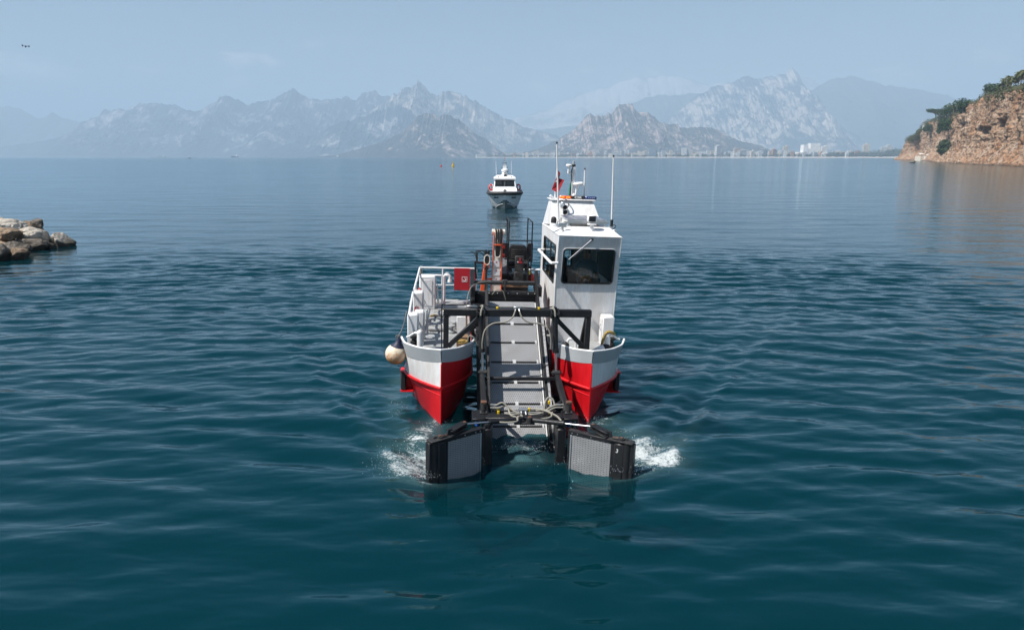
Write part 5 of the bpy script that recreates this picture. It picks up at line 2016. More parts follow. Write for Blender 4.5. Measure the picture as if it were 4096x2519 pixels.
    s = MB(); s.box((1.10, 4.0, 4.325), (.13, .10, .06), Matrix.Rotation(.6, 3, 'Y'), .01); s.cyl((1.13, 4.0, 4.27), (1.12, 4.0, 4.32), .03, 8); s.build('deck_lamp', M['white_rail'], W)
    # flagstaff
    s = MB(); s.tube([(1.265, 4.62, 4.27), (1.285, 4.62, 5.02)], [.02, .012], 8); s.build('flagstaff', M['white_rail'], W)
    # wiper
    s = MB()
    y0 = lambda z: 1.77 + (3.615 - z) / 1.175 * .27
    s.tube([(1.70, y0(3.55) - .03, 3.55), (1.235, y0(3.09) - .03, 3.09)], .009, 6); s.tube([(1.725, y0(3.53) - .03, 3.53), (1.34, y0(3.15) - .03, 3.15)], .006, 6)
    wp = s.build('wiper', M['chrome'], W)
    s = MB(); s.tube([(1.245, y0(3.34) - .022, 3.34), (1.235, y0(3.09) - .022, 3.09), (1.225, y0(2.72) - .022, 2.72)], .008, 5); s.box((1.715, 1.775, 3.555), (.055, .05, .04), None, .006); s.build('wiper_blade', M['rubber'], wp)
    # side grab rail, hanging off the left wall
    s = MB(); s.tube([(.98, 4.12, 3.005), (.85, 4.10, 3.005), (.83, 4.05, 3.005), (.83, 1.75, 3.03), (.85, 1.70, 3.03), (.98, 1.72, 3.03)], .033, 8); s.build('grab_rail', M['white_rail'], W)
    # inside: dashboard, wheel, seat back
    s = MB(); s.bb((1.06, 2.16, 1.5), (2.32, 2.62, 2.46), .03); D = s.build('dashboard', M['dash'], W)
    s = MB(); s.box((1.35, 2.42, 2.56), (.34, .06, .24), Matrix.Rotation(-.4, 3, 'X'), .01); s.box((1.98, 2.42, 2.52), (.22, .05, .14), Matrix.Rotation(-.4, 3, 'X'), .01); s.build('instrument_screen', M['lens'], D)
    s = MB(); s.bb((1.50, 2.20, 2.461), (1.72, 2.36, 2.50), .01); s.build('blue_cloth', M['blue'], D)
    s = MB(); s.bb((1.13, 2.2, 2.461), (1.28, 2.33, 2.475)); s.bb((1.82, 2.24, 2.461), (1.93, 2.36, 2.468)); s.build('paper', M['label'], D, 0)
    s = MB(); s.torus((1.72, 2.72, 2.55), .20, .016, (0, -.85, .5), 20, 6); s.tube([(1.72, 2.6, 2.45), (1.72, 2.72, 2.55)], .02, 6); s.build('steering_wheel', M['rubber'], D)
    s = MB(); s.box((1.25, 3.4, 2.55), (.42, .10, .75), None, .04); s.bb((1.05, 3.0, 2.0), (1.45, 3.42, 2.12), .03); s.build('cabin_seat', M['cloth_dark'], W)
    # two slots low in the front wall
    for x in (1.32, 1.62):
        s = MB(); s.bb((x, 2.113, 1.60), (x + .09, 2.118, 1.625)); s.build('drain_slot', M['rubber'], W, 0)


build_wheelhouse()


# ------------------------------------------------------------------ gantry over the bows
def build_gantry():
    G = empty('gantry', (0, 0, 0), (0, 0, 0), BOAT)
    def p(name, mat, f, smooth=40):
        b = MB(); f(b); return b.build(name, mat, G, smooth)
    p('cross_beam', M['black'], lambda b: b.bb((-1.475, .41, 2.115), (1.525, .54, 2.265), .012))
    for x in (-1.42, 1.465):
        p('post', M['black'], lambda b: b.bb((x - .053, .415, DECK), (x + .053, .535, 2.113), .01))
    p('brace', M['black'], lambda b: b.bar((-.74, .475, 2.10), (-1.37, .475, 1.47), .09, .105, (0, 1, 0), .008))
    p('brace', M['black'], lambda b: b.bar((.78, .475, 2.10), (1.41, .475, 1.47), .09, .105, (0, 1, 0), .008))
    for x in (-1.42, 1.462):
        p('rear_stay', M['black'], lambda b: b.bar((x, .56, 2.09), (x - .02, 1.08, DECK + .05), .09, .09, (1, 0, 0), .006))
        p('foot_plate', M['black'], lambda b: b.bb((x - .13, .36, DECK + .007), (x + .13, 1.18, DECK + .03)))
    # pipes and blocks along the top of the beam
    p('hydraulic_pipe', M['hose_black'], lambda b: b.tube(smooth_path([(-1.50, .45, 1.2), (-1.51, .44, 2.25), (-1.46, .44, 2.33), (-1.2, .44, 2.335), (-.8, .44, 2.36), (-.66, .44, 2.34), (-.4, .45, 2.30), (.1, .45, 2.30), (.5, .45, 2.29), (.72, .44, 2.33)], 5), .012, 6))
    for x in (-.40, .44):
        p('pipe_clamp', M['yellow'], lambda b: b.bb((x - .022, .415, 2.266), (x + .022, .475, 2.312), .005))
    p('valve_block', M['steel'], lambda b: (b.bb((-.075, .40, 2.275), (.075, .47, 2.325), .006), b.cyl((-.035, .40, 2.275), (-.045, .37, 2.24), .016, 8), b.cyl((.035, .40, 2.275), (.045, .37, 2.24), .016, 8)))
    p('valve_block', M['steel'], lambda b: (b.bb((-1.02, .42, 2.30), (-.80, .46, 2.335), .006), b.cyl((-.95, .44, 2.33), (-.95, .44, 2.37), .014, 6), b.cyl((-.87, .44, 2.33), (-.87, .44, 2.36), .014, 6)))
    for s in (-1, 1):
        x1 = -.735 if s < 0 else .76
        p('hose', M['hose_grey'], lambda b: b.tube(smooth_path([(s * .04, .37, 2.25), (s * .10, .33, 2.12), (s * .24, .31, 2.03), (s * .48, .30, 2.0), (s * .64, .26, 1.88), (s * .69, .25, 1.66), (s * .69, .27, 1.49)], 6), .016, 7))
        p('hose', M['hose_grey'], lambda b: b.tube(smooth_path([(x1 + .0 * s, .44, 2.32), (x1 - s * .04, .38, 2.34), (x1 - s * .01, .31, 2.26), (x1, .29, 2.16)], 5), .018, 7))
        # lift cylinders
        top = Vector((x1, .345, 2.16)); bot = Vector((-.665 if s < 0 else .835, .30, .98))
        mid = top.lerp(bot, .64)
        C = empty('lift_cylinder', (0, 0, 0), (0, 0, 0), BOAT)
        b = MB(); b.cyl(top, mid, .056, 14); b.cyl(top.lerp(mid, .90), mid, .068, 14); b.cyl(top + Vector((-.06, 0, .02)), top + Vector((.06, 0, .02)), .05, 12)
        b.build('cylinder_barrel', M['black'], C)
        b = MB(); b.cyl(mid, bot, .026, 12); b.build('piston_rod', M['chrome'], C)
        b = MB(); b.cyl(bot + Vector((-.075, 0, 0)), bot + Vector((.075, 0, 0)), .055, 12); b.cyl(bot + Vector((-.10, 0, 0)), bot + Vector((.10, 0, 0)), .025, 10); b.build('rod_eye', M['black_worn'], C)
        b = MB()
        for q in (-.075, .075):
            b.prism([(x1 + q - .012, .41, 2.30), (x1 + q - .012, .27, 2.22), (x1 + q - .012, .27, 2.12), (x1 + q - .012, .41, 2.10)], (.024, 0, 0))
        b.prism([(x1 + s * .09, .42, 2.26), (x1 + s * .03, .42, 2.33), (x1 - s * .05, .42, 2.26)], (0, .05, 0))
        b.build('cylinder_lug', M['black'], C, 0)


build_gantry()


# ------------------------------------------------------------------ conveyor
CA = radians(36)
CY0 = -.50
CX = .035


def cp(s, h=0.0, x=0.0):
    """point on the belt: s metres up the slope from the waterline, h above it"""
    return Vector((x, CY0 + s * cos(CA) - h * sin(CA), s * sin(CA) + h * cos(CA)))


def build_conveyor():
    K = empty('conveyor', (0, 0, 0), (0, 0, 0), BOAT)
    def p(name, mat, f, smooth=40, label=None):
        b = MB(); f(b); o = b.build(name, mat, K, smooth)
        if label: o['label'] = label
        return o
    x0, x1 = -.50, .555
    s0, s1 = -.62, 3.42
    # the belt (top run, head roller turn, return run)
    me = bpy.data.meshes.new('belt')
    prof = [(s0, 0)] + [(s0 + (s1 - s0) * i / 40, 0) for i in range(1, 41)] + [(s1 + .09 * sin(a), -.09 + .09 * cos(a)) for a in np.linspace(.2, pi, 8)] + [(s0, -.18)]
    vs, fs, uv = [], [], []
    L = 0
    for i, (s, h) in enumerate(prof):
        if i:
            L += sqrt((s - prof[i - 1][0]) ** 2 + (h - prof[i - 1][1]) ** 2)
        vs += [cp(s, h, x0), cp(s, h, x1)]
        uv += [(0, L), (x1 - x0, L)]
    for i in range(len(prof) - 1):
        fs.append((2 * i, 2 * i + 1, 2 * i + 3, 2 * i + 2))
    me.from_pydata(vs, [], fs)
    ul = me.uv_layers.new(name='UVMap')
    for lp in me.loops:
        ul.data[lp.index].uv = uv[lp.vertex_index]
    me.materials.append(M['belt'])
    o = bpy.data.objects.new('belt', me); COL.objects.link(o); o.parent = K
    # flights: two bars and the bracket between them, every .53 m up the slope
    def flight_bar():
        b = MB()
        n = 7
        prof_ = [(-.016, 0), (-.016, .016), (-.009, .027), (.009, .027), (.016, .016), (.016, 0)]
        for i in range(2):
            xa, xb = ((x0 + .03, CX - .05), (CX + .02, x1 - .06))[i]
            vsb = [Vector((x, 0, 0)) + cp(q, h + .002, 0) - cp(0, 0, 0) for x in (xa, xb) for q, h in prof_]
            m = len(prof_)
            b.add(vsb, [tuple(range(m)), tuple(range(2 * m - 1, m - 1, -1))] + [(k, (k + 1) % m, m + (k + 1) % m, m + k) for k in range(m)])
        return b
    fl = flight_bar().build('flight', M['black_worn'], K, 30)
    b = MB()
    for xa, xb in ((CX - .05, CX + .02), (x1 - .06, x1 - .02)):
        q = [cp(-.028, .003, xa) - cp(0), cp(-.028, .003, xb) - cp(0), cp(.028, .03, xb) - cp(0), cp(.028, .03, xa) - cp(0)]
        b.add(q, [(0, 1, 2, 3)]); b.add([v + Vector((0, .01, .012)) for v in q], [(0, 1, 2, 3)])
    br = b.build('flight_bracket', M['label'], fl, 0)
    for k in range(7):
        s = (2.25 / cos(CA)) - k * .527
        f = fl if k == 0 else fl.copy()
        if k:
            COL.objects.link(f)
            g = br.copy(); COL.objects.link(g); g.parent = f
        f.location = cp(s) if k else cp(s)
    # side plates: inner wall, flange on top, white wear strip on the right of the belt
    for sgn, xa, xb, hh in ((-1, -.575, -.535, .38), (1, .60, .655, .17)):
        p('side_plate', M['black'], lambda b: b.add([cp(s, h, x) for x in (xa, xb) for s, h in ((-.66, -.24), (3.5, -.24), (3.5, hh), (-.66, hh))], [(0, 1, 2, 3), (7, 6, 5, 4), (0, 4, 5, 1), (1, 5, 6, 2), (2, 6, 7, 3), (3, 7, 4, 0)]), 0)
        p('side_flange', M['steel_flange'] if sgn > 0 else M['black_worn'], lambda b: b.bar(cp(-.66, hh + .01, (xa + xb) / 2 + (sgn > 0) * .055), cp(3.45, hh + .01, (xa + xb) / 2 + (sgn > 0) * .055), .05, .014, (0, -sin(CA), cos(CA)), .003))
    p('wear_strip', M['label'], lambda b: b.bar(cp(-.62, .012, .575), cp(3.42, .012, .575), .026, .022, (0, -sin(CA), cos(CA)), .003), 40, 'white wear strip')
    # lower truss members beside the belt
    for sgn in (-1, 1):
        xx = CX + sgn * .76
        p('truss_bar', M['black'], lambda b: b.bar(cp(-.2, -.34, xx), cp(3.0, -.40, xx), .08, .10, (0, 0, 1), .006))
        for s in (.5, 1.2, 1.9, 2.6):
            p('truss_strut', M['black'], lambda b: b.bar(cp(s, -.36, xx), cp(s + .34, -.02, xx - sgn * .05), .05, .05, (1, 0, 0), .004))
    # lifting arms from the cylinders down to the head frame
    for sgn, xt, xb in ((-1, -.685, -.665), (1, .845, .93)):
        p('lift_arm', M['black'], lambda b: b.bar((xt, .36, .95), (xb, -.80, .47), .105, .12, (0, 0, 1), .01))
        p('arm_brace', M['black'], lambda b: b.bar((xb - sgn * .02, -.32, .60), (CX + sgn * .30, -.92, .50), .07, .07, (0, 0, 1), .006))
    p('cross_bar', M['black'], lambda b: b.bb((-.66, .235, .83), (.83, .295, .895), .006))
    # head frame across the mouth
    p('head_beam', M['black'], lambda b: b.bb((-.66, -1.08, .465), (.80, -.80, .545), .01))
    p('pivot_bracket', M['black_worn'], lambda b: b.bb((-.14, -1.25, .475), (.24, -1.085, .51), .006))
    for sgn, xa, xb in ((-1, -.905, -.665), (1, .805, 1.065)):
        def frame(b):
            b.bb((xa, -1.13, .50), (xb, -.68, .545), .006)
            b.bb((xa, -1.13, .16), (xb, -.68, .20), .006)
            for xx in (xa + .02, xb - .02):
                for yy in (-1.11, -.70):
                    b.bb((xx - .02, yy - .02, .20), (xx + .02, yy + .02, .50))
        p('motor_bracket', M['black'], frame)
        cxm = (xa + xb) / 2 + (.10 if sgn < 0 else -.01)
        m_ = p('hydraulic_motor', M['black_worn'], lambda b: (b.lathe([(.062, 0), (.062, .17), (.052, .175)], (cxm, -.82, .565), 14), b.bb((cxm - .075, -.895, .547), (cxm + .075, -.745, .572), .006)))
        b = MB(); b.bb((cxm - .055, -.875, .741), (cxm + .055, -.765, .775), .006); b.build('motor_cap', M['rust'], m_)
        b = MB()
        for q in ((-.05, -.05), (.05, -.05), (-.05, .05), (.05, .05)):
            b.cyl((cxm + q[0], -.82 + q[1], .573), (cxm + q[0], -.82 + q[1], .592), .012, 6)
        b.build('motor_bolt', M['steel'], m_, 0)
        p('blue_cap', M['blue'], lambda b: b.sphere(((xa + xb) / 2 - .01, -.92, .36), .055, 12, 8))
        # hinge post at the mouth of the conveyor
        hx = -.635 if sgn < 0 else .70
        p('hinge_post', M['black'], lambda b: (b.bb((hx - .085, -1.52, -.34), (hx + .085, -1.36, .50), .02), b.cyl((hx, -1.44, .50), (hx, -1.44, .56), .06, 12)))
        p('cheek_plate', M['black'], lambda b: b.bb((hx - .03, -1.38, -.34), (hx + .03, -.72, .44), .006))
    # swing cylinders, valve block, hoses
    for sgn, piv, lev in ((-1, (-.05, -1.20, .565), (-1.055, -1.66, .655)), (1, (.145, -1.22, .565), (1.205, -1.775, .655))):
        a, b_ = Vector(piv), Vector(lev)
        mid = a.lerp(b_, .56)
        C = empty('swing_cylinder', (0, 0, 0), (0, 0, 0), BOAT)
        q = MB(); q.cyl(a.lerp(b_, .06), mid, .045, 14); q.cyl(a.lerp(b_, .51), mid, .056, 14); q.build('cylinder_barrel', M['black'], C)
        q = MB(); q.cyl(mid, b_, .016, 10); q.build('piston_rod', M['chrome'], C)
        q = MB(); q.cyl(a + Vector((0, 0, -.07)), a + Vector((0, 0, .045)), .058, 12); q.cyl(b_ + Vector((0, 0, -.04)), b_ + Vector((0, 0, .03)), .05, 12); q.build('cylinder_eye', M['black_worn'], C)
        q = MB(); q.cyl(a + Vector((0, 0, .045)), a + Vector((0, 0, .06)), .036, 10); q.cyl(b_ + Vector((0, 0, .03)), b_ + Vector((0, 0, .05)), .03, 10); q.build('pivot_pin', M['rust'], C)
    p('valve_block', M['steel'], lambda b: (b.cyl((-.02, -.86, .62), (.14, -.86, .62), .042, 12), b.bb((-.10, -.90, .545), (.16, -.80, .585), .006), b.cyl((.02, -.9, .60), (.01, -.94, .55), .02, 8), b.cyl((.10, -.9, .60), (.11, -.94, .55), .02, 8)))
    for (x, y, z) in ((-.41, -.82, .60), (-.41, -.86, .565), (-.19, -.80, .60), (.165, -.86, .62), (.56, -.88, .58), (.62, -.35, .58)):
        p('pipe_clamp', M['yellow'], lambda b: b.bb((x - .022, y - .02, z - .035), (x + .022, y + .02, z + .035), .005))
    H = [
        [(-.56, -.82, .71), (-.47, -.84, .70), (-.34, -.86, .76), (-.24, -.90, .68), (-.19, -1.02, .58), (-.10, -1.20, .60), (-.10, -1.38, .60), (-.26, -1.44, .60), (-.42, -1.42, .595)],
        [(-.56, -.84, .65), (-.40, -.86, .66), (-.28, -.84, .70), (-.18, -.90, .65), (-.06, -.97, .60), (0.0, -.93, .58)],
        [(.92 - .1, -.82, .71), (.68, -.84, .71), (.55, -.86, .66), (.47, -.90, .60), (.42, -.95, .58)],
        [(.82, -.84, .66), (.66, -.86, .66), (.52, -.92, .62), (.36, -1.00, .60), (.22, -1.02, .59), (.15, -.98, .58)],
        [(.18, -.84, .63), (.32, -.90, .65), (.46, -1.02, .66), (.55, -1.16, .66), (.52, -1.26, .63), (.36, -1.30, .61), (.25, -1.29, .60)],
        [(.30, -.90, .62), (.46, -.98, .66), (.56, -1.12, .65), (.64, -1.30, .66), (.69, -1.46, .64), (.73, -1.50, .63)],
        [(-.02, -.96, .56), (.02, -1.08, .585), (0.0, -1.18, .60), (-.06, -1.22, .63), (-.08, -1.24, .60)],
        [(.46, -.84, .63), (.48, -.78, .74), (.54, -.74, .82), (.62, -.76, .80), (.66, -.82, .70)],
        [(-.30, -.94, .58), (-.16, -1.0, .585), (-.04, -1.0, .59), (.0, -.96, .57)],
    ]
    for i, h in enumerate(H):
        p('hose', M['hose_grey'], lambda b: b.tube(smooth_path(h, 6), .017, 7))
    for k, yy in enumerate((-.74, -.765, -.79)):
        p('hydraulic_pipe', M['hose_black'], lambda b: b.tube([(-.52, yy, .56), (.70, yy, .56)], .010, 6))
    for a in ((-.50, -.83, .71), (-.50, -.84, .655), (.72, -.83, .71), (.72, -.84, .66)):
        p('hose_fitting', M['steel'], lambda b: b.cyl((a[0] - .05, a[1], a[2]), (a[0] + .05, a[1], a[2]), .022, 8))
    # black machinery at the top of the ramp: side frames and cross beams
    T = empty('transfer_frame', (0, 0, 0), (0, 0, 0), BOAT)
    def q(name, mat, f, smooth=40):
        b = MB(); f(b); return b.build(name, mat, T, smooth)
    yb = 3.0
    q('end_frame', M['black'], lambda b: (b.bb((-.89, 2.75, 1.15), (-.78, 3.1, 2.28), .01), b.bar((-.835, 2.76, 1.75), (-.84, 3.9, 2.30), .10, .5, (0, 0, 1), .01)))
    q('end_frame', M['black'], lambda b: (b.bb((.70, 2.75, 1.15), (.79, 3.1, 2.30), .01), b.bar((.745, 2.76, 1.75), (.76, 3.9, 2.30), .08, .5, (0, 0, 1), .01)))
    q('cross_beam', M['black_worn'], lambda b: b.bb((-.88, 3.55, 2.19), (.78, 3.75, 2.262), .008))
    q('cross_beam', M['black_worn'], lambda b: b.bb((-.777, 2.90, 2.07), (.697, 2.96, 2.155), .008))
    q('cross_beam', M['black_worn'], lambda b: b.bb((-.777, 2.98, 1.925), (.697, 3.02, 1.955), .006))
    q('tail_roller', M['black'], lambda b: b.cyl((-.72, 2.7, 1.78), (.66, 2.7, 1.78), .10, 14))
    q('back_plate', M['black'], lambda b: b.bb((-.777, 3.2, 1.15), (.697, 3.23, 2.06)))
    q('cover_plate', M['black'], lambda b: b.bb((-.74, 2.86, 1.80), (-.50, 2.89, 2.065), .006))
    q('cover_slot', M['rubber'], lambda b: b.bb((-.70, 2.852, 1.87), (-.56, 2.857, 2.0), .02))
    q('side_blade', M['black_worn'], lambda b: b.prism([(-.53, 2.42, 1.86), (-.53, 2.62, 2.36), (-.53, 2.70, 2.36), (-.53, 2.62, 1.70)], (.045, 0, 0)), 0)
    q('side_blade', M['black'], lambda b: b.prism([(.62, 2.42, 1.80), (.66, 2.75, 2.32), (.70, 2.9, 2.30), (.72, 2.8, 1.70)], (.04, 0, 0)), 0)
    for x in (-.70, -.45, -.25, .0, .22, .48, .64):
        q('bolt', M['label'], lambda b: b.cyl((x, 2.885, 2.11), (x, 2.899, 2.11), .012, 8))
    q('latch_post', M['black_worn'], lambda b: (b.bb((-.10, 2.86, 1.96), (-.06, 2.90, 2.38), .004), b.bb((-.14, 2.9, 2.32), (-.02, 3.0, 2.42), .006)))
    q('cable', M['hose_grey'], lambda b: b.tube(smooth_path([(-.95, 2.3, 1.2), (-.98, 2.5, 1.9), (-.88, 2.75, 2.26), (-.66, 3.1, 2.32), (-.4, 3.4, 2.30)], 5), .010, 5))
    q('cable', M['hose_grey'], lambda b: b.tube(smooth_path([(-.38, 2.85, 2.08), (-.28, 2.85, 2.19), (-.14, 2.85, 2.18), (-.08, 2.84, 2.05), (-.05, 2.84, 1.96)], 5), .008, 5))
    q('scraper_bar', M['black_worn'], lambda b: b.bar((-.52, 2.62, 1.93), (.30, 2.62, 1.945), .03, .04))


build_conveyor()


# ------------------------------------------------------------------ swing gates at the mouth
def build_gates():
    for sgn in (-1, 1):
        inn = Vector((-.735, -1.66, 0)) if sgn < 0 else Vector((.795, -1.76, 0))
        out = Vector((-1.61, -2.27, 0)) if sgn < 0 else Vector((1.755, -2.37, 0))
        d = (out - inn).normalized()
        Lg = (out - inn).length
        nrm = Vector((d.y, -d.x, 0)) * (1 if sgn < 0 else -1)      # faces the viewer
        if nrm.y > 0:
            nrm = -nrm
        up = Vector((0, 0, 1))
        G = empty('gate', (0, 0, 0), (0, 0, 0), BOAT)
        G['label'] = 'left swing gate in shade' if sgn < 0 else 'right sunlit swing gate marked with a chalk 3'
        def P(s, t, z):
            return inn + d * s + nrm * t + up * z
        Rm = Matrix((d, nrm, up)).transposed()
        def bx(b, s0, s1, t0, t1, z0, z1, bev=.006):
            b.box(P((s0 + s1) / 2, (t0 + t1) / 2, (z0 + z1) / 2), (s1 - s0, t1 - t0, z1 - z0), Rm, bev)
        zt = .585
        pe = .66 * Lg
        b = MB()
        bx(b, -.02, Lg - .02, -.10, .012, zt - .075, zt)
        bx(b, -.02, .03, -.10, .012, -.38, zt - .077)
        bx(b, pe + .03, pe + .09, -.10, .012, -.38, zt - .077)
        bx(b, -.02, Lg - .04, -.10, .012, -.43, -.382)
        b.build('gate_frame', M['black'], G)
        # perforated panel
        me = bpy.data.meshes.new('mesh_panel')
        me.from_pydata([P(.035, .003, -.38), P(pe + .028, .003, -.38), P(pe + .028, .003, zt - .078), P(.035, .003, zt - .078),
                        P(.035, -.02, -.38), P(pe + .028, -.02, -.38), P(pe + .028, -.02, zt - .078), P(.035, -.02, zt - .078)], [], [(0, 1, 2, 3), (7, 6, 5, 4)])
        ul = me.uv_layers.new(name='UVMap')
        co = [(0, 0), (1.08, 0), (1.08, pe), (0, pe)]
        for lp in me.loops:
            k = lp.vertex_index % 4
            ul.data[lp.index].uv = ((0, 0), (0, pe), (.89, pe), (.89, 0))[k]
        me.materials.append(M['belt'])
        o = bpy.data.objects.new('mesh_panel', me); COL.objects.link(o); o.parent = G
        b = MB(); bx(b, .028, .052, .004, .020, -.38, zt - .08, .003); b.build('panel_edge', M['alu'], G)
        # round-nosed roller housing at the outer end
        b = MB()
        b.bb((0, 0, 0), (0, 0, 0)) if False else None
        bx(b, pe + .092, Lg - .10, -.10, .055, -.44, zt - .02, .03)
        b.cyl(P(Lg - .07, -.03, -.46), P(Lg - .07, -.03, zt - .015), .082, 18)
        bx(b, Lg - .06, Lg + .055, -.10, .02, -.44, zt - .01, .012)
        b.build('roller_housing', M['black'], G)
        b = MB()
        bx(b, pe - .02, Lg + .03, -.115, .06, zt, zt + .022, .004)
        b.build('end_plate', M['black_worn'], G)
        b = MB()
        b.cyl(P(Lg - .19, -.03, zt + .022), P(Lg - .19, -.03, zt + .05), .055, 12)
        bx(b, pe + .06, Lg - .08, -.075, -.05, zt + .022, zt + .05, .003)
        b.tube([P(pe + .05, .0, zt + .04), P(pe + .16, .0, zt + .045)], .016, 6)
        b.build('roller_bearing', M['black_worn'], G)
        b = MB()
        b.cyl(P(Lg - .19, -.03, zt + .05), P(Lg - .19, -.03, zt + .066), .026, 8)
        b.tube([P(pe + .05, .0, zt + .055), P(pe + .15, .0, zt + .06)], .010, 6)
        b.build('bearing_bolt', M['rust'], G)
        # lever bracket for the swing cylinder
        lev = Vector((-1.055, -1.66, .655)) if sgn < 0 else Vector((1.205, -1.775, .655))
        root = P(pe - .03, -.05, zt + .01)
        b = MB()
        b.bar(root, lev + Vector((0, 0, -.03)), .17, .022, (0, 0, 1), .004)
        b.bar(root + up * .075, lev + Vector((0, 0, .035)), .14, .020, (0, 0, 1), .004)
        b.prism([P(pe - .10, -.06, zt), P(pe + .03, -.06, zt), P(pe - .0, -.06, zt + .12), P(pe - .08, -.06, zt + .12)], nrm * .03)
        b.build('lever_bracket', M['black'], G)
        b = MB()
        for s in (.06, .16, pe * .55, pe + .12):
            b.cyl(P(s, .012, zt - .04), P(s, .020, zt - .04), .012, 6)
        b.build('bolt', M['steel'], G, 0)
        if sgn > 0:
            xa = (P(1, 0, 0) - P(0, 0, 0)).normalized()
            mt = Matrix.Translation(P(pe + .16, .0575, zt - .16)) @ Matrix((xa, up, -nrm * -1)).transposed().to_4x4()
            text_mesh('chalk_mark', '3', .10, M['text_white'], mt @ Matrix.Rotation(-.15, 4, 'Z'), G, .001)


build_gates()


# ------------------------------------------------------------------ crane at the stern
def build_crane():
    C = empty('crane', (0, 0, 0), (0, 0, 0), BOAT)
    def p(name, mat, f, smooth=40, label=None):
        b = MB(); f(b); o = b.build(name, mat, C, smooth)
        if label: o['label'] = label
        return o
    # folded main boom: tapered box with cream face and orange sides
    yb = 5.0
    def boom(b):
        w0, w1 = .135, .105
        b.cur = 1
        pts0 = [(-.18 + .0 - w0, yb, 1.3), (-.18 + w0, yb, 1.3)]
        zt = 3.33
        A = [Vector((-.165 - w0, yb - .05, 1.3)), Vector((-.165 + w0, yb - .05, 1.3)), Vector((-.165 + w0, yb + .24, 1.3)), Vector((-.165 - w0, yb + .24, 1.3))]
        B_ = [Vector((-.135 - w1, yb, zt)), Vector((-.135 + w1, yb, zt)), Vector((-.135 + w1, yb + .18, zt)), Vector((-.135 - w1, yb + .18, zt))]
        b.add(A + B_, [(3, 2, 1, 0), (4, 5, 6, 7)], 1)
        b.add(A + B_, [(0, 1, 5, 4)], 0)
        b.add(A + B_, [(1, 2, 6, 5), (2, 3, 7, 6), (3, 0, 4, 7)], 1)
    o = MB(); boom(o); o.build('boom', [M['cream'], M['orange']], C, 0, False)
    p('boom_edge', M['orange'], lambda b: (b.bar((-.305, yb - .05, 1.3), (-.245, yb - .0, 3.33), .022, .04, (0, 1, 0), .005), b.bar((-.03, yb - .06, 1.3), (-.03, yb - .01, 3.33), .022, .04, (0, 1, 0), .004)))
    p('boom_head', M['cream'], lambda b: (b.cyl((-.30, yb + .09, 3.32), (.04, yb + .09, 3.32), .075, 14), b.bb((-.24, yb - .02, 3.16), (-.02, yb + .2, 3.36), .02)))
    p('boom_slot', M['rubber'], lambda b: (b.bb((-.205, yb - .062, 2.74), (-.085, yb - .018, 2.98)), b.cyl((-.145, yb - .066, 2.74), (-.145, yb - .02, 2.74), .06, 12)))
    p('slot_rim', M['cream'], lambda b: b.tube([(-.215, yb - .06, 2.86), (-.21, yb - .064, 2.74)] + [(-.145 - .068 * cos(a), yb - .066, 2.735 - .068 * sin(a)) for a in np.linspace(0.2, pi - .2, 7)] + [(-.08, yb - .064, 2.74), (-.075, yb - .06, 2.86)], .012, 6))
    for i, (xa, xb) in enumerate(((-.20, -.165), (-.14, -.145), (-.08, -.125), (-.05, -.11))):
        p('hose', M['hose_black'], lambda b: b.tube(smooth_path([(xa, yb + .1, 3.39), (xa, yb - .01, 3.37), (xa + .01, yb - .055, 3.2), ((xa + xb) / 2, yb - .085, 3.0), (xb, yb - .085, 2.85), (xb, yb - .04, 2.72)], 5), .020, 7))
    p('hose_band', M['orange'], lambda b: b.bb((-.245, yb - .12, 2.985), (-.055, yb - .09, 3.02), .004))
    for z, w in ((2.50, .16), (2.27, .19), (2.05, .19)):
        lb = p('warning_label', M['label'], lambda b: b.bb((-.165 - w / 2, yb - .050 - (3.33 - z) / 2.03 * .05 + .032, z - .09), (-.165 + w / 2, yb - .044 - (3.33 - z) / 2.03 * .05 + .032, z + .08)))
        b = MB(); yy = yb - .053 - (3.33 - z) / 2.03 * .05 + .032
        b.prism([(-.19, yy, z + .02), (-.14, yy, z + .02), (-.165, yy, z + .065)], (0, .002, 0)); b.build('warning_triangle', M['red_panel'], lb, 0)
    for zz in (2.93, 2.70):
        p('pin', M['red_float'], lambda b: b.cyl((-.02, yb + .1, zz), (.055, yb + .1, zz), .047, 12))
    # second arm and grab linkage to the left
    p('jib', M['orange'], lambda b: (b.bar((-.56, yb, 1.5), (-.44, yb, 2.42), .12, .12, (0, 1, 0), .01), b.bar((-.44, yb - .02, 2.35), (-.42, yb - .02, 2.68), .15, .14, (0, 1, 0), .02), b.bb((-.40, yb - .02, 2.05), (-.28, yb + .04, 2.10))))
    p('jib_ring', M['cream'], lambda b: b.tube([(-.42 + .075 * cos(a), yb - .10, 2.60 + .135 * sin(a)) for a in np.linspace(0, 2 * pi, 19)[:-1]], .013, 6, True))
    p('jib_mouth', M['rubber'], lambda b: b.bb((-.475, yb - .098, 2.50), (-.365, yb - .088, 2.70), .03))
    p('jib_rod', M['black_worn'], lambda b: (b.bar((-.45, yb - .08, 1.5), (-.43, yb - .08, 2.46), .06, .05, (0, 1, 0), .006), b.cyl((-.43, yb - .12, 2.38), (-.43, yb - .03, 2.38), .05, 10)))
    p('grab_linkage', M['black'], lambda b: (b.bar((-.73, yb, 2.55), (-.70, yb, 2.08), .055, .08, (0, 1, 0), .006), b.bar((-.72, yb, 2.52), (-.48, yb, 2.50), .05, .05), b.bb((-.49, yb - .02, 2.74), (-.35, yb + .04, 2.80), .01), b.bar((-.46, yb, 2.72), (-.45, yb, 2.86), .04, .04), b.bar((-.38, yb, 2.72), (-.37, yb, 2.85), .04, .04)))
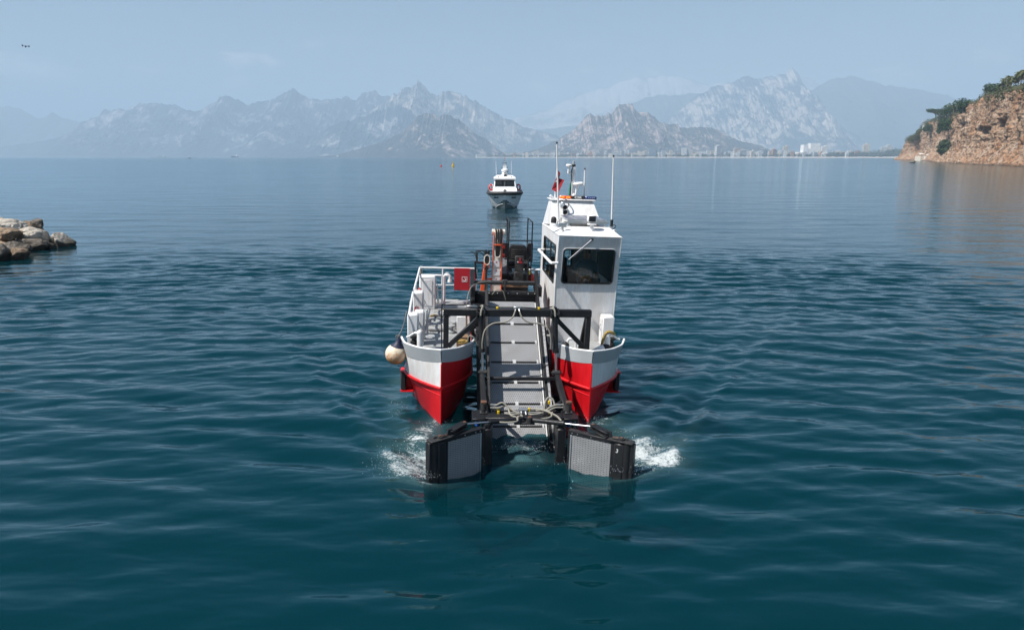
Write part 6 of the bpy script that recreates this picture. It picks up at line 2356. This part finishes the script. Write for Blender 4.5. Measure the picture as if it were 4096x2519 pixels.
    for k, a in enumerate((0, .05, .09)):
        p('hose', M['hose_black'], lambda b: b.tube(smooth_path([(-.70 + a * .3, yb, 2.50), (-.70 + a * .3, yb, 2.62), (-.76 + a, yb, 2.76 + a * .2), (-.86 + 3 * a, yb, 2.80 + a * .3), (-.80 + 3.2 * a, yb, 2.82), (-.55 + a, yb, 2.70), (-.48, yb, 2.62)][:4 if k == 0 else 7], 5), .013, 6))
    # operator's stand: base, tread plate, pedestal, seat, cage
    p('base_box', M['black'], lambda b: b.bb((-.02, 5.15, 1.12), (.72, 5.95, 2.20), .01))
    p('base_sill', M['wood'], lambda b: b.bb((-.01, 5.02, 1.86), (.70, 5.145, 1.94), .006))
    p('tread_plate', M['tread'], lambda b: b.add([(-.02, 5.17, 2.22), (.30, 5.17, 2.22), (.20, 5.5, 2.50), (.20, 5.5, 2.58), (-.02, 5.5, 2.58)], [(0, 1, 2, 3, 4)]), 0)
    p('foot_rest', M['tread'], lambda b: b.add([(.62, 5.18, 2.22), (.73, 5.18, 2.22), (.73, 5.4, 2.45), (.60, 5.4, 2.45)], [(0, 1, 2, 3)]), 0)
    p('pedestal', M['black_worn'], lambda b: (b.bb((.31, 4.98, 1.90), (.56, 5.12, 2.28), .01), b.bb((.33, 5.0, 2.28), (.56, 5.10, 2.70), .012)))
    p('lever', M['red_panel'], lambda b: (b.bar((.46, 4.985, 2.66), (.46, 4.985, 2.55), .03, .015, (0, 1, 0)), b.bb((.42, 4.97, 2.52), (.52, 4.995, 2.55))))
    p('lever_plate', M['label'], lambda b: b.bb((.38, 4.99, 2.535), (.42, 4.997, 2.56)))
    p('cable_bundle', M['hose_black'], lambda b: [b.tube([(.34 + .05 * k, 4.96, 2.24), (.37 + .05 * k, 4.95, 2.20)], .014, 6) for k in range(4)])
    def seat(b):
        b.prism([(.16, 5.62, 2.50), (.74, 5.62, 2.50), (.68, 5.62, 2.85), (.63, 5.62, 2.90), (.29, 5.62, 2.90), (.23, 5.62, 2.85)], (0, .10, .02))
        b.bb((.17, 5.15, 2.42), (.73, 5.62, 2.52), .03)
    p('seat', M['rubber'], seat, 30)
    for k in range(5):
        p('seat_rib', M['black_worn'], lambda b: b.bb((.27, 5.600, 2.56 + .055 * k), (.65, 5.618, 2.58 + .055 * k), .004))
    p('seat_pan', M['black_worn'], lambda b: b.bb((.14, 5.12, 2.34), (.76, 5.6, 2.415), .02))
    for x in (.10, .79):
        p('side_tank', M['black'], lambda b: b.bb((x - .085, 5.7, 2.45), (x + .085, 5.85, 2.96), .01))
    def cage(b):
        yn, yf = 5.15, 6.05
        xa, xb, xc, xd = .155, .775, .175, .745
        zt = 3.59
        b.tube([(xa, yn, 1.95), (xa, yn, zt), (xb, yn, zt), (xb, yn, 1.95)], .019, 8)
        b.tube([(xc, yf, 2.2), (xc, yf, zt + .03), (xd, yf, zt + .03), (xd, yf, 2.2)], .019, 8)
        b.tube([(xa, yn, zt), (xc, yf, zt + .03)], .017, 8); b.tube([(xb, yn, zt), (xd, yf, zt + .03)], .017, 8)
        b.tube([(xa, yn, 3.10), (xb, yn, 3.10)], .015, 8)
        b.tube([(.67, 5.0, 1.9), (.68, 5.0, 2.6), (.72, 5.0, 2.68), (.76, 5.02, 2.66)], .015, 8)
        b.tube([(-.08 + .06, 5.0, 1.9), (-.02, 5.0, 2.62), (.10, 5.0, 2.63)], .015, 8)
        b.tube(smooth_path([(.12, 5.0, 2.66), (.13, 4.98, 2.3), (.3, 4.97, 2.1)], 5), .014, 6)
    p('cage', M['black'], cage)
    p('slew_base', M['orange'], lambda b: (b.bb((-.55, 4.7, 1.12), (.25, 5.35, 1.32), .01), b.cyl((-.16, 5.1, 1.3), (-.16, 5.1, 1.5), .24, 18)))
    p('side_bottle', M['yellow'], lambda b: b.cyl((.74, 5.1, 2.2), (.74, 5.1, 2.3), .02, 8))


build_crane()

# ------------------------------------------------------------------ loose things aboard
def aboard(name, label, cat, p, group=None):
    r = empty(name)
    r.matrix_world = BOAT_M @ Matrix.Translation(p)
    return tag(r, label, cat, group)


def build_aboard():
    # round fender hanging off the left bow
    r = aboard('ball_fender', 'scuffed white ball fender with a dark blue neck, hung off the left bow', 'fender', (-2.465, .95, 1.165))
    b = MB(); b.sphere((0, 0, 0), .222, 24, 16, (1, 1, 1.0)); b.build('float', M['fender_white'], r)
    b = MB(); b.lathe([(.1505, .166), (.120, .196), (.080, .240), (.058, .285), (.048, .33), (.02, .345)], (0, 0, 0), 18, Matrix.Rotation(.22, 3, 'Y')); b.build('neck', flat('navy_rubber', (.012, .016, .05), .55), r)
    b = MB(); b.tube(smooth_path([(.075, 0, .34), (.06, .01, .40), (.11, .02, .48), (.16, .04, .62), (.20, .08, .80), (.215, .14, .88)], 4), .013, 6)
    b.torus((.075, 0, .36), .035, .012, (0, 1, 0), 12, 5); b.torus((.03, 0, .37), .03, .012, (.4, 1, .2), 12, 5)
    b.build('rope', M['rope_grey'], r)
    # white fender lying in the right bow
    r = aboard('cylinder_fender', 'white cylindrical fender with a black end lying in the right bow', 'fender', (1.77, .68, 1.33))
    R = Matrix.Rotation(radians(62), 3, 'Y')
    b = MB(); b.lathe([(.04, -.26), (.095, -.22), (.10, -.1), (.10, .14)], (0, 0, 0), 16, R); b.build('float', M['white_rail'], r)
    b = MB(); b.lathe([(.10, .142), (.092, .18), (.05, .24), (.03, .26)], (0, 0, 0), 16, R); b.build('end_cap', M['rubber'], r)
    # ropes
    def rope(name, label, pts, r0, mat):
        b = MB(); b.tube(smooth_path([Vector(q) for q in pts], 6), r0, 7)
        o = b.build(name, mat)
        o.matrix_world = BOAT_M
        tag(o, label, 'rope')
    rope('mooring_rope', 'yellow rope draped over the white post in the right bow', [(1.83, .80, 1.30), (1.85, .76, 1.48), (1.88, .72, 1.66), (1.93, .70, 1.745), (1.99, .70, 1.755), (2.05, .72, 1.73), (2.09, .76, 1.70), (2.12, .82, 1.62)], .030, M['rope_yellow'])
    rope('mooring_rope', 'orange and yellow rope running along the left deck behind the boxes', [(-1.86, 3.9, 1.30), (-1.80, 4.3, 1.22), (-1.72, 4.7, 1.24), (-1.60, 5.0, 1.20), (-1.40, 5.05, 1.20), (-1.20, 5.0, 1.19)], .024, M['rope_yellow'])
    rope('rope_coil', 'small yellow rope coil behind the inner rim of the left bow', [(-1.06 + .09 * cos(a) - .004 * a, .98 + .07 * sin(a), 1.40 + .006 * a) for a in np.linspace(0, 12, 26)], .022, M['rope_yellow'])
    rope('rope_lashing', 'grey rope lashing round the corner of the stern rail', [(-2.22 + .05 * cos(a), 6.13 + .05 * sin(a), 1.98 + .008 * a) for a in np.linspace(0, 19, 40)], .014, M['hose_grey'])
    rope('rope_heap', 'brown rope heap beside the crane pedestal', [(.20 + .07 * cos(a * 1.3), 5.05 + .04 * sin(a), 1.96 + .004 * a) for a in np.linspace(0, 16, 40)], .016, M['rust'])
    # wooden box
    r = aboard('wooden_crate', 'weathered wooden crate standing behind the left bow rim', 'crate', (-1.08, 1.32, DECK))
    for k in range(4):
        b = MB(); b.bb((-.125, -.13, .005 + .075 * k), (.125, -.112, .075 + .075 * k), .003); b.build('plank', M['wood'], r)
        b = MB(); b.bb((-.125, .112, .005 + .075 * k), (.125, .13, .075 + .075 * k), .003); b.build('plank', M['wood'], r)
    for x in (-.125, .107):
        b = MB(); b.bb((x, -.111, 0), (x + .018, .111, .31), .003); b.build('end_board', M['wood'], r)
    for k in range(2):
        b = MB(); b.bb((-.125, -.13 + .13 * k, .312), (.125, -.005 + .13 * k, .328), .003); b.build('lid_board', M['wood'], r)
    r = aboard('boat_hook', 'brown wooden pole standing behind the left bow beside the conveyor', 'pole', (-.97, 1.9, DECK))
    b = MB(); b.tube([(0, 0, 0), (-.02, .02, .62)], .02, 7); b.build('shaft', M['wood'], r)
    # lifebuoys hung on the left rail, and one by the crane
    for i, (x, y, z, lab) in enumerate(((-2.11, 2.35, 1.58, 'red lifebuoy hung on the left rail behind the foremost deck box'), (-2.13, 3.85, 1.72, 'red lifebuoy hung on the left rail behind the middle deck box'))):
        r = aboard('lifebuoy', lab, 'lifebuoy', (x, y, z), None)
        b = MB(); b.torus((0, 0, 0), .25, .055, (1, .1, 0), 28, 10); b.build('ring', M['red_float'], r)
        b = MB(); b.torus((0, 0, 0), .315, .010, (1, .1, 0), 28, 5); b.build('grab_line', M['rope_grey'], r)
        for a in range(4):
            b = MB(); c = Vector((0, .25 * cos(a * pi / 2 + .78), .25 * sin(a * pi / 2 + .78))); b.torus(c, .058, .010, (0, -c.z, c.y), 12, 5); b.build('band', M['label'], r)
    r = aboard('rescue_float', 'red float bag hung at the right of the crane cage', 'float', (.83, 5.45, 2.02))
    b = MB(); b.sphere((0, 0, 0), .12, 14, 10, (.75, .9, 1.35)); b.build('bag', M['red_float'], r)
    b = MB(); b.tube([(-.03, 0, .15), (-.08, 0, .26)], .008, 5); b.torus((-.02, 0, .155), .03, .006, (0, 1, 0), 10, 5); b.build('strap', M['rubber'], r)
    # national flag, hanging slack on its staff
    nu, nv = 26, 30
    FW, FH = .46, .31
    def S(u, v):
        # u along the fly, v down the hoist; cloth hangs in folds
        drop = .62 * u
        x = 1.300 + .085 * sin(u * 7.0) * (.35 + u) - .015 + (.15 * u * (1 - v) - .04 * u)
        y = 4.60 - .10 * u + .07 * sin(u * 9 + v * 1.5) * u
        z = 4.97 - .27 * v - drop * FH * 1.25 - .05 * u * v
        return Vector((x, y, z))
    r = aboard('flag', 'red flag with a white crescent and star, hanging slack behind the wheelhouse roof', 'flag', (0, 0, 0))
    b = MB()
    b.grid([[S(i / (nu - 1), j / (nv - 1)) for j in range(nv)] for i in range(nu)])
    c = b.build('cloth', flat('red_flag_cloth', (.24, .004, .012), .85), r, 80)
    def onflag(poly, name):
        for sd in (-1, 1):
            b = MB()
            P = []
            for u, v in poly:
                e = 1e-3
                n = (S(u + e, v) - S(u, v)).cross(S(u, v + e) - S(u, v)).normalized()
                P.append(S(u, v) + n * .004 * sd)
            return_fan = P
            cen = sum(P, Vector()) / len(P)
            b.add([cen] + P, [(0, i + 1, (i + 1) % len(P) + 1) for i in range(len(P))]) if name == 'star' else b.add(P, [(i, i + 1, len(P) - 2 - i, len(P) - 1 - i) for i in range(len(P) // 2 - 1)])
            b.build(name, M['text_white'], c, 0, False)
    cu, cv, ro, ri = .33, .5, .25, .20
    k = FH / FW
    outer = [(cu + ro * k * cos(a), cv + ro * sin(a)) for a in np.linspace(.62, 2 * pi - .62, 17)]
    innr = [(cu + .0625 * k + ri * k * cos(a), cv + ri * sin(a)) for a in np.linspace(2 * pi - .78, .78, 17)]
    onflag(outer + innr, 'crescent')
    star = []
    for i in range(10):
        rr = .125 if i % 2 == 0 else .05
        a = pi + i * pi / 5
        star.append((cu + .30 * k + rr * k * cos(a), cv + rr * sin(a)))
    onflag(star, 'star')


build_aboard()


# ------------------------------------------------------------------ the helmsman
def build_person():
    r = aboard('person', 'helmsman in a dark cap, sunglasses and slate shirt behind the wheelhouse window', 'person', (1.85, 2.98, 1.46))
    J = {  # joints in local metres
        'pelvis': (0, 0, .92, .135), 'waist': (0, .0, 1.08, .13), 'chest': (0, .0, 1.30, .16), 'neckb': (0, -.01, 1.46, .075), 'neck': (0, -.02, 1.53, .058), 'head0': (0, -.03, 1.60, .075), 'head1': (0, -.03, 1.68, .092), 'head2': (0, -.02, 1.75, .075),
        'shL': (-.17, 0, 1.41, .075), 'elL': (-.25, -.06, 1.13, .050), 'wrL': (-.16, -.27, 1.10, .032), 'haL': (-.13, -.35, 1.11, .035),
        'shR': (.17, 0, 1.41, .075), 'elR': (.27, -.05, 1.13, .050), 'wrR': (.20, -.27, 1.06, .032), 'haR': (.16, -.35, 1.08, .035),
        'hipL': (-.09, 0, .86, .10), 'knL': (-.10, -.03, .48, .065), 'anL': (-.10, .0, .09, .045), 'toL': (-.11, -.16, .035, .035),
        'hipR': (.09, 0, .86, .10), 'knR': (.10, -.03, .48, .065), 'anR': (.10, .0, .09, .045), 'toR': (.11, -.16, .035, .035)}
    E_ = [('pelvis', 'waist'), ('waist', 'chest'), ('chest', 'neckb'), ('neckb', 'neck'), ('neck', 'head0'), ('head0', 'head1'), ('head1', 'head2')]
    for s in 'LR':
        E_ += [('chest', 'sh' + s), ('sh' + s, 'el' + s), ('el' + s, 'wr' + s), ('wr' + s, 'ha' + s), ('pelvis', 'hip' + s), ('hip' + s, 'kn' + s), ('kn' + s, 'an' + s), ('an' + s, 'to' + s)]
    V_ = {k: Vector(v[:3]) for k, v in J.items()}
    rad = {k: v[3] for k, v in J.items()}
    # fingers: short chains from the hands, curled over the wheel
    for s, sx in (('L', 1), ('R', -1)):
        h = V_['ha' + s]
        for f in range(4):
            off = Vector((sx * (-.024 + .016 * f), 0, .008))
            ln = (.040, .046, .043, .034)[f]
            a, b, c = f'f{s}{f}a', f'f{s}{f}b', f'f{s}{f}c'
            V_[a] = h + off + Vector((0, -.030, .004)); V_[b] = V_[a] + Vector((0, -ln * .8, -.012)); V_[c] = V_[b] + Vector((0, -ln * .15, -ln * .7))
            rad[a] = .0095; rad[b] = .009; rad[c] = .0075
            E_ += [('ha' + s, a), (a, b), (b, c)]
        a, b = f't{s}a', f't{s}b'
        V_[a] = h + Vector((sx * .036, -.008, 0)); V_[b] = V_[a] + Vector((sx * .018, -.032, -.014))
        rad[a] = .0105; rad[b] = .009
        E_ += [('ha' + s, a), (a, b)]
    keys = list(V_)
    ix = {k: i for i, k in enumerate(keys)}
    me = bpy.data.meshes.new('body')
    me.from_pydata([V_[k] for k in keys], [(ix[a], ix[b]) for a, b in E_], [])
    o = bpy.data.objects.new('body', me); COL.objects.link(o); o.parent = r
    sk = o.modifiers.new('skin', 'SKIN')
    for i, k in enumerate(keys):
        d = me.skin_vertices[0].data[i]
        d.radius = (rad[k], rad[k])
        d.use_root = (k == 'pelvis')
    sk.use_smooth_shade = True
    o.modifiers.new('sub', 'SUBSURF').levels = 2
    o.modifiers['sub'].render_levels = 2
    me.materials.append(M['skin'])
    # shirt: a sleeve of cloth just outside trunk and upper arms
    b = MB()
    def ring(c, rx, ry, n=18):
        return [(c[0] + rx * cos(2 * pi * i / n), c[1] + ry * sin(2 * pi * i / n), c[2]) for i in range(n + 1)]
    b.grid([ring((0, .0, .80), .185, .155), ring((0, 0, .95), .18, .15), ring((0, 0, 1.12), .185, .15), ring((0, 0, 1.30), .215, .165), ring((0, -.0, 1.41), .205, .14), ring((0, -.01, 1.475), .12, .10), ring((0, -.015, 1.50), .078, .075)])
    for s, sx in (('L', -1), ('R', 1)):
        a, e = V_['sh' + s], V_['el' + s]
        b.tube([a + Vector((-sx * .04, 0, .02)), a.lerp(e, .3), a.lerp(e, .8)], [.095, .082, .078], 12)
    b.build('shirt', M['cloth_shirt'], r, 60)
    b = MB()
    b.grid([ring((0, 0, .55), .19, .14), ring((0, 0, .9), .185, .155)])
    for sx in (-1, 1):
        b.tube([(sx * .09, 0, .88), (sx * .10, -.03, .48), (sx * .10, 0, .08)], [.115, .085, .07], 12)
    b.build('trousers', M['cloth_dark'], r, 60)
    b = MB(); b.lathe([(.098, 0), (.102, .03), (.092, .075), (.06, .10), (1e-4, .108)], (0, -.025, 1.70), 18)
    b.prism([(-.075, -.10, 1.708), (-.05, -.175, 1.70), (.05, -.175, 1.70), (.075, -.10, 1.708)], (0, 0, .012))
    b.build('cap', M['cloth_dark'], r, 50)
    b = MB(); b.box((-.035, -.118, 1.665), (.052, .014, .034), None, .006); b.box((.035, -.118, 1.665), (.052, .014, .034), None, .006); b.bar((-.03, -.118, 1.672), (.03, -.118, 1.672), .006, .006)
    b.bar((-.06, -.115, 1.672), (-.092, -.02, 1.672), .006, .008); b.bar((.06, -.115, 1.672), (.092, -.02, 1.672), .006, .008)
    b.build('sunglasses', M['lens'], r)
    b = MB()
    b.prism([(-.012, -.118, 1.63), (.012, -.118, 1.63), (.006, -.118, 1.665), (-.006, -.118, 1.665)], (0, -.022, -.004))
    b.box((0, -.112, 1.603), (.05, .012, .012), None, .004)
    for sx in (-1, 1):
        b.sphere((sx * .094, -.02, 1.65), .03, 8, 6, (.35, .7, 1))
    b.build('face_features', M['skin'], r)


build_person()


# ------------------------------------------------------------------ patrol boat behind
def build_patrol():
    Y = 72.6
    c = at(2021, 833, Y)
    r = tag(empty('patrol_boat', (c.x - .02, Y, 0), (0, 0, radians(1.0))), 'white patrol launch with a black collar and red stripes, coming up behind the catamaran', 'boat')
    Lh = 8.5
    ZL = np.linspace(-.35, 1.42, 13)
    ys = [0, .1, .22, .38, .6, .85, 1.15, 1.5, 2.0, 2.6, 3.4, 4.6, 6.2, Lh]

    def shell(y, z):
        """half breadth and fore-and-aft place of the hull skin"""
        f = min(max((z + .35) / 1.77, 0), 1)
        t = min(y / (2.9 - 1.5 * f ** .6), 1)
        k = 1 - (1 - t) ** 2.3
        hb = (1.10 + .62 * f ** .7) * k + .10 * f
        return hb, y + .42 * (1 - f) ** 1.6 * max(0, 1 - y / 2.5)
    for sx in (-1, 1):
        b = MB()
        rows = [[(sx * shell(y, z)[0], shell(y, z)[1], z) for z in ZL] for y in ys]
        m = len(ZL)
        k0 = len(b.v)
        b.v.extend([p for rw in rows for p in rw])
        for i in range(len(ys) - 1):
            for j in range(m - 1):
                c4 = [rows[i][j], rows[i][j + 1], rows[i + 1][j + 1], rows[i + 1][j]]
                cx_, cz_ = sum(abs(p[0]) for p in c4) / 4, sum(p[2] for p in c4) / 4
                b.f.append((k0 + i * m + j, k0 + i * m + j + 1, k0 + (i + 1) * m + j + 1, k0 + (i + 1) * m + j))
                b.mi.append(1 if cz_ < .80 * (1 - (cx_ / 1.12) ** 2) or cz_ < .08 else 0)
        if sx < 0:
            for j in range(m - 1):
                (xa, ya, za), (xb, yb_, zb) = rows[0][j], rows[0][j + 1]
                b.add([(xa, ya, za), (-xa, ya, za), (-xb, yb_, zb), (xb, yb_, zb)], [(0, 1, 2, 3)], 1 if (za + zb) / 2 < .80 else 0)
        b.build('hull', [M['boat_white'], M['boat_grey']], r, 30)
        st = MB()

        def flank(y, f):
            hb, yy = shell(y, .1 + 1.28 * f)
            return Vector((sx * (hb + .014), yy, .1 + 1.28 * f))
        for y0, w in ((1.55, .7),):
            P = [[flank(y0 + w * a + .5 * (1 - f), f) for f in np.linspace(0.0, .92, 7)] for a in np.linspace(0, 1, 5)]
            st.grid(P)
        st.build('red_stripe', M['boat_red'], r, 0)
        st = MB()
        st.grid([[flank(1.42 + .07 * a + .5 * (1 - f), f) for f in np.linspace(0.0, .92, 7)] for a in (0, 1)])
        st.build('thin_stripe', M['text_black'], r, 0)
        st = MB()
        st.tube([(sx * (shell(y, z)[0] + .02), shell(y, z)[1], z) for y, z in ((.10, .42), (.22, .40), (.38, .33), (.6, .22), (.85, .08), (1.1, -.05))], .035, 5)
        st.build('spray_rail', M['boat_white'], r)
    cl = MB()
    col = [(-1.80, 6.5, 1.46), (-1.82, 3.2, 1.46), (-1.80, 2.2, 1.47), (-1.70, 1.3, 1.49), (-1.45, .62, 1.51), (-1.0, .20, 1.53), (-.45, .02, 1.54), (0, -.02, 1.545)]
    col = col + [(-x, y, z) for x, y, z in reversed(col[:-1])]
    cl.tube(smooth_path(col, 5), .185, 12)
    cl.build('collar', M['collar'], r)
    d = MB()
    d.prism([(-1.62, 1.2, 1.50), (-.6, .35, 1.54), (.6, .35, 1.54), (1.62, 1.2, 1.50), (1.62, 7.5, 1.5), (-1.62, 7.5, 1.5)], (0, 0, .09))
    d.build('deck', M['boat_white'], r, 0)
    # bow step and cabin
    d = MB()
    d.prism([(-1.28, 1.5, 1.59), (1.28, 1.5, 1.59), (1.28, 1.62, 1.86), (-1.28, 1.62, 1.86)], (0, 2.5, 0))
    d.build('foredeck_step', M['boat_white'], r, 0)
    d = MB()
    A = [(-1.30, 2.1, 1.86), (1.30, 2.1, 1.86), (1.34, 5.6, 1.86), (-1.34, 5.6, 1.86), (-1.16, 2.55, 2.10), (1.16, 2.55, 2.10), (1.20, 5.6, 2.10), (-1.20, 5.6, 2.10)]
    d.add(A, [(0, 1, 5, 4), (1, 2, 6, 5), (3, 0, 4, 7)])
    d.build('coaming', M['boat_white'], r, 0)
    d = MB()
    wb, wt = 1.17, 1.08
    Bq = [(-wb, 2.5, 2.09), (wb, 2.5, 2.09), (wt, 2.95, 2.86), (-wt, 2.95, 2.86), (-wb, 5.5, 2.09), (wb, 5.5, 2.09), (wt, 5.4, 2.86), (-wt, 5.4, 2.86)]
    d.add(Bq, [(4, 0, 3, 7), (1, 5, 6, 2), (5, 4, 7, 6)])
    for x in (-wb + .03, wb - .03):
        d.bar((x, 2.5, 2.09), (x * .925, 2.94, 2.86), .10, .06)
    d.bar((-wb, 2.49, 2.10), (wb, 2.49, 2.10), .05, .06)
    d.build('cabin', M['boat_white'], r, 0)
    for x0, x1 in ((-1.04, -.055), (.055, 1.04)):
        w = MB()
        P = [(x0, 2.52, 2.13), (x1, 2.52, 2.13), (x1 * .93, 2.93, 2.83), (x0 * .93, 2.93, 2.83)]
        w.add(P, [(0, 1, 2, 3)])
        o = w.build('windscreen', M['glass_dark'], r, 0)
        f = MB(); f.tube(P, .035, 6, True); f.build('windscreen_frame', M['text_black'], o)
        f = MB(); xm = (x0 + x1) / 2; f.tube([(xm + (.25 if x0 > 0 else -.25), 2.85, 2.83), (xm, 2.62, 2.45), (xm + (.0), 2.52, 2.20)], .014, 5); f.build('wiper', M['text_black'], o)
    w = MB(); w.bb((-.055, 2.5, 2.1), (.055, 2.56, 2.2)); w.bar((0, 2.52, 2.12), (0, 2.92, 2.86), .09, .05); w.build('windscreen_post', M['text_black'], r, 0)
    w = MB(); w.bb((-1.0, 3.4, 1.9), (1.0, 3.5, 2.3)); w.bb((-.35, 4.9, 2.1), (-.1, 4.95, 2.8)); w.build('cabin_interior', M['interior'], r, 0)
    d = MB()
    d.prism([(-1.20, 2.72, 2.86), (1.20, 2.72, 2.86), (1.24, 5.6, 2.88), (-1.24, 5.6, 2.88)], (0, 0, .16))
    d.add([(-1.20, 2.72, 3.021), (1.20, 2.72, 3.021), (1.24, 5.6, 3.041), (-1.24, 5.6, 3.041), (-.80, 3.5, 3.28), (.80, 3.5, 3.28), (.85, 5.3, 3.30), (-.85, 5.3, 3.30)], [(0, 1, 5, 4), (1, 2, 6, 5), (2, 3, 7, 6), (3, 0, 4, 7), (4, 5, 6, 7)])
    d.build('roof', M['boat_white'], r, 0)
    d = MB(); d.box((0.05, 3.3, 3.30), (.34, .2, .16), None, .02); d.build('searchlight', M['text_black'], r)
    d = MB(); d.tube([(-.95, 3.6, 3.26), (-.9, 3.6, 3.42), (.7, 3.6, 3.42), (.75, 3.6, 3.26)], .02, 6); d.build('roof_rail', M['text_black'], r)
    for x in (-.68, .72):
        d = MB(); d.cyl((x, 3.0, 3.08), (x, 2.92, 3.17), .05, 8); d.build('roof_lamp', M['lens'], r)
    # mast: stepped tower with radar
    d = MB()
    d.lathe([(.36, 0), (.30, .42)], (0, 4.3, 3.28), 8); d.lathe([(.37, .42), (.37, .58), (.30, .66)], (0, 4.3, 3.28), 18); d.prism([(-.25, 4.3, 3.94), (.25, 4.3, 3.94), (.12, 4.3, 4.55), (-.12, 4.3, 4.55)], (0, .25, 0)); d.cyl((0, 4.42, 4.5), (0, 4.42, 5.02), .03, 8)
    m_ = d.build('mast', M['boat_white'], r, 30)
    for x, z in ((-.30, 4.08), (.25, 4.10), (-.18, 4.58), (.16, 4.60), (0, 4.62), (.34, 3.62), (.36, 3.78), (-.03, 4.86)):
        d = MB(); d.box((x, 4.28, z), (.09, .09, .11), None, .015); d.build('mast_lamp', M['text_black'], m_)
    d = MB(); d.sphere((0.0, 4.0, 3.54), .13, 12, 8); m2 = d.build('camera_ball', M['boat_white'], m_)
    d = MB(); d.cyl((0, 3.88, 3.55), (0, 3.86, 3.55), .075, 10); d.build('camera_lens', M['text_black'], m_)
    d = MB(); d.lathe([(.04, 0), (.05, .1), (.015, .12)], (0, 4.42, 5.02), 8); d.build('masthead_lamp', M['boat_red'], m_)
    for x in (-.92, .74):
        d = MB(); d.tube([(x, 4.5, 3.27), (x + (-.05 if x < 0 else .0), 4.5, 4.82)], [.035, .018], 6); d.build('whip_aerial', M['boat_white'], r)
    for i, sx in enumerate((-1, 1)):
        s = MB(); s.tube([(sx * 1.30, 4.2, 1.6), (sx * 1.32, 4.2, 2.25), (sx * 1.50, 4.2, 2.32), (sx * 1.66, 4.2, 2.2), (sx * 1.68, 4.2, 1.6)], .06, 6); s.build('side_hoop', M['boat_white'], r)
        s = MB(); s.bb((sx * 1.1 - .06, 1.62, 1.6), (sx * 1.1 + .06, 1.68, 1.82)); s.build('deck_cleat', M['text_black'], r, 0)
        lb = tag(empty('lifebuoy'), ['red lifebuoy on the left side hoop of the patrol launch', 'red lifebuoy on the right side hoop of the patrol launch'][i], 'lifebuoy')
        lb.matrix_world = r.matrix_basis @ Matrix.Translation((sx * 1.52, 4.1, 1.98))
        s = MB(); s.torus((0, 0, 0), .30, .085, (.8 * sx, .55, 0), 24, 8); s.build('ring', M['red_float'], lb)
    s = MB(); s.bb((-.06, 1.5, 1.6), (.06, 1.58, 1.9)); s.bb((-.2, 1.52, 1.72), (.2, 1.56, 1.76)); s.build('samson_post', M['text_black'], r, 0)
    # hull number, both bows
    for sx in (-1, 1):
        hb, yy = shell(.42, 1.08)
        bpt = Vector((sx * hb, yy, 1.08))
        h2, y2 = shell(.60, 1.08)
        h3, y3 = shell(.42, .95)
        tv = Vector((sx * (h2 - hb), y2 - yy, 0))
        uv = Vector((sx * (hb - h3), yy - y3, .13))
        nrm = tv.cross(uv).normalized()
        nrm = -nrm if nrm.y > 0 else nrm
        xa = Vector((0, 0, 1)).cross(nrm).normalized()
        ya = nrm.cross(xa)
        mt = Matrix.Translation(bpt + nrm * .03) @ Matrix((xa, ya, nrm)).transposed().to_4x4()
        text_mesh('hull_number', 'KB-30', .20, M['text_black'], mt, r, .03, .006)


build_patrol()


# ------------------------------------------------------------------ the other drone in the sky
def build_drone():
    Y = 46.0
    c = at(102.5, 185.5, Y)
    r = tag(empty('drone', c, (0.1, 0.08, .5)), 'small dark quadcopter hovering in the upper left of the sky', 'drone')
    b = MB(); b.box((0, 0, 0), (.085, .17, .07), None, .02); b.box((0, -.05, -.055), (.05, .06, .06), None, .012)
    b.build('body', M['text_black'], r)
    for sx in (-1, 1):
        for sy in (-1, 1):
            b = MB(); b.bar((sx * .03, sy * .06, .01), (sx * .17, sy * .12, .02), .02, .014); b.cyl((sx * .17, sy * .12, -.04), (sx * .17, sy * .12, .05), .018, 8)
            a = b.build('arm', M['text_black'], r)
            b = MB(); b.bar((sx * .17 - .07, sy * .12 - .05, .055), (sx * .17 + .07, sy * .12 + .05, .055), .02, .003, (0, 0, 1), 0); b.build('propeller', M['text_black'], a, 0)


build_drone()


# ------------------------------------------------------------------ spray
def build_spray():
    rng = np.random.default_rng(77)
    pts = []
    def burst(cx, cy, rx, ry, n, zmax, z0=.02):
        for i in range(n):
            a = rng.normal(size=2)
            pts.append((cx + rx * a[0] * .5, cy + ry * a[1] * .5, z0 + zmax * rng.random() ** 2.5, rng.uniform(.003, .009)))
    for s in (-1, 1):
        burst(s * 2.05, -1.95, .50, .30, 420, .20)
        burst(s * 1.72, -2.30, .26, .10, 200, .13)
        burst(s * 2.15, -1.45, .45, .5, 190, .10)
        burst(s * 1.6, .02, .25, .2, 60, .09)
    burst(.05, -1.25, .8, .25, 170, .09)
    burst(1.1, -1.95, .5, .12, 110, .10)
    burst(-.85, -1.72, .14, .08, 60, .10)
    burst(-2.45, .9, .2, .6, 60, .08)
    b = MB()
    ico = [(0, 0, 1), (.9, 0, -.3), (-.45, .78, -.3), (-.45, -.78, -.3)]
    for x, y, z, q in pts:
        b.add([(x + q * a, y + q * c, z + q * d) for a, c, d in ico], [(0, 1, 2), (0, 2, 3), (0, 3, 1), (1, 3, 2)])
    o = b.build('spray', flat('white_spray', (.75, .78, .80), .25), None, 0, False)
    o.matrix_world = Matrix.Translation(BOAT_LOC) @ Matrix.Rotation(BOAT_YAW, 4, 'Z')
    tag(o, kind='stuff')


build_spray()


# fittings that have pieces of their own are parts of the boat itself: no part lies deeper than two levels below its thing
def flatten(root):
    for p in list(root.children):
        for q in list(p.children):
            if len(q.children):
                q.parent = root


flatten(BOAT)
